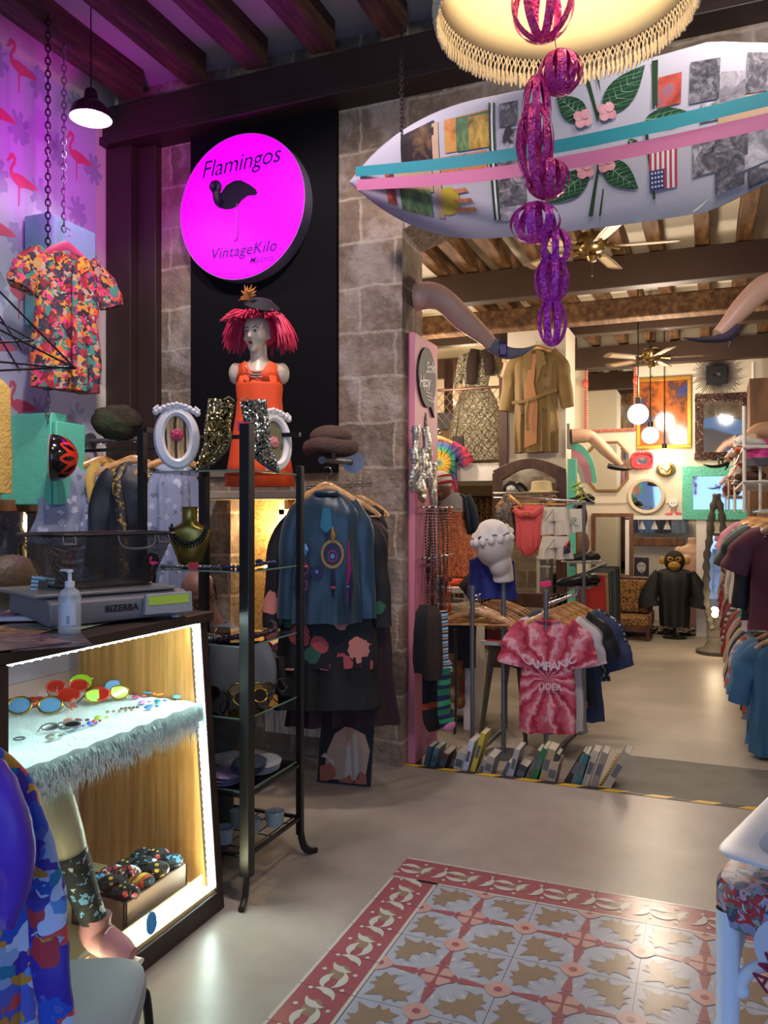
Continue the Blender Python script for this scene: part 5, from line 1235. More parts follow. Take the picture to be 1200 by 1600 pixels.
def face_bits(par,L,Mh,h,lip,brow,lid='#3a2a26'):
    mb=MB()
    for sd in (-1,1):mb.ell(L(sd*.12,.315,.015),(.055*h,.02*h,.026*h),12,8,Mh)
    build('eyes',mb,mat('eye_white','#d8d4cc',.3),par,world=True);mb=MB()
    for sd in (-1,1):mb.ell(L(sd*.12,.335,.015),(.022*h,.008*h,.024*h),10,8,Mh);mb.tube([L(sd*.05,.345,.095),L(sd*.13,.345,.125),L(sd*.20,.29,.095)],.010*h,6);mb.tube([L(sd*.06,.335,.03),L(sd*.12,.34,.045),L(sd*.18,.30,.025)],.007*h,6)
    build('brows',mb,mat('brow'+brow,brow,.6),par,world=True)
    mb=MB();mb.ell(L(0,.335,-.235),(.075*h,.025*h,.018*h),12,8,Mh);mb.ell(L(0,.33,-.268),(.06*h,.025*h,.02*h),12,8,Mh);build('lips',mb,mat('lip'+lip,lip,.35),par,world=True)
solo('display_ledge','stone coloured ledge under the orange dress mannequin','shelf',MB().bb(-2.95,-2.06,3.92,4.40,1.575,1.62),mat('ledge_stone','#a0907c',.8,scale=6,var=.15),bevel=.006)
mc=P(405,650,4.02);mx,my=mc.x,mc.y;FD=V((-.62,-.78,0)).normalized();SD=FD.cross(V((0,0,1))).normalized()
t=thing('dress_mannequin','torso mannequin with short red hair in an orange dress, before the black board','mannequin',(mx,my,1.62))
def LZ(py):return 1.5+(800-py)/F*4.02
def mp(a,b_,py):return V((mx,my,LZ(py)))+V((CS,SN,0))*a-V((-SN,CS,0))*-b_
mb=MB();hz=P(402,523,4.0);HH=.205
L,Mh=head(mb,hz,HH,(.05,-1,0),1)
mb.tube([hz+V((0,.01,-.05)),V((mx+.0,my,LZ(572)))],[.043,.042],20);mb.tube([V((mx,my,LZ(560))),V((mx,my,LZ(585)))],[.043,.08],20)
RV=V((CS,SN,0))*.98
mb.tube([V((mx,my,LZ(582)))-RV*.115,V((mx,my,LZ(576))),V((mx,my,LZ(582)))+RV*.115],[.040,.05,.040],16)
mb.ell(V((mx,my,LZ(584)))+RV*.118,(.036,.04,.055));mb.ell(V((mx,my,LZ(584)))-RV*.118,(.036,.04,.055))
mb.loft([[V((mx,my,z))+RV*a*math.cos(q)+V((0,.75*a*math.sin(q)*1,0)) for q in [2*PI*k/24 for k in range(24)]] for z,a in ((LZ(580),.09),(LZ(610),.10),(LZ(640),.09),(LZ(680),.085),(LZ(720),.09))])
build('body',mb,mat('mannequin_pale','#cdb9a0',.35,var=.02),t,world=True,remesh=.006)
face_bits(t,L,Mh,HH,'#a8281e','#3a2418')
org=mat('orange_dress','#f0501a',.65,scale=4,var=.05)
mb=MB();rings=[]
def DR(z,a,b_,cx=0.):return [V((mx,my,z))+RV*(a*math.cos(q)+cx)+V((SN,-CS,0))*(-b_*math.sin(q)) for q in [2*PI*k/48 for k in range(48)]]
for i,(py,a) in enumerate(((590,.112),(605,.118),(625,.112),(650,.120),(690,.140),(725,.158),(760,.176))):
    ring=DR(LZ(py),a,a*.72)
    ring=[p+(p-V((mx,my,p.z))).normalized()*(.008*i/6*math.sin(k*48/48*2*PI*7/48)) for k,p in enumerate(ring)]
    if i==0:ring=[V((p.x,p.y,p.z)) for p in ring]
    rings.append(ring)
mb.loft(rings,cap=False)
# bodice front with V neck and straps
fwd=V((SN,-CS,0))
def bp_(a,py,d):return V((mx,my,LZ(py)))+RV*a+fwd*d
for sgn,fo in ((1,.118),(-1,.118)):
    f_=fwd*sgn
    top=[(-.112,591),(-.095,572),(-.062,567),(-.034,582 if sgn>0 else 574),(0,597 if sgn>0 else 576),(.034,582 if sgn>0 else 574),(.062,567),(.095,572),(.112,591)]
    r1=[];r2=[]
    for a,py in top:
        dd=.092*math.sqrt(max(0,1-(a/.118)**2))*(.70 if py<575 else .95);r1.append(V((mx,my,LZ(py)))+RV*a+f_*dd);r2.append(V((mx,my,LZ(600)))+RV*a*1.02+f_*(.0835*math.sqrt(max(0,1-(a*1.02/.1165)**2))))
    mb.loft([r1,r2],cap=False,closed=False)
build('dress',mb,org,t,world=True,solid=.004)
hr=MB();random.seed(21);hc=hz+V((.0,.02,.04));fdir=V((.05,-1,0))
for i in range(560):
    th=random.uniform(0,2*PI);d=V((math.cos(th),math.sin(th),0));fr=d.dot(fdir)
    long_=random.uniform(.09,.17) if fr<.45 else random.uniform(.015,.03)
    sideR=d.dot(V((CS,SN,0)))
    st=hc+V((0,0,.075))+d*random.uniform(.01,.07);mid=hc+d*(.098+.02*random.random())+V((0,0,.035+.03*random.random()))
    end=mid+d*random.uniform(.02,.075)*(1.1 if abs(sideR)>.5 else .5)+V((0,0,-long_*(1.0 if abs(sideR)>.3 else .8)))
    w_=.0035;hr.tube(smoothpath([st,mid,mid.lerp(end,.5)+d*.012,end],3),[w_*1.2]*7+[w_*.9,w_*.7,.0008],4,cap=False)
hr.ell(hc+V((.0,.035,.0)),(.082,.08,.09),20,12)
build('hair',hr,mat('magenta_hair','#d82a55',.6,scale=30,var=.25),t,world=True)
hh=thing('fascinator_hat','small black fascinator with an orange feather on the red haired mannequin','hat',hz+V((.03,0,.12)))
M_=Euler((R(18),R(20),0)).to_matrix();o_=hz+V((.045,-.03,.125));mb=MB();mb.lathe([(0,.0),(.085,-.004),(.088,.006),(.07,.018),(.045,.038),(0,.044)],o_,32,M_);build('cap',mb,mat('black_felt','#14101a',.8),hh,world=True)
mb=MB();fo=o_+V((-.03,-.06,.03))
for k in range(13):
    a=-.6+2.9*k/12+.9;d=V((math.cos(a)*.8,-.2,math.sin(a)));L_=.05+.03*((k*7) % 5)/5
    mb.tube([fo,fo+d*L_*.6+V((0,-.01,0)),fo+d*L_],[.006,.006,.001],5)
build('feather',mb,mat('amber_feather','#b8702a',.6),hh,world=True)
mb=MB()
for k in range(25):
    a=-1.25+2.5*k/24;q=V((mx,my,LZ(572)-.045*math.cos(a)))+RV*.062*math.sin(a)+fwd*(.055+.045*math.cos(a)**2*.6)
    mb.ell(q,.0065,8,6)
    if abs(a)<.8:mb.ell(q-V((0,0,.014))+fwd*.003,.007,8,6);mb.ell(q-V((0,0,.027))+fwd*.004,.0055,8,6)
solo('beaded_necklace','pale rose beaded necklace on the neck of the orange dress mannequin','necklace',mb,mat('rose_gold','#b08070',.25,.6))

# ---- clothes by the stone pier: rail, teal blouse and others
rp=P(517,757,3.98)
t=thing('clothes_rail','short wall rail with chrome brackets on the stone wall beside the black board','rail',(rp.x,4.38,rp.z))
build('bar',MB().cyl(P(478,763,4.0),P(580,757,4.2),.010),chrome,t,world=True);build('arm',MB().cyl(P(503,717,4.0),P(548,722,4.35),.016).cyl(P(503,717,4.0)-V((0,0,.0)),P(503,719,3.97),.019).cyl(P(521,715,4.05),P(521,695,4.05),.012),steel,t,world=True)
build('flange',MB().cyl(P(552,722,4.40),P(552,722,4.36),.06),steel,t,world=True)
hat=thing('fur_hat','brown fur hat with turned up brim on the pipe arm above the teal blouse','hat',P(519,703,4.03))
hb_=mat('brown_fur','#5a4238',.95,scale=25,var=.3,bump=.9,bscale=110)
mb=MB();c=P(517,690,4.03);mb.ell(c+V((0,0,.02)),(.105,.115,.062),32,18);build('crown',mb,hb_,hat,world=True)
mb=MB();mb.tube([c+V((.118*math.cos(a),.125*math.sin(a),-.03+.006*math.sin(3*a))) for a in [2*PI*k/32 for k in range(32)]],[(.036,.022)]*32,12,loop=True,up=(0,0,1));build('brim',mb,hb_,hat,world=True)
teal=mat('teal_satin','#072b3e',.35,scale=4,var=.15,sheen=.3)
tp=P(511,772,3.95)
blk=mat('black_cloth','#0d0c10',.7)
garment('long_black_dress','long black sleeveless dress hanging at the right behind the teal blouse','dress',P(568,790,4.16),R(30),blk,.13,1.05,.06,sl=None,flare=1.1)
garment('maroon_dress','dark maroon long dress hanging behind the teal blouse','dress',P(536,800,4.10),R(28),mat('maroon_cloth','#2a1218',.75),.24,1.08,.07,sl=None,flare=1.2)
flo=mat('black_floral',kind='spots',base='#0c0c12',cols=['#b04a4a','#c8c0a0','#2f5a48','#c87a70'],scale=9,dist=.09,rough=.7)
garment('floral_dress','black dress with red and cream flowers showing below the teal blouse','dress',P(512,792,4.02),R(26),flo,.225,.80,.07,sl=(.52,.05,.06,.05),flare=1.12)
mb=MB();cloth(mb,[(0,.26,.075),(-.1,.265,.08),(-.26,.275,.085)],folds=7,amp=.012,grow=False);mb.xform(Matrix.Translation(P(512,792,4.02)+V((0,0,-.74)))@Matrix.Rotation(R(26),4,'Z'));solo('black_skirt','black skirt with a studded upper edge hanging below the floral dress','skirt',mb,blk)
bt=garment('teal_blouse','teal satin long sleeved blouse with embroidery, hung on the stone wall rail','blouse',tp,R(24),teal,.165,.63,.07,sl=(.53,.035,.058,.042),flare=1.02,waist=1.0,folds=7,amp=.010,collar=None)
mb=MB();mb.tube([(.055*math.cos(a),-.02+.03*math.sin(a),.005) for a in [2*PI*k/20 for k in range(20)]],.013,8,loop=True);build('neck_frill',mb,teal,bt)
mb=MB();mb.add([(-.018,-.083,-.07),(.018,-.083,-.07),(.03,-.092,-.16),(.0,-.094,-.19),(-.03,-.092,-.16)],[(0,1,2,3,4)]);build('keyhole',mb,mat('teal_dark','#0f5a72',.4),bt,smooth=False,solid=.002)
emb=[mat('emb_'+n,h,.5) for n,h in (('navy','#15163a'),('gold','#8a6a2a'),('magenta','#7a1f50'),('blue','#4a7ab0'),('orange','#b04a30'))]
mb=MB()
def ringd(cx,cz,r0,r1,c,sq=1.25,y=-.100):
    mb.cur=c;n=20;mb.loft([[V((cx+r_*math.cos(2*PI*k/n),y-.0012*c,cz+r_*sq*math.sin(2*PI*k/n))) for k in range(n)] for r_ in (r0,r1)],cap=False)
ringd(.03,-.29,.0,.052,0);ringd(.03,-.29,.044,.056,1);ringd(.03,-.30,.018,.024,2);ringd(.03,-.30,0,.010,3)
ringd(-.11,-.36,.0,.032,0);ringd(-.11,-.36,.020,.026,2);ringd(-.11,-.44,.0,.026,0);ringd(-.11,-.44,.016,.022,2);ringd(-.045,-.385,0,.03,0);ringd(-.045,-.375,0,.007,3)
for cx,c_,z0,z1 in ((.03,1,-.16,-.24),(.03,0,-.36,-.50),(.105,2,-.22,-.52),(.115,0,-.30,-.56),(-.10,3,-.24,-.30),(-.12,0,-.28,-.55),(.03,4,-.43,-.47),(-.10,4,-.345,-.36),(.105,3,-.44,-.455)):
    mb.cur=c_;mb.tube([(cx,-.098,z0),(cx+.004,-.102,(z0+z1)/2),(cx,-.100,z1)],[.003,.014,.003],6)
build('embroidery',mb,emb,bt)
hanger('wooden hanger inside the teal blouse on the stone wall rail',tp+V((0,0,.03)),R(24),wdt=.16)
hanger('wooden hanger of the black dress behind the teal blouse',P(562,782,4.16),R(30),wdt=.15);hanger('wooden hanger of the maroon dress behind the teal blouse',P(545,782,4.10),R(28),wdt=.16)
# poster on the floor
a,b_=PZ(495,1222,0),PZ(578,1230,0);X_=(b_-a).normalized();wd=(b_-a).length;up_=(V((0,0,1))*.96+V((-X_.y,X_.x,0))*.22).normalized();ht=.375
t=thing('leaning_picture','framed photo of a person in a blush blouse leaning on the stone wall','picture',(a+b_)/2)
nrm=X_.cross(up_)
build('panel',MB().prism([(0,0),(wd,0),(wd,ht),(0,ht)],a+V((0,0,.004))-nrm*.02,X_,up_,.02),mat('picture_edge','#15202c',.5),t,world=True)
pk={k:mat('pict_'+k,h,.45,scale=9,var=v) for k,h,v in (('dark','#1c1a20',.3),('skin','#b88a74',.08),('blouse','#b89a84',.2),('coral','#b0604a',.15),('pale','#c8b8a8',.1),('line','#d89a90',.05))}
mb=MB();o_=a+V((0,0,.004))+nrm*.0012;W1=wd;ks=list(pk)
def pp(poly,k,l):mb.cur=ks.index(k);mb.flat([(x_*W1,y_*ht) for x_,y_ in poly],o_+nrm*.0006*l,X_,up_)
pp([(.03,.02),(.97,.02),(.97,.98),(.03,.98)],'dark',0)
pp([(.12,.05),(.16,.45),(.28,.70),(.45,.80),(.60,.80),(.85,.72),(.96,.5),(.90,.06)],'blouse',1)
pp([(.40,.98),(.62,.98),(.60,.86),(.62,.76),(.54,.55),(.46,.76),(.42,.88)],'skin',2)
pp([(.53,.60),(.58,.60),(.66,.1),(.52,.04)],'pale',2);pp([(.62,.72),(.70,.74),(.80,.1),(.72,.06)],'pale',3)
pp([(.04,.22),(.30,.30),(.36,.10),(.20,.02),(.06,.02)],'coral',3);pp([(.4,.02),(.62,.14),(.70,.02)],'coral',3);pp([(.05,.36),(.16,.34),(.32,.22),(.30,.30),(.12,.42)],'pale',4)
pp([(.70,.02),(.80,.2),(.92,.16),(.94,.02)],'coral',3);pp([(.33,.9),(.41,.95),(.40,.84),(.42,.80)],'dark',3)
for k in range(5):pp([(.28+.1*k,.54-.01*k),(.36+.1*k,.57),(.365+.1*k,.55),(.285+.1*k,.52-.01*k)],'line',5)
build('print',mb,list(pk.values()),t,world=True,smooth=False)

# ================================================================ PERSON seated behind the counter end
pc=P(309,930,3.9);t=thing('person','seated person with glasses and grey shirt looking down, behind the glass rack','person',(pc.x,pc.y,0))
fD=V((.45,-.75,-.30)).normalized();mb=MB()
def phead():
    f=V((.35,-.93,0)).normalized();s=f.cross(V((0,0,1)));Mh=Matrix((s,f,V((0,0,1)))).transposed();Rt=Matrix.Rotation(R(-24),3,s);return Rt@Mh
Mh=phead();h=.235;cH=pc
Lh=lambda x,y,z:cH+Mh@V((x*h,y*h,z*h));E=lambda p,q:mb.ell(Lh(*p),tuple(k*h for k in q),24,16,Mh)
E((0,-.06,.14),(.33,.40,.36));E((0,.06,-.05),(.29,.30,.34));E((0,.13,-.30),(.20,.18,.18));E((0,.23,-.40),(.11,.09,.08));E((0,.38,-.07),(.05,.08,.11));E((0,.30,.10),(.20,.07,.06));E((0,.29,-.25),(.09,.05,.04))
for sd in (-1,1):E((sd*.31,-.03,-.03),(.04,.09,.14));E((sd*.17,.19,-.13),(.10,.10,.09))
base=V((pc.x+.03,pc.y+.10,0));sh=V((CS,SN,0));ff=V((.35,-.93,0)).normalized();sr=V((.93,.35,0))
neck=base+V((0,0,.93));mb.tube([cH-V((0,-.03,.05)),neck+V((0,0,-.05))],[.062,.07],18)
T=lambda a,f_,z:base+sr*a+ff*f_+V((0,0,z))
mb.loft([[T(a*math.cos(q),d*math.sin(q)+o,z) for q in [2*PI*k/24 for k in range(24)]] for z,a,d,o in ((.42,.17,.13,.0),(.5,.18,.14,0),(.62,.165,.13,0),(.76,.19,.13,0),(.86,.20,.12,0),(.90,.14,.10,0),(.93,.07,.07,.02))])
for sd in (-1,1):
    mb.tube(smoothpath([T(sd*.17,0,.86),T(sd*.23,.06,.72),T(sd*.22,.14,.60),T(sd*.14,.30,.64),T(sd*.09,.36,.66)],5),interp([.06,.052,.043,.036,.026],5),14)
    hb0=T(sd*.085,.37,.66);mb.ell(hb0,(.045,.04,.02),14,10)
    for k in range(4):mb.tube([hb0+sr*(-.027+.018*k)+ff*.02,hb0+sr*(-.028+.019*k)+ff*(.07+.01*(k in (1,2))),hb0+sr*(-.027+.018*k)+ff*(.095+.012*(k in (1,2)))-V((0,0,.02))],[.010,.009,.007],8)
    mb.tube([hb0-sr*sd*.03,hb0-sr*sd*.055+ff*.03,hb0-sr*sd*.05+ff*.06],[.012,.011,.008],8)
    mb.tube(smoothpath([T(sd*.09,0,.46),T(sd*.11,.25,.50),T(sd*.12,.43,.50),T(sd*.12,.44,.40),T(sd*.12,.40,.10),T(sd*.12,.42,.06),T(sd*.12,.56,.04)],5),interp([.095,.085,.065,.06,.042,.045,.035],5),16)
build('body',mb,mat('person_skin','#84594a',.55,scale=6,var=.08),t,world=True,remesh=.007)
mb=MB();gs=mat('grey_shirt','#5f646c',.85,scale=5,var=.15)
mb.loft([[T(a*math.cos(q),d*math.sin(q)+o+.006*math.sin(6*q),z) for q in [2*PI*k/40 for k in range(40)]] for z,a,d,o in ((.40,.20,.16,.0),(.5,.205,.165,0),(.62,.19,.155,0),(.76,.21,.15,0),(.86,.222,.135,0),(.905,.17,.115,0),(.94,.085,.08,.02),(.955,.08,.078,.02))],cap=False)
for sd in (-1,1):mb.tube(smoothpath([T(sd*.17,0,.87),T(sd*.245,.06,.74),T(sd*.24,.13,.62),T(sd*.17,.27,.64)],5),interp([.075,.072,.062,.055],5),18,cap=False)
build('shirt',mb,gs,t,world=True,solid=.004)
mb=MB();mb.loft([[T(a*math.cos(q),d*math.sin(q),z) for q in [2*PI*k/24 for k in range(24)]] for z,a,d in ((.36,.18,.15),(.46,.205,.17),(.50,.20,.165))])
for sd in (-1,1):mb.tube(smoothpath([T(sd*.09,0,.45),T(sd*.11,.25,.50),T(sd*.12,.44,.505),T(sd*.12,.47,.40),T(sd*.12,.42,.09)],5),interp([.115,.10,.085,.078,.065],5),18)
build('trousers',mb,mat('dark_trousers','#2b2d34',.8),t,world=True)
for sd in (-1,1):
    mb=MB();q=T(sd*.12,.44,.035);mb.tube([q-ff*.06,q+ff*.06,q+ff*.17],[(.04,.045),(.042,.05),(.028,.042)],14,up=(0,0,1));build('shoe',mb,mat('black_shoe','#141414',.5),t,world=True)
mb=MB()
for sd in (-1,1):mb.tube([Lh(sd*.14+.11*math.cos(a),.40,.0+.085*math.sin(a)) for a in [2*PI*k/16 for k in range(16)]],.0025,6,loop=True);mb.tube([Lh(sd*.25,.40,.03),Lh(sd*.33,.0,.03)],.0025,5)
mb.tube([Lh(-.04,.41,.03),Lh(.04,.41,.03)],.0025,5);build('glasses',mb,black,t,world=True)
mb=MB()
for i in range(260):
    a=random.uniform(PI*1.0,PI*2.0);z=random.uniform(-.15,.22);q=Lh(.335*math.cos(a),-.06+.40*math.sin(a),z+.02);e=Lh(.36*math.cos(a),-.07+.43*math.sin(a),z-.08);mb.tube([q,e],[.003,.0008],4)
build('hair',mb,mat('grey_hair','#4a4440',.8),t,world=True)
st=thing('stool','dark round stool under the seated person','stool',(base.x,base.y,0));build('seat',MB().cyl((base.x,base.y,.34),(base.x,base.y,.375),.17),dkwood,st,world=True)
for k in range(4):a=k*PI/2+.4;build('leg',MB().cyl((base.x+.12*math.cos(a),base.y+.12*math.sin(a),.345),(base.x+.16*math.cos(a),base.y+.16*math.sin(a),0),.014),dkwood,st,world=True)

# ================================================================ LEFT AND RIGHT FOREGROUND
kim=mat('blue_kimono',kind='cells',cols=['#2450c0','#5a90d8','#b02a3a','#3a28a0','#1f7aa8','#b8c8e8','#d04a4a','#8aa8d8','#5060c0','#c08a30'],scale=12,dist=.08,rough=.5)
pur=mat('purple_silk','#5a2fb8',.5,scale=6,var=.3)
kp=P(-75,1215,1.5)
k_=garment('silk_robe','silk robe in blue, red and white patches hanging at the lower left edge','robe',kp,R(48),kim,.165,1.0,.07,sl=None,flare=1.2,folds=6,amp=.018)
s_=MB();s_.tube(smoothpath([P(-30,1195,1.34),P(-2,1235,1.30),P(12,1320,1.28),P(4,1400,1.29),P(0,1440,1.30)],6),interp([.03,.042,.050,.042,.03],6),18,sq=.7);wrinkle(s_,.024);build('sleeve',s_,pur,k_,world=True)
s_=MB();s_.tube(smoothpath([P(-10,1180,1.42),P(30,1250,1.40),P(62,1360,1.40),P(80,1480,1.40),P(92,1640,1.40)],6),interp([.03,.034,.036,.034,.034],6),16,sq=.6);wrinkle(s_,.014);build('sleeve',s_,kim,k_,world=True)
# chair
cc=PZ(72,1572,.455);t=thing('padded_chair','grey padded chair with black tube legs at the lower left before the counter','chair',(cc.x,cc.y,0),R(30))
sp_=mat('grey_vinyl','#7d8590',.5,scale=4,var=.05)
mb=MB();rings=[]
def seat_ring(z,s):return [V((.195*s*math.copysign(abs(math.cos(a))**.5,math.cos(a)),.19*s*math.copysign(abs(math.sin(a))**.5,math.sin(a)),z)) for a in [2*PI*k/40 for k in range(40)]]
mb.loft([seat_ring(.405,.93),seat_ring(.41,.99),seat_ring(.43,1.0),seat_ring(.45,.98),seat_ring(.458,.9),seat_ring(.462,.5)]);build('seat',mb,sp_,t)
for sx_,sy_ in ((1,1),(1,-1),(-1,1),(-1,-1)):build('leg',MB().tube(smoothpath([(sx_*.10,sy_*.13,.40),(sx_*.165,sy_*.15,.385),(sx_*.185,sy_*.16,.33),(sx_*.20,sy_*.18,0)],5),.011,10),black,t)
mb=MB();mb.tube(smoothpath([(-.17,-.17,.40),(-.21,-.175,.6),(-.24,-.15,.82),(-.24,.15,.82),(-.21,.175,.6),(-.17,.17,.40)],6),.011,10);build('back_frame',mb,black,t);mb=MB();mb.loft([[V((-.245+.02*math.cos(a),y_,.72+.10*math.sin(a))) for a in [2*PI*k/16 for k in range(16)]] for y_ in (-.15,0,.15)]);build('backrest',mb,sp_,t)
# bamboo table at the right
tl=thing('bamboo_table','white bamboo side table with a printed comic cloth at the lower right edge','table',P(1250,1500,1.75)*1)
tl.location.z=0
wb_=mat('white_lacquer','#dfe6f0',.35,var=.03)
lx=P(1137,1450,1.62);ang=R(-18)
XD,YD=V((math.cos(ang),math.sin(ang),0)),V((-math.sin(ang),math.cos(ang),0));tw=.46
def leg_(o):
    mb=MB();mb.lathe([(.023,0),(.023,.20),(.026,.205),(.026,.215),(.023,.22),(.0225,.45),(.026,.455),(.026,.465),(.0225,.47),(.0225,.70)],(o.x,o.y,0),20);return mb
for a,b2 in ((0,0),(tw,0),(0,tw),(tw,tw)):build('leg',leg_(lx+XD*a+YD*b2),wb_,tl,world=True)
for a,b2 in ((XD,V((0,0,0))),(YD,V((0,0,0))),(XD,YD*tw),(YD,XD*tw)):
    o_=V((lx.x,lx.y,0))+b2;mb=MB();mb.tube(smoothpath([o_+a*.02+V((0,0,.55)),o_+a*.07+V((0,0,.61)),o_+a*tw*.5+V((0,0,.63)),o_+a*(tw-.07)+V((0,0,.61)),o_+a*(tw-.02)+V((0,0,.55))],6),.013,10);mb.ell(o_+a*.025+V((0,0,.545)),.017,10,8);mb.tube([o_+a*.10+V((0,0,.62)),o_+a*.06+V((0,0,.68))],.006,6);build('apron',mb,wb_,tl,world=True)
com=mat('comic_cloth',kind='cells',cols=['#b0303a','#a8acc0','#3a3f6a','#c8a0a0','#7a2a38','#8a90b0','#5a7a6a','#c0c0d0'],scale=38,dist=.05,rough=.4)
zt=P(1115,1372,1.62).z;zb=P(1120,1432,1.62).z
cx_=lx+XD*tw/2+YD*tw/2;k=tw/2+.036
def rq(z,s,p=.28):return [V((cx_.x,cx_.y,z))+XD*s*math.copysign(abs(math.cos(a))**p,math.cos(a))+YD*s*math.copysign(abs(math.sin(a))**p,math.sin(a)) for a in [2*PI*j/64 for j in range(64)]]
mb=MB();mb.loft([rq(zb-.01,k-.004),rq(zb+.02,k),rq(zt-.02,k),rq(zt-.006,k-.008),rq(zt,k-.03)]);build('cloth_cover',mb,com,tl,world=True)
mb=MB();o_=V((cx_.x,cx_.y,0))-YD*(k+.0015)-XD*(k-.175);o_.z=(zt+zb)/2-.055
ell_=[(.10*math.cos(a)+.02,.075*math.sin(a)) for a in [2*PI*j/28 for j in range(28)]]
mb.flat(ell_,o_,XD*1+V((0,0,0)),V((0,0,1)));build('print_oval',mb,mat('oval_print','#c4cad8',.4),tl,world=True,smooth=False)
mb=MB();Xr=(XD*.42+V((0,0,.9))).normalized();Yr=(-XD*.9+V((0,0,.42))).normalized()
addtext(mb,'AMORO',.052,o_-YD*.003+XD*-.028+V((0,0,.005)),Xr,Yr,off=.0006);build('lettering',mb,mat('amoro_red','#8a1f40',.4),tl,world=True,smooth=False)
# tray with dark blocks
tc_=V((cx_.x,cx_.y,zt))+XD*.04+YD*.0
def tq(z,s,p=.2):return [V((tc_.x,tc_.y,z))+XD*s*math.copysign(abs(math.cos(a))**p,math.cos(a))+YD*s*.92*math.copysign(abs(math.sin(a))**p,math.sin(a)) for a in [2*PI*j/64 for j in range(64)]]
t=thing('plastic_tray','white plastic tray on the printed table at the lower right edge','tray',tc_)
mb=MB();z=zt;mb.loft([tq(z+.004,.20),tq(z+.05,.235),tq(z+.052,.285,.14),tq(z+.060,.29,.14),tq(z+.062,.285,.14),tq(z+.058,.235,.3),tq(z+.012,.205,.3),tq(z+.012,.02,.3)],cap=True);build('tray_body',mb,wb_,t,world=True)
dkb=mat('dark_block','#2a2e3a',.5,scale=20,var=.2);random.seed(4)
for i in range(5):
    for j in range(5):
        if i>3 and j>2:continue
        o_=tc_+XD*(-.15+.06*i)+YD*(-.15+.065*j);mb=MB();mb.box((o_.x,o_.y,z+.035),(.045,.05,.04),(random.uniform(-.2,.2),random.uniform(-.3,.3),random.uniform(0,1)))
        solo('dark_block','small dark block in the white tray, row %s from the left, %s from the front' % (('one','two','three','four','five')[i],('first','second','third','fourth','fifth')[j]),'block',mb,dkb,group='dark blocks in the white tray',bevel=.003)
c=tc_+XD*.10+YD*.31;mb=MB();mb.lathe([(0,0),(.09,0),(.10,.01),(.115,.12),(.12,.13),(.11,.13),(.095,.02),(0,.015)],(c.x,c.y,zt+.0),36);
pq=P(1213,1295,1.95);mb=MB();mb.tube(smoothpath([pq+V((0,0,-.20)),pq+V((-.01,0,-.02)),pq+V((.0,0,.04)),pq+V((.05,0,.10))],6),[.034]*19,12);solo('white_pot','white curved handle of a container behind the tray at the right edge','container',mb,wb_)
# ================================================================ BACK ROOM
# mannequin legs fixed to walls
def wall_leg(label,pts,rad,shoe_pts,shm,plate,heel=None,skinm=skin_p,straps=False,open_=0):
    t=thing('mannequin_leg',label,'mannequin leg',pts[0],0,'mannequin legs fixed to the walls')
    mb=MB();mb.tube(smoothpath(pts,6),interp(rad,6),18);build('leg',mb,skinm,t,world=True)
    if plate:build('mounting_plate',MB().box(*plate),mat('plate_grey','#8a8478',.5),t,world=True,bevel=.003)
    mb=MB();n=len(smoothpath(shoe_pts[0],6));mb.tube(smoothpath(shoe_pts[0],6),[(b_*.9,a) for a,b_ in zip(interp([q[0] for q in shoe_pts[1]],6),interp([q[1] for q in shoe_pts[1]],6))],16,up=(0,0,1));sh_=build('shoe',mb,shm,t,world=True)
    if heel:build('heel',MB().tube(heel[0],heel[1],8),shm,t,world=True)
    if straps:
        for s_ in straps:build('strap',MB().tube(s_[0],s_[1],8,loop=True),shm,t,world=True)
    return t
suede=mat('grey_suede','#8a8890',.85,scale=20,var=.1)
lav=mat('mannequin_lavender','#e4b49a',.4,var=.03)
q=lambda px,py,t_:P(px,py,t_)
wall_leg('mannequin leg in a grey suede shoe, fixed to the stone jamb above the pink board',[q(644,466,4.95),q(672,462,4.92),q(694,470,4.88),q(722,497,4.9),q(752,522,4.92),q(768,538,4.94)],[.088,.083,.072,.070,.052,.042],([q(765,536,4.95),q(790,551,4.95),q(815,550,4.95),q(836,541,4.95)],[(.055,.052),(.052,.045),(.044,.026),(.006,.006)]),suede,(P(641,468,4.9),(.03,.10,.22),(0,0,0)),skinm=lav)
t=wall_leg('mannequin leg in a grey stiletto pump, reaching in at the right edge',[q(1250,425,4.7),q(1215,443,4.7),q(1190,452,4.7),q(1160,480,4.7),q(1138,505,4.7),q(1122,522,4.7)],[.09,.082,.072,.062,.046,.036],([q(1150,510,4.7),q(1135,525,4.7),q(1112,531,4.7),q(1090,531,4.7),q(1068,528,4.7)],[(.04,.034),(.045,.036),(.042,.022),(.032,.014),(.004,.004)]),mat('mauve_suede','#4a3f52',.8),None,heel=([q(1150,513,4.7),q(1146,527,4.7),q(1139,543,4.7)],[.026,.012,.005]),skinm=lav)
blks=mat('black_shoe2','#17130f',.5)
wall_leg('mannequin leg in a black pointed shoe, fixed to the white pillar',[q(892,682,8.0),q(912,681,8.0),q(924,683,8.0),q(945,703,8.0),q(963,720,8.0),q(970,727,8.0)],[.075,.070,.060,.058,.04,.032],([q(950,728,8.0),q(963,731,8.0),q(976,733,8.0),q(988,733,8.0)],[(.03,.03),(.045,.028),(.035,.02),(.004,.004)]),blks,(P(889,682,8.0),(.03,.10,.25),(0,0,0)))
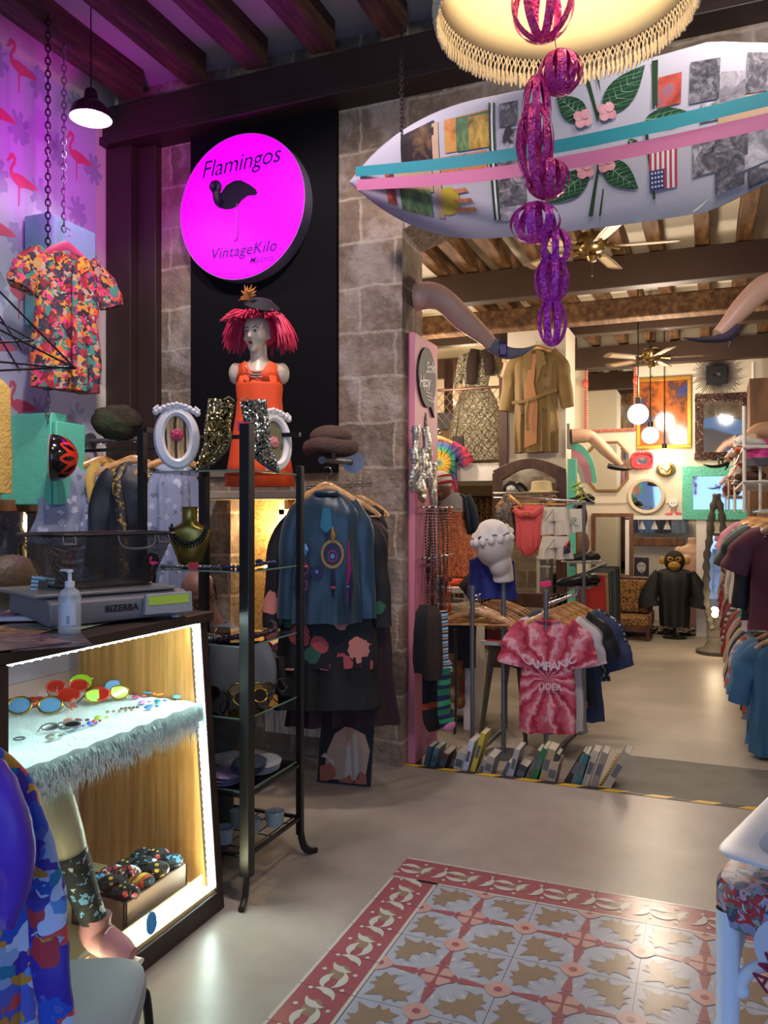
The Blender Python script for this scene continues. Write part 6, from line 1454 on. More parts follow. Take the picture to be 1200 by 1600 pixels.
wall_leg('mannequin leg in a strappy black heel, right edge below the sequin mirror',[q(1240,672,6.9),q(1205,672,6.9),q(1183,674,6.9),q(1165,690,6.9),q(1146,708,6.9),q(1136,718,6.9)],[.085,.075,.062,.056,.036,.03],([q(1136,724,6.9),q(1125,728,6.9),q(1112,729,6.9),q(1099,726,6.9)],[(.03,.022),(.042,.018),(.035,.014),(.004,.004)]),blks,None,heel=([q(1138,722,6.9),q(1136,730,6.9),q(1132,735,6.9)],[.016,.008,.004]),straps=[([q(1126+3*math.cos(a),722+5*math.sin(a),6.9)+V((0,.035*math.sin(a),0)) for a in [2*PI*k/12 for k in range(12)]],.006),([q(1141+4*math.cos(a),716+1.5*math.cos(a),6.9)+V((0,.035*math.sin(a),0)) for a in [2*PI*k/12 for k in range(12)]],.006)])
# frames on the rear wall
def rect_frame(name,label,cat,x0,y0,x1,y1,Y,wd,fm,inner,d=.035,bev=.004,name2='glass'):
    X0,X1,Z0,Z1=rectY(x0,y0,x1,y1,Y);t=thing(name,label,cat,((X0+X1)/2,Y,Z0))
    mb=MB();mb.bb(X0,X1,Y-d,Y,Z1-wd,Z1).bb(X0,X1,Y-d,Y,Z0,Z0+wd).bb(X0,X0+wd,Y-d,Y,Z0+wd,Z1-wd).bb(X1-wd,X1,Y-d,Y,Z0+wd,Z1-wd)
    build('frame',mb,fm,t,world=True,bevel=bev);build(name2,MB().bb(X0+wd*.9,X1-wd*.9,Y-d*.5,Y-.002,Z0+wd*.9,Z1-wd*.9),inner,t,world=True)
    return t,X0,X1,Z0,Z1
RYW=RY_=10.99
beadm=mat('coral_beads','#d8604a',.3,coat=.4)
t,X0,X1,Z0,Z1=rect_frame('beaded_mirror','rectangular mirror edged with coral beads at the upper left of the rear wall','mirror',915,572,994,674,RYW,.03,mat('pale_frame','#d0b8a8',.5),mirror)
mb=MB();n=26
for i in range(n):z=Z0+(Z1-Z0)*(i+.5)/n;mb.ell((X0+.01,RYW-.045,z),(.022,.02,.013),8,6);mb.ell((X1-.01,RYW-.045,z),(.022,.02,.013),8,6)
for i in range(18):x=X0+(X1-X0)*(i+.5)/18;mb.ell((x,RYW-.045,Z0+.01),(.017,.02,.020),8,6)
for x in (X0,X1):mb.ell((x,RYW-.05,Z1-.22),(.04,.03,.06),10,8)
build('beads',mb,beadm,t,world=True)
refl_mat=mat('orange_reflection',kind='noise',cols=['#1f4a8a','#5a3a2a','#a85a28','#c07a40'],pos=[.3,.42,.5,.7],scale=2.2,dist=.6,rough=.12,interp='LINEAR')  # orange and brown reflections painted into the colour of the glass
rect_frame('gold_framed_mirror','large rectangular gilt framed glass with a painted reflection in the middle of the rear wall','picture',995,590,1080,701,RYW,.045,mat('gilt','#b8862a',.35,.6),refl_mat)
t=thing('sunburst_mirror','black square mirror with sunburst spikes high on the rear wall','mirror',PY(1120,588,RYW))
c=PY(1120,586,RYW-.03);mb=MB()
for k in range(64):
    a=2*PI*k/64;d=V((math.cos(a),0,math.sin(a)));L_=.24+.03*(k % 3);mb.tube([c+d*.09,c+d*L_],[.006,.004],5)
build('spikes',mb,blks,t,world=True);mb=MB();mb.box(c,(.25,.04,.23));build('panel',mb,black,t,world=True,bevel=.003)
build('glass',MB().prism([(.045*math.cos(a),.05*math.sin(a)) for a in [PI*k/12 for k in range(13)]],c+V((0,-.022,-.02)),(1,0,0),(0,0,1),.004),mirror,t,world=True)
t,X0,X1,Z0,Z1=rect_frame('sequin_mirror','rectangular mirror with a glittering sequin frame, upper right of the rear wall','mirror',1086,615,1174,719,RYW,.10,glitter('copper_sequins','#5a3a3a','#e8c8b8',.3),mirror)
random.seed(8);mb=MB()
for i in range(500):
    e=random.random();sd=random.randint(0,3);w_=random.uniform(.01,.1)
    x,z=((X0+w_,Z0+e*(Z1-Z0)),(X1-w_,Z0+e*(Z1-Z0)),(X0+e*(X1-X0),Z0+w_),(X0+e*(X1-X0),Z1-w_))[sd]
    mb.ell((x,RYW-.04,z),(.014,.008,.014),6,4,(random.random(),random.random(),0))
build('sequins',mb,glitter('copper_sequins','#5a3a3a','#e8c8b8'),t,world=True)
# octagon
t=thing('octagonal_mirror','gilt octagonal mirror on the rear wall behind the black pointed shoe','mirror',PY(950,768,RYW))
X0,X1,Z0,Z1=rectY(915,690,983,768,RYW);cx_,cz_=(X0+X1)/2,(Z0+Z1)/2;hx_,hz_=(X1-X0)/2,(Z1-Z0)/2
oc=lambda s:[(cx_+hx_*s*a,cz_+hz_*s*b_) for a,b_ in ((-1,-.5),(-.5,-1),(.5,-1),(1,-.5),(1,.5),(.5,1),(-.5,1),(-1,.5))]
mb=MB();mb.loft([[V((x,RYW,z)) for x,z in oc(1)],[V((x,RYW-.04,z)) for x,z in oc(1)],[V((x,RYW-.04,z)) for x,z in oc(.93)],[V((x,RYW-.01,z)) for x,z in oc(.91)]],cap=False);build('frame',mb,mat('dull_gold','#8a6430',.4,.5),t,world=True,smooth=False)
build('glass',MB().prism(oc(.93),(0,RYW-.008,0),(1,0,0),(0,0,1),.004),mirror,t,world=True)
# small red frame
t,X0,X1,Z0,Z1=rect_frame('small_red_frame','small red fringed square mirror on the rear wall under the gilt frame','mirror',989,708,1019,732,RYW,.06,mat('coral_red','#c8404a',.6),mirror)
mb=MB()
for k in range(44):
    a=2*PI*k/44;x=(X0+X1)/2+.13*math.copysign(abs(math.cos(a))**.6,math.cos(a));z=(Z0+Z1)/2+.10*math.copysign(abs(math.sin(a))**.6,math.sin(a));mb.ell((x,RYW-.05,z),(.018,.02,.018),8,6)
build('ruffle',mb,mat('coral_red','#c8404a'),t,world=True)
# knot ornament
c=PY(1040,733,RYW-.04);mb=MB();mb.ell(c+V((0,.02,0)),(.12,.03,.095),20,10);mb.cur=1
mb.tube([c+V((.075*math.cos(a),-.02-.012*math.sin(2*a),.06*math.sin(a)+.02*math.cos(2*a))) for a in [2*PI*k/26 for k in range(26)]],.013,8,loop=True);mb.tube([c+V((-.06+.12*k/8,-.03,.02*math.sin(k))) for k in range(9)],.012,8)
solo('wall_ornament','grey and gold knotted ornament on the rear wall below the globe lamps','ornament',mb,[mat('driftwood','#7a7464',.8,scale=10,var=.2),gold])
# round mirror
t=thing('round_mirror','round cream framed mirror on the rear wall under the red square mirror','mirror',PY(1010,803,RYW));c=PY(1010,775,RYW);My=Matrix.Rotation(R(90),3,'X');k=PY(1040,775,RYW).x-c.x
mb=MB();mb.lathe([(k,0),(k,.035),(k-.012,.045),(k-.045,.04),(k-.05,.015)],c,48,My);build('frame',mb,mat('cream_frame','#cdbb9a',.45),t,world=True);mb=MB();mb.lathe([(0,.018),(k-.045,.018)],c,48,My);build('glass',mb,mirror,t,world=True)
# mint ornate mirror
mnt=mat('mint_carved','#6ad0b4',.5,scale=24,bump=1,bscale=45)
rect_frame('mint_mirror','large mint green carved frame mirror on the right of the rear wall','mirror',1066,728,1185,812,RYW-.02,.13,mnt,mirror,.05)
rect_frame('wooden_mirror','tall brown wood framed mirror on the rear wall above the leopard bench','mirror',925,802,990,903,RYW,.05,midwood,mirror,.04)
# portrait print
t,X0,X1,Z0,Z1=rect_frame('portrait_print','small black and white portrait print between the bench mirror and the doorway','print',991,871,1014,905,RYW,.008,black,mat('print_dark','#23201e',.5),.02,name2='sheet')
cx_,cz_=(X0+X1)/2,(Z0+Z1)/2;mb=MB();mb.cur=0
mb.flat([(.055*math.cos(a),.075*math.sin(a)+.02) for a in [2*PI*k_/20 for k_ in range(20)]],(cx_,RYW-.023,cz_),(1,0,0),(0,0,1));mb.cur=1
mb.flat([(-.058,.03),(-.055,.11),(.0,.14),(.06,.10),(.062,.02),(.045,.07),(0,.085),(-.04,.07)],(cx_,RYW-.025,cz_),(1,0,0),(0,0,1));mb.flat([(-.035,.03),(-.01,.03),(-.01,.04),(-.035,.04)],(cx_,RYW-.025,cz_),(1,0,0),(0,0,1));mb.flat([(.012,.03),(.037,.03),(.037,.04),(.012,.04)],(cx_,RYW-.025,cz_),(1,0,0),(0,0,1));mb.flat([(-.015,-.03),(.018,-.03),(.018,-.022),(-.015,-.022)],(cx_,RYW-.025,cz_),(1,0,0),(0,0,1))
build('face_print',mb,[mat('print_grey','#a8a49c',.5),mat('print_black','#161412',.5)],t,world=True,smooth=False)
# small painted flamingos & junction box
c=PY(1047,812,RYW-.002);mb=MB();mb.prism([(-x*.17,y*.17) for x,y in FLAM][::-1],c,(1,0,0),(0,0,1),.003);c=PY(1058,811,RYW-.002);mb.prism([(x*.17,y*.17) for x,y in FLAM],c,(1,0,0),(0,0,1),.003)
solo('flamingo_decal','pair of small pink flamingos facing each other on the rear wall','decal',mb,mat('decal_pink','#d85a68',.6))
c=PY(1052,786,RYW);t=thing('junction_box','round cream junction box with a cable beside the round mirror','junction box',c);mb=MB();mb.lathe([(0,.03),(.05,.03),(.055,.02),(.055,0)],c,24,My);build('box',mb,white,t,world=True)
mb=MB();mb.tube([c,PY(1040,786,RYW-.005)],.006,6);mb.tube([PY(918,787,RYW-.006),PY(981,786,RYW-.006)],.006,6);build('cable',mb,mat('cable_cream','#b0a48c',.6),t,world=True)
[build('screw',MB().ell(c+V((s_*.018,-.03,0)),.008,8,6),steel,t,world=True) for s_ in (-1,1)]
# bench
leo=mat('leopard',kind='edges',cols=['#a87a3c','#1f140c','#6a4020'],pos=[0,.055,.2],scale=14,rough=.8)
leo=mat('leopard_cloth',kind='leopard',cols=['#5a3418','#140c06','#8a6232'],pos=[0,.22,.42],scale=38,rough=.8)
B0,B1=PY(939,960,10.55).x,PY(1018,960,10.55).x;bxc=(B0+B1)/2
t=thing('leopard_bench','dark wood bench upholstered in leopard print against the rear wall','bench',(bxc,10.6,RZ));bw=B1-B0;zz=lambda py:PY(980,py,10.55).z
mb=MB();mb.bb(B0,B1,10.72,10.82,zz(962),zz(902));build('back_frame',mb,dkwood,t,world=True,bevel=.02)
build('backrest',MB().bb(B0+.04,B1-.05,10.66,10.73,zz(958),zz(907)),leo,t,world=True,bevel=.02);build('seat',MB().bb(B0+.01,B1-.02,10.28,10.72,zz(974),zz(960)),leo,t,world=True,bevel=.02)
build('rail',MB().bb(B0,B1,10.27,10.74,zz(982),zz(974)).bb(B0,B1,10.70,10.74,zz(995),zz(990)),dkwood,t,world=True,bevel=.004)
for x in (B0+.03,B1-.03):
    for y in (10.30,10.76):
        mb=MB();mb.lathe([(.02,0),(.028,.05),(.024,.08),(.032,.12),(.032,zz(978)-RZ)],(x,y,RZ),12,cap=True);build('leg',mb,dkwood,t,world=True)
build('armrest',MB().bb(B1-.03,B1+.02,10.3,10.8,zz(974),zz(955)).bb(B0-.02,B0+.03,10.3,10.8,zz(974),zz(955)),dkwood,t,world=True,bevel=.01)
# doorway contents
t=thing('torso_mannequin','headless cream torso mannequin standing inside the rear doorway','mannequin',PY(1083,985,11.35));c=PY(1083,985,11.35);c.z=RZ
zz=lambda py:PY(1083,py,11.35).z
mb=MB();mb.loft([[V((c.x+a*math.cos(k_),c.y+b_*math.sin(k_),z)) for k_ in [2*PI*k2/24 for k2 in range(24)]] for z,a,b_ in ((zz(978),.10,.10),(zz(950),.15,.12),(zz(925),.17,.12),(zz(905),.13,.10),(zz(880),.17,.13),(zz(862),.19,.12),(zz(856),.17,.09),(zz(850),.07,.07),(zz(840),.065,.065))])
for sd in (-1,1):mb.ell((c.x+sd*.18,c.y,zz(862)),(.06,.07,.07),14,10);mb.ell((c.x+sd*.075,c.y-.10,zz(873)),(.065,.05,.06),14,10)
build('torso',mb,mat('mannequin_skin','#c89f80'),t,world=True,remesh=.012)
t=thing('monkey_mannequin','figure in a black gown wearing a monkey mask at the rear doorway','mannequin',PY(1054,985,10.7));c=PY(1054,985,10.7);zz=lambda py:PY(1054,py,10.7).z
gown=mat('black_gown','#07090a',.65,scale=5,var=.2)
mb=MB()
def gr(z,a,b_,f=.0):return [V((c.x+a*math.copysign(abs(math.cos(k_))**.85,math.cos(k_)),c.y+b_*math.sin(k_)+f*math.sin(9*k_),z)) for k_ in [2*PI*k2/48 for k2 in range(48)]]
mb.loft([gr(zz(888),.08,.06),gr(zz(890),.16,.10),gr(zz(894),.225,.13,.004),gr(zz(910),.235,.15,.008),gr(zz(935),.19,.15,.01),gr(zz(960),.185,.15,.012),gr(zz(978),.175,.15,.014)]);
build('gown',mb,gown,t,world=True)
for sd in (-1,1):
    mb=MB();mb.tube(smoothpath([(c.x+sd*.17,c.y,zz(896)),(c.x+sd*.26,c.y-.02,zz(915)),(c.x+sd*.31,c.y-.04,zz(935)),(c.x+sd*.30,c.y-.05,zz(949))],5),[(.075+.004*k2,.06) for k2 in range(16)],14,up=(sd,0,0));build('sleeve',mb,gown,t,world=True)
m1,m2,m3=mat('monkey_fur','#1c120c',.8,scale=20,bump=.5),mat('monkey_face','#a8802e',.5,scale=10,var=.15),mat('monkey_muzzle','#b8923a',.5)
hc=V((c.x,c.y,zz(877)))
mb=MB();mb.ell(hc,(.125,.12,.135),24,16);build('mask_fur',mb,m1,t,world=True)
mb=MB();mb.ell(hc+V((0,-.085,-.05)),(.075,.065,.065),20,14);mb.ell(hc+V((-.04,-.09,.035)),(.045,.035,.045),14,10);mb.ell(hc+V((.04,-.09,.035)),(.045,.035,.045),14,10)
for sd in (-1,1):mb.ell(hc+V((sd*.145,0,.01)),(.04,.02,.05),14,10)
build('mask_face',mb,m2,t,world=True)
mb=MB();
for sd in (-1,1):mb.ell(hc+V((sd*.042,-.125,.035)),(.018,.01,.014),10,8);mb.ell(hc+V((sd*.016,-.15,-.025)),(.007,.006,.006),8,6)
mb.tube([hc+V((-.05,-.135,-.07)),hc+V((0,-.152,-.078)),hc+V((.05,-.135,-.07))],.004,6);mb.tube([hc+V((-.08,-.10,.085)),hc+V((0,-.125,.07)),hc+V((.08,-.10,.085))],.012,8)
build('mask_features',mb,m1,t,world=True)
build('stand',MB().cyl((c.x,c.y,RZ),(c.x,c.y,zz(976)),.02).cyl((c.x,c.y,RZ),(c.x,c.y,RZ+.02),.14),iron,t,world=True)
mb=MB();random.seed(12)
for i in range(520):
    x,y=random.uniform(-1.02,-.22),random.uniform(10.95,11.3);h_=random.uniform(.03,.10);d=V((random.uniform(-.05,.05),random.uniform(-.05,.03),h_));mb.cur=random.randint(0,2)
    mb.tube([(x,y,RZ),V((x,y,RZ))+d*.6,V((x,y,RZ))+d+V((d.x,d.y,-.02))],[.02,.016,.003],5,cap=False)
solo('shaggy_rug','shaggy brown, black and cream rug on the floor of the rear doorway','rug',mb,[mat('rug_brown','#4a2a1c',.95),mat('rug_black','#17120f',.95),mat('rug_cream','#b8a890',.95)])
# inner window bar and hanging cloths seen through doorway
solo('wooden_rail','brown wooden counter rail inside the rear doorway','rail',MB().bb(-1.3,-.35,11.9,12.0,1.02,1.14).bb(-1.3,-1.2,11.9,12.0,RZ,1.03).bb(-.45,-.35,11.9,12.0,RZ,1.03),midwood,bevel=.01)
for i,(x,c_) in enumerate(((-1.1,'navy'),(-.85,'slate blue'),(-.62,'dark blue'),(-.42,'grey blue'))):
    mb=MB();cloth(mb,[(0,.10,.03),(-.05,.12,.04),(-.3,.12,.04)],folds=3,amp=.01);mb.xform(Matrix.Translation((x,12.1,1.50)));solo('blue_cloth',c_+' cloth hanging deep inside the rear doorway','cloth',mb,mat('bc'+c_,('#1c2a4a','#3a5a8a','#1a2238','#5a6a80')[i],.7),group='blue cloths inside the rear doorway')
for i in range(3):
    x=-.86+.16*i;z=1.32;mb=MB();mb.lathe([(.045,0),(.03,.05),(.018,.07),(.018,.10)],(x,11.2,z-.05),16,cap=True);mb.cyl((x,11.2,z),(x,11.2,1.45),.004);solo('ceiling_spot','small white spot lamp hanging in the top of the rear doorway, '+('left','middle','right')[i]+' one','lamp',mb,white,group='spot lamps in the rear doorway')
solo('curtain_fringe','short brown fringe along the top of the rear doorway','fringe',(lambda m_:[m_.tube([(-1.0+.86*k/60,11.02,1.42),(-1.0+.86*k/60,11.02,1.42-random.uniform(.03,.07))],[.007,.002],5) for k in range(60)] and m_)(MB()),mat('fringe_brown','#5a3a28',.9))
solo('picture_light_panel','small pale orange board beside the bench inside the doorway','board',MB().bb(-1.0,-.86,11.4,11.43,RZ,.66),mat('pale_orange','#c8743a',.6))
# cheval mirror
t=thing('cheval_mirror','tall grey carved leaf shaped standing mirror with a small lit bulb','mirror',PY(1120,1000,9.7));c=PY(1120,1000,9.7);c.z=RZ;zz=lambda py:PY(1120,py,9.7).z
gw=mat('grey_wood','#4a463e',.7,scale=14,var=.3,bump=.6,bscale=40)
xs=PY(1140,900,9.7).x-c.x
prof=[(.0,772),(.35,800),(.55,835),(.75,870),(.85,905),(.80,940),(.55,965),(.35,985)]
L1=[V((c.x-xs*a*(1.0+.06*math.sin(i*2.5)),9.7,zz(py))) for i,(a,py) in enumerate(prof)];L2=[V((c.x+xs*a,9.7,zz(py))) for a,py in prof]
mb=MB();pth=smoothpath(L1,6);mb.tube(pth,[.035+.01*math.sin(i*1.9) for i in range(len(pth))],8);pth=smoothpath(L2,6);mb.tube(pth,[.035+.01*math.sin(i*1.9) for i in range(len(pth))],8)
mb.tube([L1[2],L2[2]],.015,6);mb.tube([L1[6],L2[6]],.02,6);build('frame',mb,gw,t,world=True)
pol=[(p_.x,p_.z) for p_ in L1[2:7]]+[(p_.x,p_.z) for p_ in L2[2:7]][::-1];build('glass',MB().prism(pol[::-1],(0,9.71,0),(1,0,0),(0,0,1),.006),mirror,t,world=True)
build('base',MB().lathe([(0,0),(.22,0),(.22,.04),(.15,.06),(.12,.10),(.09,.16),(0,.18)],c,28),gw,t,world=True)
bl=PY(1117,960,9.55);build('bulb',MB().ell(bl,.035,14,10),mat('bulb_small','#ffffff',.4,emit='#ffdca8',estr=12),t,world=True);lamp('POINT','floor_bulb',bl-V((0,.08,0)),6,WARM,.04)
# ---- globes and fans
GL=mat('globe_glow','#ffffff',.4,emit='#fff0cf',estr=7)
for i,(px,py,t_,r_,lab) in enumerate(((997,647,7.8,.098,'glowing white globe pendant, the nearest and largest in the back room'),(1016,680,9.2,.095,'glowing white globe pendant, second nearest in the back room'),(1038,711,10.3,.085,'glowing white globe pendant in front of the knot ornament, left of the farthest one'),(1048,723,10.6,.075,'glowing white globe pendant, the farthest and lowest in the back room'))):
    c=P(px,py,t_);t=thing('globe_pendant',lab,'lamp',c,0,'globe pendants in the back room');build('globe',MB().ell((0,0,0),r_,28,18),GL,t);build('cord',MB().cyl((0,0,r_),(0,0,3.86-c.z),.006,n=8).cyl((0,0,r_-.01),(0,0,r_+.06),.03),black,t)
    lamp('POINT','globe_light',c-V((0,.0,r_+.06)),9,(1,.82,.58),.06)
c=P(1132,530,9.0);t=thing('ceiling_socket','small black conical lamp socket on the back room ceiling near the second fan','lamp',(c.x,c.y,3.8));build('cap',MB().lathe([(0,.1),(.10,.09),(.06,0),(0,0)],(c.x,c.y,c.z-.03),20),black,t,world=True);build('stem',MB().cyl((c.x,c.y,c.z),(c.x,c.y,3.86),.01),black,t,world=True)
def fan(label,c,R_,angs,bm,droop=0,rod=.3):
    t=thing('ceiling_fan',label,'ceiling fan',c);br=mat('brass','#8a7248',.25,.9)
    mb=MB();mb.lathe([(0,-.14),(.03,-.13),(.045,-.10),(.03,-.07),(.075,-.06),(.10,-.03),(.115,.02),(.11,.06),(.06,.085),(.02,.09),(.0,.09)],n=28);build('motor',mb,br,t)
    build('rod',MB().cyl((0,0,.08),(0,0,rod),.012).lathe([(0,rod),(.05,rod),(.045,rod-.04),(.012,rod-.07)],n=20),br,t)
    for a in angs:
        d=V((math.cos(R(a)),math.sin(R(a)),0));s_=V((-d.y,d.x,.22)).normalized();mb=MB()
        mb.prism([(.16,-.05),(R_*.6,-.065),(R_-.03,-.065),(R_,-.04),(R_,.04),(R_-.03,.065),(R_*.6,.065),(.16,.05)],(0,0,-.03),d,s_,.008);b2=build('blade',mb,bm[0],t,bevel=.002)
        mb=MB();mb.prism([(.24,-.035),(R_-.07,-.045),(R_-.07,.045),(.24,.035)],V((0,0,-.03))-d.cross(s_)*.003,d,s_,.0135);build('cane_panel',mb,bm[1],b2);build('bracket',MB().tube([d*.08+V((0,0,-.02)),d*.20+V((0,0,-.028))],[.014,.03],8,sq=.4),br,t)
    mb=MB();mb.cyl((0,0,-.14),(0,0,-.22),.002,n=6);mb.ell((0,0,-.23),(.008,.008,.015),8,6);build('pull_chain',mb,br,t)
bm=(mat('blade_wood','#6a5840',.4,scale=12,var=.2),mat('blade_cane','#b8a078',.5,scale=30,var=.1))
fan('brass ceiling fan with cane panel blades, the nearer one below the surfboard',P(925,381,6.0),.62,(8,80,152,224,296),bm,rod=.36)
fan('brass ceiling fan farther back with plain blades, before the rear beam',P(1018,556,8.9),.60,(5,77,149,221,293),bm,rod=.62)
# ---- trench coat, pillar items
PYF=8.28
kh=mat('khaki','#7a6238',.75,scale=4,var=.1);kh2=mat('khaki_lining','#a8744a',.7)
p=PY(838,548,PYF-.10)
t=garment('trench_coat','khaki belted trench coat with open front hanging on the white pillar','coat',p,R(-4),kh,.235,1.04,.07,sl=(.52,.09,.085,.07),flare=1.0,folds=6,amp=.014)
mb=MB()
for sd in (-1,1):mb.prism([(sd*.02,.01),(sd*.10,-.03),(sd*.13,-.16),(sd*.085,-.17),(sd*.03,-.33)][::sd],(0,-.098,-.01),(1,0,0),(0,-.03,1),.006)
build('lapels',mb,kh,t);build('lining',MB().prism([(-.05,-.05),(.03,-.05),(.0,-.35),(.04,-.55),(.03,-.95),(-.10,-1.0),(-.09,-.5)],(0,-.094,0),(1,0,0),(0,0,1),.004),kh2,t)
mb=MB();mb.tube(smoothpath([(-.23,-.09,-.53),(-.05,-.115,-.52),(.1,-.112,-.47),(.23,-.08,-.42)],5),[(.018,.005)]*16,8,up=(0,0,1));mb.tube(smoothpath([(-.05,-.12,-.52),(-.07,-.12,-.7),(-.06,-.12,-.82)],5),[(.005,.016)]*11,8);build('belt',mb,kh,t)
[build('button',MB().ell((x,-.108,z),(.014,.006,.014),10,6),dkwood,t) for x,z in ((.12,-.28),(.12,-.40),(-.12,-.66),(.10,-.62))]
hanger('wooden hanger inside the khaki trench coat',p+V((0,0,.03)),R(-4))
# mezzanine: mesh balustrade, ghostly dress figure
bx0_,bx1_=PY(672,660,8.30).x,PY(781,660,8.30).x;bz0_,bz1_=PY(720,724,8.30).z,PY(720,608,8.30).z
t=thing('mesh_balustrade','brown metal balustrade with diamond wire mesh on the mezzanine','balustrade',((bx0_+bx1_)/2,8.3,bz0_))
build('top_rail',MB().cyl((bx0_-.6,8.3,bz1_),(bx1_,8.3,bz1_),.015),dkwood,t,world=True);build('bottom_rail',MB().cyl((bx0_-.6,8.3,bz0_+.03),(bx1_,8.3,bz0_+.03),.012),dkwood,t,world=True)
mb=MB();h_=bz1_-bz0_;s=.085;n=int((bx1_-bx0_+.6+h_*.8)/s)
for i in range(n):
    for sg in (-1,1):
        xa=bx0_-.6+i*s-(h_*.8 if sg>0 else 0);a_,b_=V((xa,8.3,bz0_)),V((xa+sg*h_*.8,8.3,bz1_))
        if sg<0:a_.x+=0;
        def clip(a_,b_):
            lo,hi=bx0_-.6,bx1_;d=b_-a_;t0,t1=0,1
            for lim,s_ in ((lo,1),(hi,-1)):
                if abs(d.x)>1e-9:
                    k_=(lim-a_.x)/d.x
                    if d.x*s_>0:t0=max(t0,k_)
                    else:t1=min(t1,k_)
            return (a_+d*t0,a_+d*t1) if t1>t0 else None
        r_=clip(a_,b_)
        if r_:mb.tube(list(r_),.0035,4)
build('mesh',mb,mat('wire_brown','#5a4a38',.5,.4),t,world=True)
t=thing('dressed_mannequin','headless mannequin in a cream sequin gown with brown fur stole on the mezzanine','mannequin',PY(745,726,8.75));c=PY(745,726,8.75);zz=lambda py:PY(745,py,8.75).z
def er(z,a,b_,cx=0,f=0):return [V((c.x+cx+a*math.cos(k_),c.y+b_*math.sin(k_)+f*math.sin(11*k_),z)) for k_ in [2*PI*k2/44 for k2 in range(44)]]
gwn=glitter('cream_sequins','#b8ac8a','#efe6cc',.5,.15)
mb=MB();mb.loft([er(zz(548),.06,.05),er(zz(553),.16,.09),er(zz(562),.20,.11),er(zz(585),.155,.11),er(zz(602),.13,.10),er(zz(625),.22,.16,0,.008),er(zz(665),.31,.22,0,.014),er(zz(722),.34,.26,0,.02)]);build('gown',mb,gwn,t,world=True)
for sd,pts in ((-1,[(725,556),(719,580),(716,602),(712,612)]),(1,[(768,556),(780,580),(786,588),(794,578)])):mb=MB();mb.tube(smoothpath([PY(x,y,8.70) for x,y in pts],5),interp([.06,.05,.042,.035],5),12);build('sleeve',mb,gwn,t,world=True)
mb=MB();mb.tube(smoothpath([PY(720,603,8.66),PY(715,613,8.62),PY(709,622,8.60)],5),interp([.032,.038,.02],5),10)
for k_ in range(4):mb.tube([PY(712+k_*1.5,618,8.6),PY(709+k_*1.8,628,8.58)],[.010,.007],6)
mb.tube(smoothpath([PY(786,588,8.64),PY(790,575,8.6),PY(791,565,8.58)],5),interp([.032,.034,.03],5),10)
for k_ in range(4):mb.tube([PY(786+k_*2,566,8.58),PY(785+k_*2.4,556,8.55)],[.010,.007],6)
build('hands',mb,skin_p,t,world=True)
bfur=mat('dark_stole','#2a1712',.95,scale=30,var=.4,bump=1,bscale=90)
for pts,r_ in (([(742,546),(738,570),(736,600)],.065),([(760,546),(764,565),(765,586)],.065)):mb=MB();mb.tube(smoothpath([PY(x,y,8.58) for x,y in pts],6),interp([.05,r_,.05],6),14);build('fur_stole',mb,bfur,t,world=True)
mb=MB();mb.tube([PY(718,618,8.56),PY(713,680,8.56)],.004,5);mb.tube([PY(722,618,8.56),PY(727,680,8.56)],.004,5);build('strap',mb,black,t,world=True)
X0,X1,Z0,Z1=rectY(710,682,727,704,8.56);tb=build('handbag',MB().bb(X0,X1,8.48,8.54,Z0,Z1),blks,t,world=True,bevel=.01)
t=thing('hanging_card','small purple printed card hanging from the grey suede shoe','card',P(787,546,4.9));build('sheet',MB().box(P(786,545,4.9),(.052,.003,.10),(0,0,YAW)),mat('card_purple','#2f2040',.5),t,world=True);build('print',MB().box(P(786,546,4.896),(.036,.003,.06),(0,0,YAW)),mat('card_lilac','#9a7ab0',.5),t,world=True);build('string',MB().tube([P(786,534,4.9),P(778,520,4.9)],.0012,5),black,t,world=True)
# stuff on mezzanine behind the mesh
for i,(px,py,w_,h_,m_,lab) in enumerate(((690,700,.35,.45,mat('cardboard','#7a5c3a',.8),'brown cardboard box on the mezzanine floor behind the mesh'),(700,668,.22,.22,mat('grey_bag','#4a4a50',.7),'grey bag on top of the cardboard box on the mezzanine'))):
    c_=PY(px,py,9.2);solo('cardboard_box' if i==0 else 'storage_bag',lab,'box' if i==0 else 'bag',MB().bb(c_.x-w_/2,c_.x+w_/2,9.0,9.4,mz1 if i==0 else mz1+.45,mz1+.45 if i==0 else mz1+.66),m_,bevel=.03)
# arched mirror cabinet before pillar
ax0,ax1=PY(771,800,8.05).x,PY(886,800,8.05).x;zz=lambda py:PY(830,py,8.05).z
t=thing('arched_mirror','large dark wood mirror with an arched top standing before the white pillar','mirror',((ax0+ax1)/2,8.1,RZ))
n=20;arch=lambda s_:zz(735)+(zz(717)-zz(735))*math.sin(PI*s_)
outer=[(ax0+(ax1-ax0)*i/n,arch(i/n)) for i in range(n+1)];iw=.10
mb=MB();top_o=[V((x,8.0,z)) for x,z in outer];top_i=[V((ax0+iw+(ax1-ax0-2*iw)*i/n,8.0,arch(i/n)-.10)) for i in range(n+1)]
mb.loft([[a_,b_,b_+V((0,.06,0)),a_+V((0,.06,0))] for a_,b_ in zip(top_o,top_i)])
mb.bb(ax0,ax0+iw,8.0,8.06,zz(948),zz(738)).bb(ax1-iw,ax1,8.0,8.06,zz(948),zz(738)).bb(ax0,ax1,8.0,8.06,zz(948),zz(926));build('frame',mb,dkwood,t,world=True,bevel=.006)
build('glass',MB().bb(ax0+iw,ax1-iw,8.03,8.04,zz(926),zz(745)),mirror,t,world=True);build('foot',MB().bb(ax0+.02,ax0+.1,7.98,8.15,RZ,zz(946)).bb(ax1-.1,ax1-.02,7.98,8.15,RZ,zz(946)),dkwood,t,world=True)
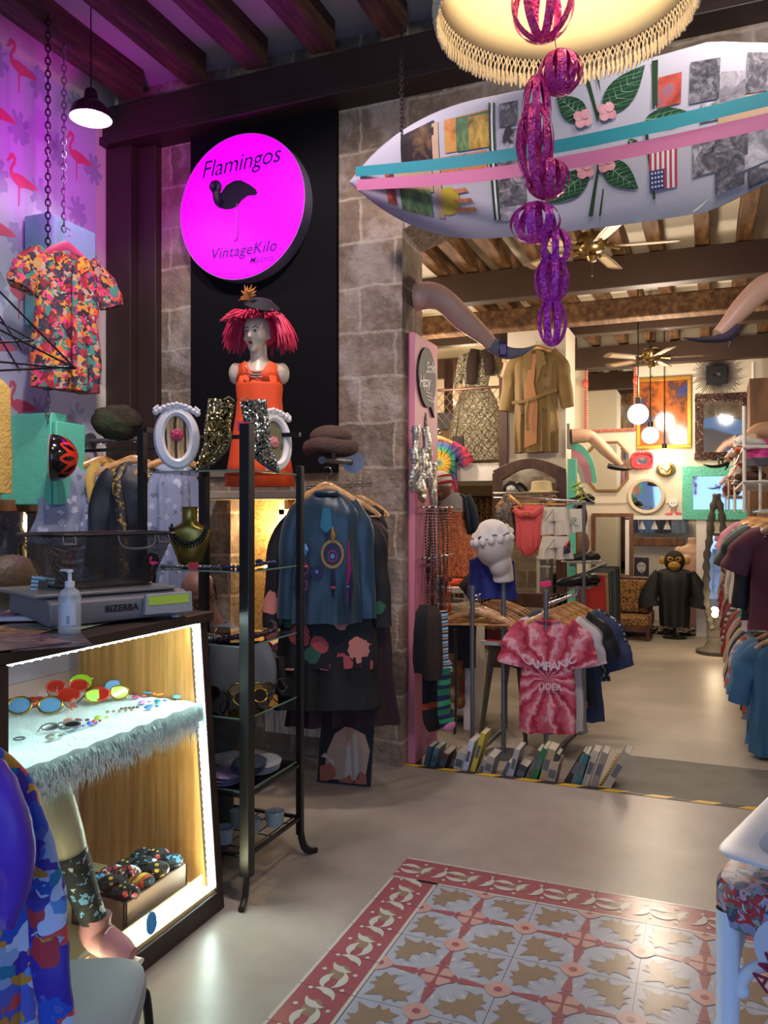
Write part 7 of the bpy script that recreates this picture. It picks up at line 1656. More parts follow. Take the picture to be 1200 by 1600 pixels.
t=thing('rail_shelf','glass shelf with chrome rails before the arched mirror holding a straw hat','shelf',((ax0+ax1)/2,7.9,zz(770)));build('glass',MB().bb(ax0+.08,ax1-.08,7.75,7.98,zz(772),zz(770)),clear,t,world=True)
build('rails',MB().cyl((ax0+.08,7.75,zz(771)),(ax1-.08,7.75,zz(771)),.012).cyl((ax0+.08,7.75,zz(778)),(ax1-.08,7.75,zz(778)),.012).cyl((ax0+.08,7.96,zz(771)),(ax1-.08,7.96,zz(771)),.01).cyl((ax0+.1,7.75,zz(778)),(ax0+.1,7.98,zz(778)),.01).cyl((ax1-.1,7.75,zz(778)),(ax1-.1,7.98,zz(778)),.01),chrome,t,world=True)
c=PY(846,770,7.86);mb=MB();mb.lathe([(.0,.115),(.035,.10),(.055,.118),(.085,.11),(.095,.03),(.10,.012),(.155,.0),(.16,.006),(.10,.02)],c,36,sx=1.1);solo('straw_hat','cream straw trilby on the chrome railed shelf','hat',mb,mat('straw','#cbb98e',.8,scale=40,var=.15,bump=.5,bscale=150))
c=PY(799,770,7.86);mb=MB();mb.tube(smoothpath([c+V((-.08,0,.02)),c+V((-.05,0,.07)),c+V((0,0,.10)),c+V((.06,0,.06)),c+V((.10,0,.015))],5),[(.02,.04)]*21,10);mb.cur=1;mb.ell(c+V((0,-.0,.045)),(.055,.045,.035));solo('peaked_hat','black and white cap on the left of the chrome railed shelf','cap',mb,[black,white])
# swimsuit and shorts hanging on clip hangers
cor=mat('coral_swim','#d8585a',.6,scale=5,var=.1)
def clip_hanger(label,c,w_,rz=0):
    t=thing('clip_hanger',label,'hanger',c,rz);build('bar',MB().cyl((-w_,0,0),(w_,0,0),.009,n=8).cyl((0,0,0),(0,0,.04),.003,n=6).tube([(.02*math.cos(a),0,.055+.02*math.sin(a)) for a in [R(k) for k in range(-90,160,25)]],.003,6),hwood,t);[build('clip',MB().box((s_*w_*.85,0,-.012),(.02,.02,.035)),chrome,t) for s_ in (-1,1)]
TY=6.9
p=PY(826,790,TY);clip_hanger('wooden clip hanger of the coral swimsuit',p+V((0,0,.012)),.13)
mb=MB();cloth(mb,[(0,.125,.035),(-.02,.128,.04),(-.10,.125,.05),(-.20,.115,.05),(-.28,.118,.05),(-.36,.10,.045),(-.42,.045,.03),(-.435,.02,.02)],folds=5,amp=.009)
t=thing('swimsuit','coral pink strapless swimsuit with a square buckle on a clip hanger','swimsuit',p);build('body',mb,cor,t)
mb=MB();mb.tube(smoothpath([(-.12,-.04,-.03),(-.06,-.065,-.075),(.0,-.066,-.07),(.06,-.065,-.075),(.12,-.04,-.02)],5),[(.03,.012)]*21,10,up=(0,0,1));build('bandeau',mb,cor,t);build('buckle',MB().box((0,-.08,-.072),(.045,.012,.035)),mat('buckle_amber','#b8642a',.4),t,bevel=.003)
def shorts(label,px,py,w_,h_,m_,Y,ties=True,leg=.5):
    p=PY(px,py,Y);t=thing('shorts',label,'shorts',p,0,'white shorts on clip hangers');mb=MB();cloth(mb,[(0,w_*.82,.035),(-h_*leg,w_,.05)],folds=4,amp=.006);build('waist',mb,m_,t)
    for sd in (-1,1):mb=MB();cloth(mb,[(-h_*leg*.9,w_*.50,.048,sd*w_*.49),(-h_,w_*.58,.052,sd*w_*.56)],folds=2,amp=.008);build('leg',mb,m_,t)
    mb=MB();mb.tube([(0,-.06,-.02),(-.03,-.075,-.07),(-.07,-.07,-.12)],.003,5);mb.tube([(0,-.06,-.02),(.01,-.075,-.07),(.005,-.07,-.11)],.003,5);build('drawstring',mb,mat('string_grey','#8a857c',.7),t)
    return t
wh=mat('white_cotton','#c8c2b8',.8,scale=5,var=.05)
shorts('white drawstring shorts hanging highest beside the coral swimsuit',866,792,.125,.24,wh,TY+.02);clip_hanger('wooden clip hanger of the upper white shorts',PY(866,790,TY+.02)+V((0,0,.012)),.12)
s_=shorts('white shorts with an orange and purple flame patch, hanging below the plain pair',868,838,.135,.19,wh,TY-.1);
mb=MB();[(setattr(mb,'cur',i),mb.prism([(x*.09+.08,z*.11-.145) for x,z in pl_],(0,-.066-.002*i,0),(1,0,-.0),(0,0,1),.003)) for i,pl_ in enumerate(([(0,0),(.6,.1),(.62,.6),(.55,1.1),(.3,.9),(.0,.6)],[(.02,.6),(.2,.55),(.5,.95),(.56,1.12),(.35,.95)],[(.05,.2),(.3,.5),(.6,.3),(.6,.4),(.3,.62),(.05,.4)],))]
build('flame_patch',mb,[mat('patch_dark','#2a1a24',.6),mat('patch_orange','#e8702a',.6),mat('patch_purple','#6a3a8a',.6)],s_)
cl=PY(900,795,TY+.05);mb=MB();cloth(mb,[(0,.06,.03),(-.2,.075,.035)],folds=2,amp=.006);mb.xform(Matrix.Translation(cl));solo('white_shorts_side','white shorts with green script, just right of the upper white pair','shorts',mb,wh)
mb=MB();o_=cl+V((-.01,-.045,-.15));mb.tube(smoothpath([o_+V((-.03,0,.0)),o_+V((-.01,0,.07)),o_+V((.02,0,.06)),o_+V((-.01,0,.03)),o_+V((.04,0,.0))],6),.003,5);solo('green_script','green handwritten swirl on the white shorts','embroidery',mb,mat('script_green','#3a8a5a',.6))
# rod the clip hangers hang from
t=thing('clothes_rail','short chrome clothes rail carrying the swimsuit and white shorts','rail',PY(850,782,TY));build('bar',MB().cyl(PY(788,775,TY) ,PY(915,784,TY),.011),chrome,t,world=True);build('upright',MB().cyl((PY(788,775,TY).x,TY,PY(788,775,TY).z),(PY(788,775,TY).x,TY,RZ),.014).cyl((PY(912,784,TY).x,TY+.02,PY(912,784,TY).z),(PY(912,784,TY).x,TY+.02,RZ),.014),steel,t,world=True)
# grey patterned top
p=PY(795,783,TY);garment('snakeskin_blouse','grey snakeskin patterned top on a hanger left of the coral swimsuit','top',p,R(60),mat('snake',kind='cells',cols=['#4a4644','#7a746c','#2c2a2a','#8a6a60'],scale=50,dist=.04),.16,.35,.05,sl=None);hanger('wooden clip hanger of the snakeskin top',p+V((0,0,.03)),R(-25),wdt=.14)
# foam heads
t=thing('foam_head','white foam display head turned away, wearing a white petal cap','display head',P(772,905,5.2));c=P(772,858,5.2)
mb=MB();Mq=Euler((0,R(-6),0)).to_matrix()
mb.ell(c+V((0,0,.03)),(.125,.135,.15),30,20);mb.ell(c+V((.04,.0,-.09)),(.075,.08,.10),24,16);mb.tube([c+V((.05,.02,-.10)),c+V((.055,.03,-.21))],[.065,.068],20)
build('head',mb,mat('foam_white','#c4b9ae',.8,scale=3,var=.03),t,world=True,remesh=.007)
mb=MB();rings=[]
for i in range(9):
    a=R(90-i*9.5);rings.append([c+V((0,0,.045))+V(((.132+.012*(i>6)*math.sin(9*k_))*math.cos(a)*math.cos(k_)-.012,(.142)*math.cos(a)*math.sin(k_),.150*math.sin(a)+.012*math.sin(9*k_)*(i>6)+.02*math.cos(k_)*(i>4))) for k_ in [2*PI*k2/72 for k2 in range(72)]])
mb.loft(rings,cap=False)
for k2 in range(14):
    a=2*PI*k2/14;q_=c+V((.122*math.cos(a)-.012,.135*math.sin(a),.055+.02*math.cos(a)));mb.ell(q_,(.024,.024,.030),10,8)
build('petal_cap',mb,mat('white_petals','#d8d2ca',.7,var=.03),t,world=True)
build('stand',MB().cyl((c.x+.055,c.y+.03,RZ),(c.x+.055,c.y+.03,c.z-.2),.016).cyl((c.x+.055,c.y+.03,RZ),(c.x+.055,c.y+.03,RZ+.02),.12),steel,t,world=True)
mb=MB();cloth(mb,[(0,.09,.04),(-.03,.15,.05),(-.28,.17,.06)],folds=3,amp=.012);mb.xform(Matrix.Translation(P(768,868,5.3) ));solo('blue_cloth','royal blue cloth hanging behind the foam display head','cloth',mb,mat('royal_blue','#14206a',.7))
# denim jacket mannequin
c=P(704,760,6.2);zz=lambda py:1.5+(800-py)/F*6.2
t=thing('denim_mannequin','mannequin in an orange gingham dress and dark denim jacket with a striped beanie','mannequin',(c.x,c.y,RZ))
dres=mat('orange_gingham',kind='cells',cols=['#b8603a','#c87848','#a84f30','#d08a5a'],scale=60,rough=.8);den=mat('dark_denim','#1f2c38',.8,scale=14,var=.25,bump=.3)
def mr(z,a,b_,cx=0,f=0,n_=11):return [V((c.x+cx,c.y,z))+V((CS,SN,0))*(a*math.cos(k_))+V((SN,-CS,0))*(b_*math.sin(k_)+f*math.sin(n_*k_)) for k_ in [2*PI*k2/44 for k2 in range(44)]]
mb=MB();mb.loft([mr(zz(795),.12,.10,.0),mr(zz(808),.115,.09),mr(zz(850),.20,.14,0,.01),mr(zz(898),.26,.18,.0,.016)]);build('dress',mb,dres,t,world=True)
mb=MB();mb.loft([mr(zz(770),.07,.06),mr(zz(778),.12,.09),mr(zz(800),.12,.10)]);build('vest',mb,mat('grey_vest','#9a948c',.8),t,world=True)
sk=mat('mannequin_brown','#6a4634',.5)
mb=MB();hcc=P(690,762,6.15);mb.ell(hcc,(.075,.085,.10));mb.tube([hcc-V((0,0,.03)),V((c.x,c.y,zz(776)))],[.05,.055],14);mb.ell(hcc+V((-.0,-.08,-.01)),(.012,.02,.02));mb.ell(hcc+V((0,-.06,-.06)),(.03,.03,.03));build('head',mb,sk,t,world=True,remesh=.008)
mb=MB();mb.ell(hcc+V((-.01,0,.045)),(.092,.095,.085),26,16,(0,R(-14),0));build('beanie',mb,mat('beanie_cream','#cfc8bc',.9,bump=.4),t,world=True);mb=MB()
for z_,r_ in ((.0,.096),(.085,.078)):mb.tube([hcc+V((-.01+r_*math.cos(a),r_*math.sin(a),.045+z_*.6+.25*r_*math.cos(a)-.02)) for a in [2*PI*k2/24 for k2 in range(24)]],.011,6,loop=True)
build('beanie_band',mb,mat('beanie_red','#a82a20',.9),t,world=True)
for sd in (-1,1):
    mb=MB();aa,ab=(-85,42) if sd>0 else (138,265)
    mb.loft([[V((c.x,c.y,z_))+V((CS,SN,0))*(r_*math.cos(R(aa+(ab-aa)*k2/10)))+V((SN,-CS,0))*(r_*.8*math.sin(R(aa+(ab-aa)*k2/10))) for k2 in range(11)] for z_,r_ in ((zz(772),.085),(zz(777),.13),(zz(800),.15),(zz(835),.165))],cap=False,closed=False);build('jacket',mb,den,t,world=True,solid=.008)
    x_=1 if sd>0 else -1
    mb=MB();A_=V((CS,SN,0));mb.tube(smoothpath([V((c.x,c.y,zz(776)))+A_*x_*.11,V((c.x,c.y,zz(800)))+A_*x_*.16,V((c.x,c.y,zz(835)))+A_*x_*.185],5),interp([.05,.05,.043],5),12);build('jacket_sleeve',mb,den,t,world=True)
    mb=MB();mb.tube(smoothpath([V((c.x,c.y,zz(832)))+A_*x_*.20,V((c.x,c.y,zz(858)))+A_*x_*.235,V((c.x,c.y,zz(880)))+A_*x_*.25],5),interp([.036,.028,.022],5),10);hb0=V((c.x,c.y,zz(884)))+A_*x_*.252;mb.ell(hb0,(.022,.03,.035),10,8)
    for k2 in range(4):mb.tube([hb0+V((0,-.02+.013*k2,-.02)),hb0+V((0,-.022+.014*k2,-.075))],[.008,.006],6)
    build('arm',mb,mat('mannequin_olive','#7a6446',.5),t,world=True)
build('stand',MB().cyl((c.x,c.y,RZ),(c.x,c.y,zz(890)),.02).cyl((c.x,c.y,RZ),(c.x,c.y,RZ+.02),.16),steel,t,world=True)
p=PY(686,690,8.13);garment('tie_dye_shirt','rainbow tie dye t-shirt hanging above the striped beanie','t-shirt',p,R(28),mat('rainbow_dye',kind='radial',cols=['#2a7ab0','#d8d04a','#e8a02a','#3a9a5a','#2a5a8a','#6a2a6a','#b02a4a'],scale=16,pos='rings',centre=(.0,0,-.22),dist=.02,rough=.8),.20,.55,.05,sl=(.16,.11,.08,.08));hanger('wooden hanger of the rainbow tie dye t-shirt',p+V((0,0,.03)),R(28))
# leopard curtain
t=thing('leopard_curtain','long leopard print curtain hanging under the mezzanine','curtain',PY(743,910,8.9));mb=MB();c=PY(743,778,8.9);rings=[]
for z_ in (c.z,c.z-.5,c.z-1.1,RZ+.02):rings.append([V((c.x-.24+.48*k_/60,8.9+.03*math.sin(k_*.75)+o_,z_)) for k_,o_ in [(k2,0) for k2 in range(61)]+[(k2,.01) for k2 in range(60,-1,-1)]])
mb.loft(rings);build('cloth',mb,mat('leopard_dark',kind='leopard',cols=['#4a3018','#1c120a','#7a5c30'],pos=[0,.16,.38],scale=22,rough=.8),t,world=True);build('pole',MB().cyl((c.x-.5,8.9,c.z+.01),(c.x+.35,8.9,c.z+.01),.012),iron,t,world=True)
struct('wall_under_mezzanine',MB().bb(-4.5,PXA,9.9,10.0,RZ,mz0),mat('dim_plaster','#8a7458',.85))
# white cabinet with side panel
X0,X1=P(680,915,5.9).x,P(738,915,5.9).x;zt_=1.5-(917-800)/F*5.9
t=thing('white_shelf_unit','white open shelf unit behind the bare wooden hangers','shelf unit',((X0+X1)/2,5.9,RZ))
build('top',MB().bb(X0-.15,X1+.05,5.6,6.05,zt_-.04,zt_),white,t,world=True,bevel=.004);build('shelf',MB().bb(X0-.15,X1,5.65,6.0,zt_-.14,zt_-.12).bb(X0-.15,X1,5.65,6.0,.05,.08),white,t,world=True);build('side_panel',MB().bb(X1-.04,X1+.01,5.62,6.02,RZ,zt_-.04),white,t,world=True);build('side_panel',MB().bb(X0-.15,X0-.11,5.62,6.02,RZ,zt_-.04),white,t,world=True)
def lump(name,label,cat,c,r_,m_,seed=0,am=.35,rot=(0,0,0)):
    mb=MB();mb.ell((0,0,0),(1,1,1),22,14);mb.v=[tuple(V(v)*(1+am*mn.noise(V(v)*1.8+V((seed,0,0))))) for v in mb.v];Rm=Euler(rot).to_matrix();mb.v=[tuple(V(c)+Rm@V((v[0]*r_[0],v[1]*r_[1],v[2]*r_[2]))) for v in mb.v]
    return solo(name,label,cat,mb,m_)
lump('orange_bundle','bright orange red bundle on top of the white shelf unit','bundle',(X1-.10,5.75,zt_+.025),(.09,.06,.03),mat('bright_orange','#e0482a',.6),2)
lump('knitted_hat','black and grey striped knitted cap beside the white shelf unit top','cap',P(758,915,5.8),(.17,.13,.12),mat('black_stripes',kind='stripes',cols=['#111113','#111113','#8a8a88','#111113'],pos=[0,.5,.7,.85],scale=7,axis='X',dist=.05,rough=.9),5,.25)
lump('fur_collar','cream fur collar behind the tiger striped sock','fur',P(722,955,5.6),(.13,.08,.06),mat('cream_fur','#a8987a',.95,scale=20,var=.3,bump=1,bscale=60),3)
for i,(px,py,m_,lab) in enumerate(((709,985,mat('dark_blue_cloth','#1a2030',.8),'dark navy garment hanging in the white shelf unit'),)):mb=MB();cloth(mb,[(0,.10,.05),(-.05,.17,.06),(-.35,.16,.06)],folds=4,amp=.012);mb.xform(Matrix.Translation(P(px,py-20,5.85)));solo('navy_garment',lab,'garment',mb,m_)
c=PZ(716,1100,RZ);
for i,(px,py,m_,lab) in enumerate(((704,1055,mat('tan_boot','#7a6248',.7),'tall beige boot standing inside the white shelf unit'),(716,1065,mat('rust_boot','#7a4a28',.7),'rust brown boot lying inside the white shelf unit'))):
    c=P(px,py,5.8);mb=MB();mb.tube(smoothpath([c+V((0,0,.16)),c,c+V((0,0,-.08)),c+V((.03,-.06,-.12)),c+V((.05,-.14,-.13))],5),[.05]*8+[.05,.052,.05,.046,.044]+[.042]*6+[.036,.02],12);solo('ankle_boot',lab,'boot',mb,m_)
# trestle table with red tray of scarves
zt_=1.5-(1003-800)/F*5.55;X0,X1=P(736,1000,5.4).x,P(812,1000,5.6).x
t=thing('trestle_table','white topped table on splayed grey wooden legs in the back room','table',((X0+X1)/2,5.75,RZ));build('top',MB().bb(X0,X1+.1,5.45,6.1,zt_-.03,zt_),white,t,world=True,bevel=.003)
tlm=mat('grey_leg','#5a564a',.7,scale=10,var=.25)
for x_,y_,dx,dy in ((X0+.08,5.5,-.07,-.08),(X1-.0,5.5,.07,-.08),(X0+.08,6.0,-.07,.05),(X1-.0,6.0,.07,.05)):build('leg',MB().tube([(x_,y_,zt_-.03),(x_+dx,y_+dy,RZ)],[.028,.014],4),tlm,t,world=True)
build('crossbar',MB().bb(X0+.05,X1+.03,5.49,5.52,zt_-.09,zt_-.03),midwood,t,world=True)
t=thing('red_tray','dark red wooden tray on the white table holding colourful scarves','tray',((X0+X1)/2,5.7,zt_));rt=mat('red_lacquer','#6a2420',.4)
build('tray_body',MB().bb(X0+.02,X1+.04,5.50,5.52,zt_,zt_+.075).bb(X0+.02,X1+.04,5.98,6.0,zt_,zt_+.075).bb(X0+.02,X0+.04,5.5,6.0,zt_,zt_+.075).bb(X1+.02,X1+.04,5.5,6.0,zt_,zt_+.075).bb(X0+.02,X1+.04,5.5,6.0,zt_,zt_+.01),rt,t,world=True,bevel=.004)
scf=[('yellow','#d8a02a'),('purple checked',None),('dusty pink','#b87a80'),('black striped',None),('orange and pink',None),('tan','#a8845a')]
ms={'purple checked':mat('sc_purple',kind='cells',cols=['#5a2a7a','#c83a6a','#e8a03a','#3a2a5a'],scale=25,dist=.05),'black striped':mat('sc_black',kind='stripes',cols=['#111114','#c8c4b8'],pos=[0,.7],scale=18,axis='X',dist=.05),'orange and pink':mat('sc_orange',kind='cells',cols=['#e8903a','#d84a6a','#e8c04a','#8a3a8a'],scale=28,dist=.05)}
for i,(dx,dy,k_,r_) in enumerate(((.16,5.58,0,.055),(.26,5.62,1,.09),(.08,5.68,2,.08),(.10,5.85,3,.10),(.32,5.80,4,.09),(.02+.06,5.56,5,.05))):
    nm,h_=scf[k_];lump('folded_scarf',nm+' scarf bundled in the dark red tray','scarf',(X0+dx,dy,zt_+.07+.02*(i % 2)),(r_,.07,.06),ms.get(nm) or mat('sc_'+nm,h_,.8),i*3,.4)['group']='scarves in the red tray'
p=PZ(784,1001,zt_);solo('price_card','neon orange card lying at the front of the white table','price tag',MB().box((p.x-.05,5.475,zt_+.003),(.11,.04,.003)),mat('neon_orange','#ff4a2a',.5))
# ---- racks A and B
def rack(label,pA,pB,extra=.0):
    t=thing('clothes_rack',label,'clothes rack',(pA.x,pA.y,RZ));mb=MB();mb.cyl(pA,pB,.012);build('rail',mb,chrome,t,world=True)
    for q_ in (pA,pB):build('upright',MB().cyl((q_.x,q_.y,RZ),q_+V((0,0,.0)),.014).cyl(q_-V((0,0,.02)),q_+V((0,0,.09 if q_ is pA else .05)),.018),steel,t,world=True)
    build('base',MB().cyl((pA.x,pA.y,RZ+.015),(pB.x,pB.y,RZ+.015),.013),steel,t,world=True);return t
A0_,A1_=P(738,937,5.12),P(790,916,5.9);A1_.z=A0_.z;rack('steel clothes rack with bare wooden hangers, left one in the back room',A0_,A1_)
B0_,B1_=P(853,945,5.05),P(902,929,5.75);B1_.z=B0_.z;rack('steel clothes rack with the tie dye t-shirt, right one in the back room',B0_,B1_)
proto=hanger('glossy wooden hanger on the left rack, the nearest of the row',A0_.lerp(A1_,.06)-V((0,0,.085)),R(14),group='bare wooden hangers on the left rack',wdt=.235)
names=['second','third','fourth','fifth','sixth','seventh','eighth']
for i,n_ in enumerate(names):
    copy_tree(proto,loc=A0_.lerp(A1_,.12+.09*i+(.1 if i>3 else 0))-V((0,0,.085)),rz=R(14+random.uniform(-6,6)),label='glossy wooden hanger on the left rack, the %s from the near post' % n_)
for i in range(5):
    q_=A0_.lerp(A1_,.55+.08*i)-V((0,0,.085));t=thing('metal_clip','metal trouser clip among the wooden hangers of the left rack, '+('nearest','second nearest','middle','second farthest','farthest')[i],'clip',q_,R(random.uniform(-20,20)),'metal clips on the left rack');build('clip',MB().box((0,0,-.06),(.03,.012,.05)).box((.05,0,-.07),(.03,.012,.05)).cyl((-.02,0,-.03),(.07,0,-.04),.003,n=6).cyl((0,0,-.03),(0,0,.07),.002,n=6),chrome,t)
tdy=mat('red_tie_dye',kind='radial',cols=['#9a2038','#c04a60','#c05a6e','#d8a0a8','#b83a52','#8f1c30','#c0506a'],scale=13,centre=(.03,0,-.33),dist=.07,rough=.8)
def onB(f,dz=-.105):return B0_.lerp(B1_,f)+V((0,0,dz))
def rackgar(*a,f=0,**k):p_=onB(f);t_=garment(*a[:3],p_,*a[3:],**k);hanger('wooden hanger of the '+a[1].split(',')[0].split(' with ')[0]+' on the right rack',p_+V((0,0,.03)),a[3],wdt=.19);return t_
t=rackgar('tie_dye_shirt','red and pink tie dye t-shirt with white letters, front of the right rack','t-shirt',R(16),tdy,.175,.70,.055,(.20,.055,.085,.09),f=.05,flare=1.04,folds=4,amp=.012)
mb=MB();addtext(mb,'CAMPANIC',.075,(-.0,-.086,-.255),(1,0,0),(0,.0,1),curve=lambda x_:2.2*x_*x_-.02,space=.85,off=.0015);addtext(mb,'LIDER',.055,(.005,-.091,-.40),(1,0,0),(0,0,1),curve=lambda x_:-1.2*x_*x_,space=1.0,off=.001);build('lettering',mb,mat('print_white','#d0b8c0',.6),t,smooth=False,solid=.003)
mb=MB();mb.tube([(.07*math.cos(a),-.02+.035*math.sin(a),.004) for a in [2*PI*k/20 for k in range(20)]],.008,6,loop=True);build('neck_band',mb,tdy,t)
rackgar('white_shirt','white t-shirt, second on the right rack','t-shirt',R(16),mat('white_tee','#c4bcc0',.8,scale=4,var=.05),.19,.72,.05,(.22,.06,.09,.1),f=.20)
rackgar('grey_shirt','grey t-shirt with a long hem, third on the right rack','t-shirt',R(17),mat('grey_tee','#8a8880',.8),.19,.76,.05,(.22,.05,.08,.08),f=.34)
rackgar('floral_shirt','black shirt with coral flowers, fourth on the right rack','shirt',R(18),mat('black_coral',kind='spots',base='#0f0f14',cols=['#b8504a','#c8a08a','#0f0f14','#6a2a2a'],scale=12,dist=.08),.21,.62,.05,(.22,.09,.09,.09),f=.50)
dn=mat('denim_floral',kind='spots',base='#2f3a58',cols=['#2f3a58','#8a90a8','#2f3a58'],scale=7,dist=.10,rough=.8)
rackgar('hawaiian_shirt','blue hawaiian shirt with pale flowers, fifth on the right rack','shirt',R(19),dn,.235,.74,.06,(.30,.12,.095,.1),f=.66,folds=4,amp=.014,collar=dn)
rackgar('patterned_shirt','dark shirt with small white pattern, farthest on the right rack','shirt',R(20),mat('dk_pat',kind='spots',base='#1c2030',cols=['#c0c4d0'],scale=50,dist=.02),.24,.5,.05,(.3,.1,.08,.08),f=.86)
solo('pink_tag','neon pink tag above the near post of the right rack','price tag',MB().box(B0_+V((0,0,.13)),(.07,.01,.035),(0,R(-10),R(16))),mat('neon_pink','#e8206a'),bevel=.004)
# ---- books along the step
bk=[(668,1192,.13,.03,'#4a6a78','blue grey'),(678,1192,.13,.03,'#6a8a94','pale teal'),(690,1197,.11,.04,'#5a4438','brown'),(703,1199,.12,.035,'#3f3430','dark'),
      (716,1202,.12,.05,'#b8b4ac','pale grey'),(728,1203,.20,.03,'#c0c4d0','white'),(738,1206,.25,.03,'#b8a63a','yellow'),(748,1208,.10,.04,'#8a8880','glassy grey'),(762,1211,.12,.045,'#9a948a','silver'),
      (783,1213,.10,.025,'#4a5a70','dark blue'),(790,1214,.14,.02,'#8fa0b0','light blue'),(798,1215,.18,.03,'#a09a98','grey'),(808,1217,.09,.05,'#3a3a48','charcoal'),
      (824,1218,.19,.03,'#5a5048','brown grey'),(832,1219,.21,.03,'#1f6a3a','green'),(840,1220,.20,.025,'#3a3a3a','black'),(849,1221,.20,.05,'#a08a64','tan'),(860,1223,.13,.05,'#a8907a','sand'),
      (882,1226,.22,.055,'#2f2620','very dark brown'),(893,1226,.20,.03,'#5a6a60','sage'),(901,1227,.20,.025,'#27606a','petrol'),(910,1228,.22,.035,'#b0a490','cream'),(923,1229,.22,.035,'#8a7c70','taupe'),(938,1230,.26,.04,'#9a9080','large pale')]
random.seed(31)
pgm=mat('pages','#b8b0a0',.8)
for i,(px,py,h_,w_,c_,nm) in enumerate(bk):
    x=PY(px,py,4.60).x;tl_=R(random.uniform(12,30));t=thing('book',nm+' book leaning in the row on the floor along the step','book',(x,4.60,RZ+.002),0,'books along the step',rot=(0,tl_,0));h2=h_+.055
    mm=mat('book'+c_,c_,.55,scale=12,var=.15);d_=.13+.02*(i % 3)
    build('cover',MB().bb(-w_/2,-w_/2+.003,-d_/2,d_/2,0,h2).bb(w_/2-.003,w_/2,-d_/2,d_/2,0,h2).bb(-w_/2,w_/2,-d_/2-.003,-d_/2,0,h2),mm,t);build('pages',MB().bb(-w_/2+.003,w_/2-.003,-d_/2,d_/2-.005,.003,h2-.003),pgm,t)
    build('spine_label',MB().bb(-w_/2+.005,w_/2-.005,-d_/2-.0042,-d_/2-.003,h2*.5,h2*.75),mat('spine_pale','#5a5c5e',.5),t)
# ---- shoe shelves and trousers by the mint post
t=thing('mint_post','mint green painted post at the right edge of the arched mirror','post',PY(892,900,8.0));X0,X1,Z0,Z1=rectY(888,717,901,950,7.99);build('post',MB().bb(X0,X1,7.94,8.02,RZ,Z1),mint,t,world=True,bevel=.004)
t=thing('striped_board','curved board with mint, pink and white bands on the white pillar','board',PY(908,720,8.2));c=PY(893,755,8.15);mb=MB()
for i,(r0,r1) in enumerate(((.12,.18),(.18,.27),(.27,.33))):
    mb.cur=i;arcp=lambda r_:[(r_*.75*math.cos(a),r_*1.25*math.sin(a)) for a in [R(k_) for k_ in range(0,95,10)]]
    mb.prism(arcp(r1)+arcp(r0)[::-1],c,(1,0,0),(0,0,1),.02)
build('board',mb,[mat('b_cream','#c8b8b0',.6),mat('b_pink','#d88a90',.6),mat('b_mint','#6ac8a8',.6)],t,world=True,smooth=False)
def shelf_g(label,px0,px1,py,Y):X0,X1,Z0,Z1=rectY(px0,py-1,px1,py+1,Y);t=thing('glass_shelf',label,'shelf',((X0+X1)/2,Y,Z0),0,'glass shoe shelves');build('glass',MB().bb(X0,X1,Y-.1,Y+.15,Z0,Z0+.012),mat('shelf_smoke','#8a9088',.3,alpha=.75),t,world=True);build('bracket',MB().bb(X0-.01,X0+.01,Y-.1,Y+.15,Z0-.03,Z0),steel,t,world=True);return (Z0+.012)
def shoe(label,c,m_,s=1.,rz=0,sole='#c8c4b8',name='shoe'):
    t=thing(name,label,'shoe',c,R(rz),'shoes on the glass shelves');mb=MB();mb.tube(smoothpath([(.11*s,0,.03*s),(.06*s,0,.055*s),(-.02*s,0,.04*s),(-.10*s,0,.03*s),(-.14*s,0,.025*s)],5),[(r_*s,r_*s*1.0) for r_ in interp([.03,.045,.038,.03,.012],5)],12,up=(0,0,1));build('upper',mb,m_,t);build('sole',MB().tube([(.12*s,0,.008),(0,0,.008),(-.15*s,0,.008)],[(.010,.036*s)]*2+[(.008,.02)],10,up=(0,0,1)),mat('sole'+sole,sole,.6),t)
zS=shelf_g('upper glass shelf by the mint post holding lime strapped sandals',899,928,788,8.0)
shoe('black sandal with lime straps on the upper shoe shelf',(PY(910,787,8.0).x,7.98,zS),blks,1.,20);
c=V((PY(908,787,8.0).x,7.95,zS));t=thing('strappy_sandal','tall lime green strapped sandal standing on the upper shoe shelf','sandal',c);mb=MB()
for k_ in range(4):mb.tube([c+V((.05*math.cos(a)-.02*k_+.02,.03*math.sin(a),.05+.045*k_+.02*math.cos(a))) for a in [2*PI*k2/12 for k2 in range(12)]],.008,6,loop=True)
mb.tube([c+V((.03,0,.02)),c+V((-.04,0,.22))],.008,6);build('straps',mb,mat('lime_strap','#a8c02a',.5),t,world=True);mb=MB();mb.tube([c+V((.13,0,.01)),c+V((.06,0,.06)),c+V((-.0,0,.16))],[(.012,.04)]*3,8);build('footbed',mb,blks,t,world=True)
lump('red_mask','glossy dark red carved mask on the pillar beside the white shorts','mask',PY(906,812,8.0),(.07,.05,.16),mat('red_gloss','#5a1a14',.15,coat=.6),1,.25,(0,R(12),0))
lump('brown_boot_leather','rust brown leather piece below the dark red mask','leather piece',PY(905,850,8.0),(.09,.05,.15),mat('rust_leather','#7a5230',.5),4,.2)
zS=shelf_g('middle glass shelf by the mint post holding black sneakers',893,932,879,7.8)
shoe('black sneaker with pale sole, left on the middle shoe shelf',(PY(903,878,7.8).x,7.75,zS),blks,1.,25);shoe('black sneaker with pale sole, right on the middle shoe shelf',(PY(917,878,7.8).x,7.85,zS),blks,1.,25)
zS=shelf_g('lower glass shelf by the mint post holding black boots',890,924,917,7.4)
shoe('black ankle shoe, left on the lower shoe shelf',(PY(899,916,7.4).x,7.35,zS),black,1.2,30,'#222222');shoe('black ankle shoe, right on the lower shoe shelf',(PY(912,916,7.4).x,7.45,zS),black,1.2,30,'#222222')
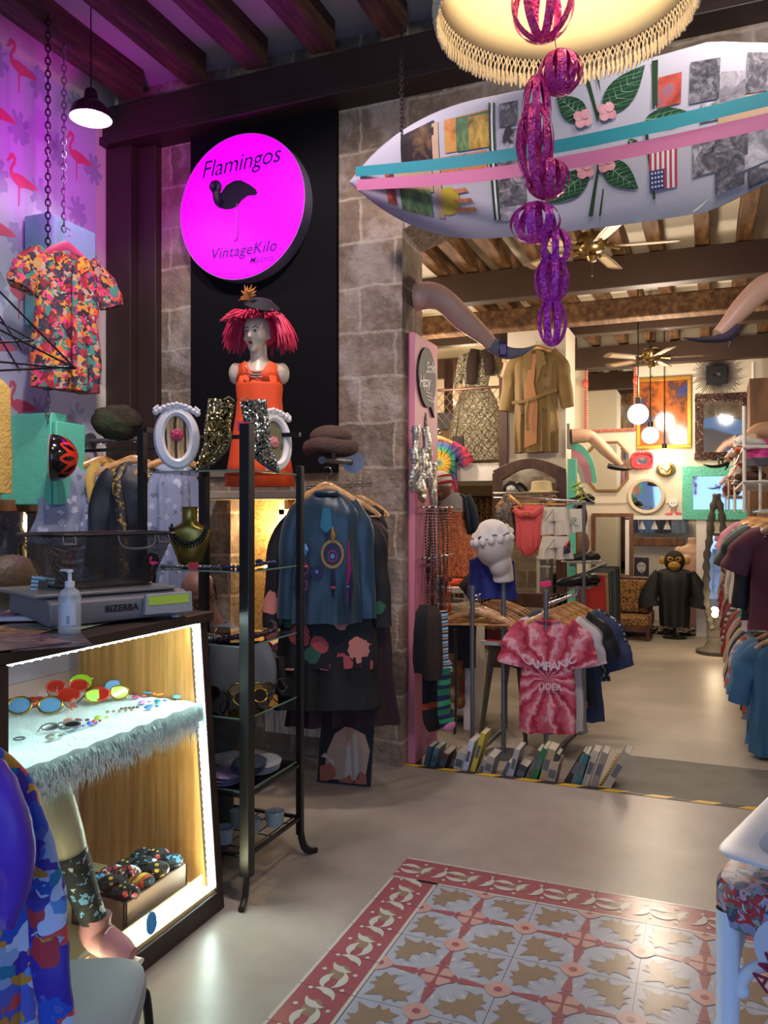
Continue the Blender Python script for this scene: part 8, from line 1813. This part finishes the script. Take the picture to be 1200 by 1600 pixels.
tr=[('bright red','#a82a1c'),('tan','#a07a5a'),('olive green','#3c4438'),('dark green','#26322e'),('slate','#35424e'),('charcoal','#1f1f22'),('jet black','#101012')]
rlx=PY(925,890,8.6).x;t=thing('trouser_rail','wooden and chrome rail carrying the row of trousers beside the bench','rail',(rlx,8.6,.75));zr_=PY(930,888,8.7).z;build('bar',MB().cyl((rlx,7.9,zr_),(rlx+.02,9.6,zr_),.012),chrome,t,world=True);build('upright',MB().cyl((rlx,7.92,RZ),(rlx,7.92,zr_),.014).cyl((rlx+.02,9.58,RZ),(rlx+.02,9.58,zr_),.014),steel,t,world=True)
for i,(nm,h_) in enumerate(tr):
    y=8.0+i*.22;p=V((rlx+.07,y,zr_-.03));t=thing('trousers',nm+' trousers hanging in the row beside the leopard bench','trousers',p,0,'trousers on the rail by the bench')
    L_=min(.82 ,p.z-RZ-.02)
    for sd,o_ in ((-1,-.05),(1,.05)):mb=MB();cloth(mb,[(0,.085,.02,o_ ),(-L_*.3,.085,.03,o_+.01),(-L_,.055,.025,o_*.8+.05)],folds=2,amp=.004,n=24);build('leg',mb,mat('tr'+nm,h_,.8),t)
    build('waistband',MB().box((0,-.0,.0),(.26,.05,.03)),mat('tr'+nm,h_),t)
# ---- right hand racks: two rails of clothes running to the rear wall
rackm=chrome
RXc=.42
for k_,(z_,lab) in enumerate(((1.50,'upper chrome rail along the right side of the back room'),(.78,'lower chrome rail along the right side of the back room'))):
    t=thing('clothes_rail',lab,'rail',(RXc,7.5,z_));build('bar',MB().cyl((RXc,5.45,z_),(RXc,9.55,z_),.014),chrome,t,world=True)
    for y in (5.5,7.6,9.5):build('upright',MB().cyl((RXc+.3,y,RZ),(RXc+.3,y,z_),.012).cyl((RXc,y,z_),(RXc+.3,y,z_),.010),chrome,t,world=True)
def K(n_,kind='plain',**k):return mat(n_,kind=kind,**k) if kind!='plain' else mat(n_,**k)
up_=[('burgundy velvet',K('g1',base='#5a1f30')),('black',K('g2',base='#141418')),('charcoal',K('g3',base='#2c2a2e')),('white and pink',K('g4','noise',cols=['#d8d0cc','#d8d0cc','#b86a90'],scale=4)),('teal',K('g5',base='#3a8a88')),('black and white print',K('g6','spots',base='#c8c4bc',cols=['#1c1c20'],scale=20)),('red',K('g7',base='#8a2424')),('white',K('g8',base='#cfcac0')),('light grey',K('g9',base='#8a8a90')),('rust paisley',K('g10','cells',cols=['#7a4630','#5a3424','#8a6048'],scale=25)),('brown',K('g11',base='#4a3426')),('blue patterned',K('g12','cells',cols=['#3a4a6a','#8a9ab0','#1f2a44'],scale=22)),('dusty rose',K('g13',base='#a06a72')),('dark teal floral',K('g14','spots',base='#203438',cols=['#8aa8a0','#c8c8b8'],scale=16)),('pale blue',K('g15',base='#8a9cb4')),('wine red',K('g16',base='#5a1a22')),('grey floral',K('g17','spots',base='#6a6a78',cols=['#c0c0c8','#3a3a44'],scale=18)),('lilac',K('g18',base='#9a7a98')),('black striped',K('g19','stripes',cols=['#17171a','#b8b4b0'],pos=[0,.75],scale=16,axis='Z')),('pink',K('g20',base='#b87a90')),('denim',K('g21',base='#3a4a64')),('cream',K('g22',base='#b8a890')),('dark olive',K('g23',base='#2f3024')),('mauve',K('g24',base='#8a6478'))]
random.seed(17)
for i,(nm,m_) in enumerate(up_):
    y=5.60+i*.160;L_=random.uniform(.55,.72);long_=random.random()<.6
    p=V((RXc-.0+random.uniform(-.02,.02),y,1.395));lab=nm+' top hanging on the upper right rail'+(', the nearest one' if i==0 else ' near its near end' if i<8 else ' in the middle of the row' if i<16 else ' near the rear wall')
    garment('blouse',lab,'top',p,R(random.uniform(-16,4)),m_,.215,L_,.045,sl=((.45,.045,.06,.05) if long_ else (.20,.10,.085,.085)),folds=4,amp=.012,group='tops on the upper right rail',flare=1.05)
    hanger('wooden hanger of the '+nm+' top on the upper right rail',p+V((0,0,.03)),0,group='hangers on the upper right rail',wdt=.19)
lo=[('faded blue jeans','denim',K('l1',base='#2f5a78'),.78),('pale blue cotton','skirt',K('l2',base='#4a7aa0'),.74),('orange print','top',K('l3','cells',cols=['#b85a3a','#8a9ab8','#c8b8a8'],scale=14),.62),('navy velvet','top',K('l4',base='#141c3a'),.60),('cream wool','top',K('l5',base='#b0a490'),.62),('dark blue','top',K('l6',base='#1f3250'),.66),('black','top',K('l7',base='#131316'),.60),('pale pink','top',K('l8',base='#b89088'),.56),('teal blue','top',K('l9',base='#2a4a5a'),.60),('red','top',K('l10',base='#8a2a2a'),.55),('brown check','top',K('l11','cells',cols=['#4a3a2a','#6a543c','#2c221a'],scale=24),.58),('grey blue','top',K('l12',base='#5a6a7a'),.6),('striped grey','top',K('l13','stripes',cols=['#3a3a44','#b0acac'],pos=[0,.5],scale=18,axis='Z'),.58),('deep purple','top',K('l14',base='#33203f'),.55),('crimson','top',K('l15',base='#7a1c2a'),.62),('white knit','top',K('l16',base='#b8b4ac'),.6),('dark grey','top',K('l17',base='#303034'),.6),('maroon','top',K('l18',base='#4a1a20'),.62)]
for i,(nm,ty,m_,L_) in enumerate(lo):
    y=5.65+i*.21;p=V((RXc+random.uniform(-.02,.02),y,.68))
    garment('hanging_garment',nm+' garment on the lower right rail'+(', the nearest and longest one' if i==0 else ' near its near end' if i<6 else ' in the middle of the row' if i<12 else ' near the rear wall'),'garment',p,R(random.uniform(-14,4)),m_,.20,min(L_,.73),.05,sl=(.34,.07,.07,.06),folds=4,amp=.014,group='garments on the lower right rail',flare=1.1)
    hanger('wooden hanger of the '+nm+' garment on the lower right rail',p+V((0,0,.03)),0,group='hangers on the lower right rail',wdt=.17)
solo('teal_upright','teal painted upright board at the right edge of the back room','post',MB().bb(.335,.41,5.30,5.36,RZ,1.18),mat('teal_paint','#2f9a9a',.5),bevel=.004)
# shelf of bags and shoes above the right rails
t=thing('wire_shelf','white wire shelf above the right clothes rails','shelf',(.5,7.4,1.78));wsm=mat('white_wire','#c8c4bc',.4)
for z_ in (1.72,1.98):
    mb=MB();mb.bb(.22,.24,6.6,9.4,z_,z_+.02).bb(.70,.72,6.6,9.4,z_,z_+.02);[mb.cyl((.22,6.6+.14*k_,z_+.01),(.72,6.6+.14*k_,z_+.01),.006,n=6) for k_ in range(21)];build('shelf',mb,wsm,t,world=True)
for y in (6.65,9.3):build('upright',MB().cyl((.23,y,1.5),(.23,y,2.3),.014).cyl((.7,y,RZ),(.7,y,2.3),.014),wsm,t,world=True)
items=[('red_jacket','red and black leather jacket folded on the upper wire shelf','jacket',(.28,8.6,1.86),(.14,.22,.12),mat('red_leather','#6a1c1c',.4)),('orange_bag','orange red bag on the lower wire shelf','bag',(.26,8.2,1.80),(.10,.14,.06),mat('orange_bag','#c8482a',.5)),('orange_box','orange box on the upper wire shelf','box',(.30,7.3,2.03),(.12,.12,.045),mat('orange_box','#c8502f',.5)),('beige_handbag','beige handbag on the upper wire shelf','bag',(.29,7.0,2.06),(.09,.10,.07),mat('beige_bag','#b09a7a',.5)),
         ('grey_bag','dark grey bag on the lower wire shelf','bag',(.30,7.7,1.82),(.13,.12,.08),mat('dkgrey_bag','#2c2a2c',.6)),('brown_bag','brown bag at the near end of the lower wire shelf','bag',(.29,7.1,1.79),(.12,.12,.055),mat('brown_bagm','#4a3022',.6))]
for nm,lab,cat,c_,r_,m_ in items:lump(nm,lab,cat,c_,r_,m_,hash(len(lab)) % 7,.2)
for i in range(5):shoe(('white','cream','tan','grey','pale pink')[i]+' shoe on the wire shelf above the right rails',(.27,6.8+.32*i,1.745 if i % 2 else 2.005),mat('wsh%d' % i,('#d0ccc4','#c0b49a','#9a7a54','#7a7a7c','#c09a98')[i],.5),.9,200)
t=thing('pink_bucket','bright pink and grey fabric bucket at the top right of the back room','bucket',P(1185,725,6.3));c=P(1188,708,6.3);build('body',MB().lathe([(0,-.04),(.12,-.04),(.115,.02),(.09,.09),(.08,.1),(0,.1)],c,28),mat('pink_felt','#c83a88',.7),t,world=True);build('base',MB().lathe([(0,-.1),(.09,-.10),(.128,-.045),(.12,-.04)],c,28),mat('grey_felt','#6a6a72',.7),t,world=True);build('holder',MB().cyl(c+V((0,0,-.1)),(c.x,c.y,1.5),.012).bb(c.x-.02,.72,c.y-.01,c.y+.01,1.50,1.52),wsm,t,world=True)
# tall brown wardrobe at the right with a dark curtain
c0=P(1184,640,7.4);solo('brown_wardrobe','tall brown wardrobe side at the right end of the rear room','wardrobe',MB().bb(c0.x,1.4,9.9,10.6,RZ,3.0),mat('brown_cab',kind='wood',cols=['#4a3424','#6a4a32','#80583a'],scale=4,stretch=(2,2,.5)),bevel=.01)
solo('white_pipe','thin white vertical pipe on the rear wall beside the sequin mirror','pipe',MB().cyl(PY(1177,700,10.9),PY(1177,566,10.9),.02).cyl((PY(1177,700,10.9).x,10.9,RZ),PY(1177,700,10.9),.02),white)
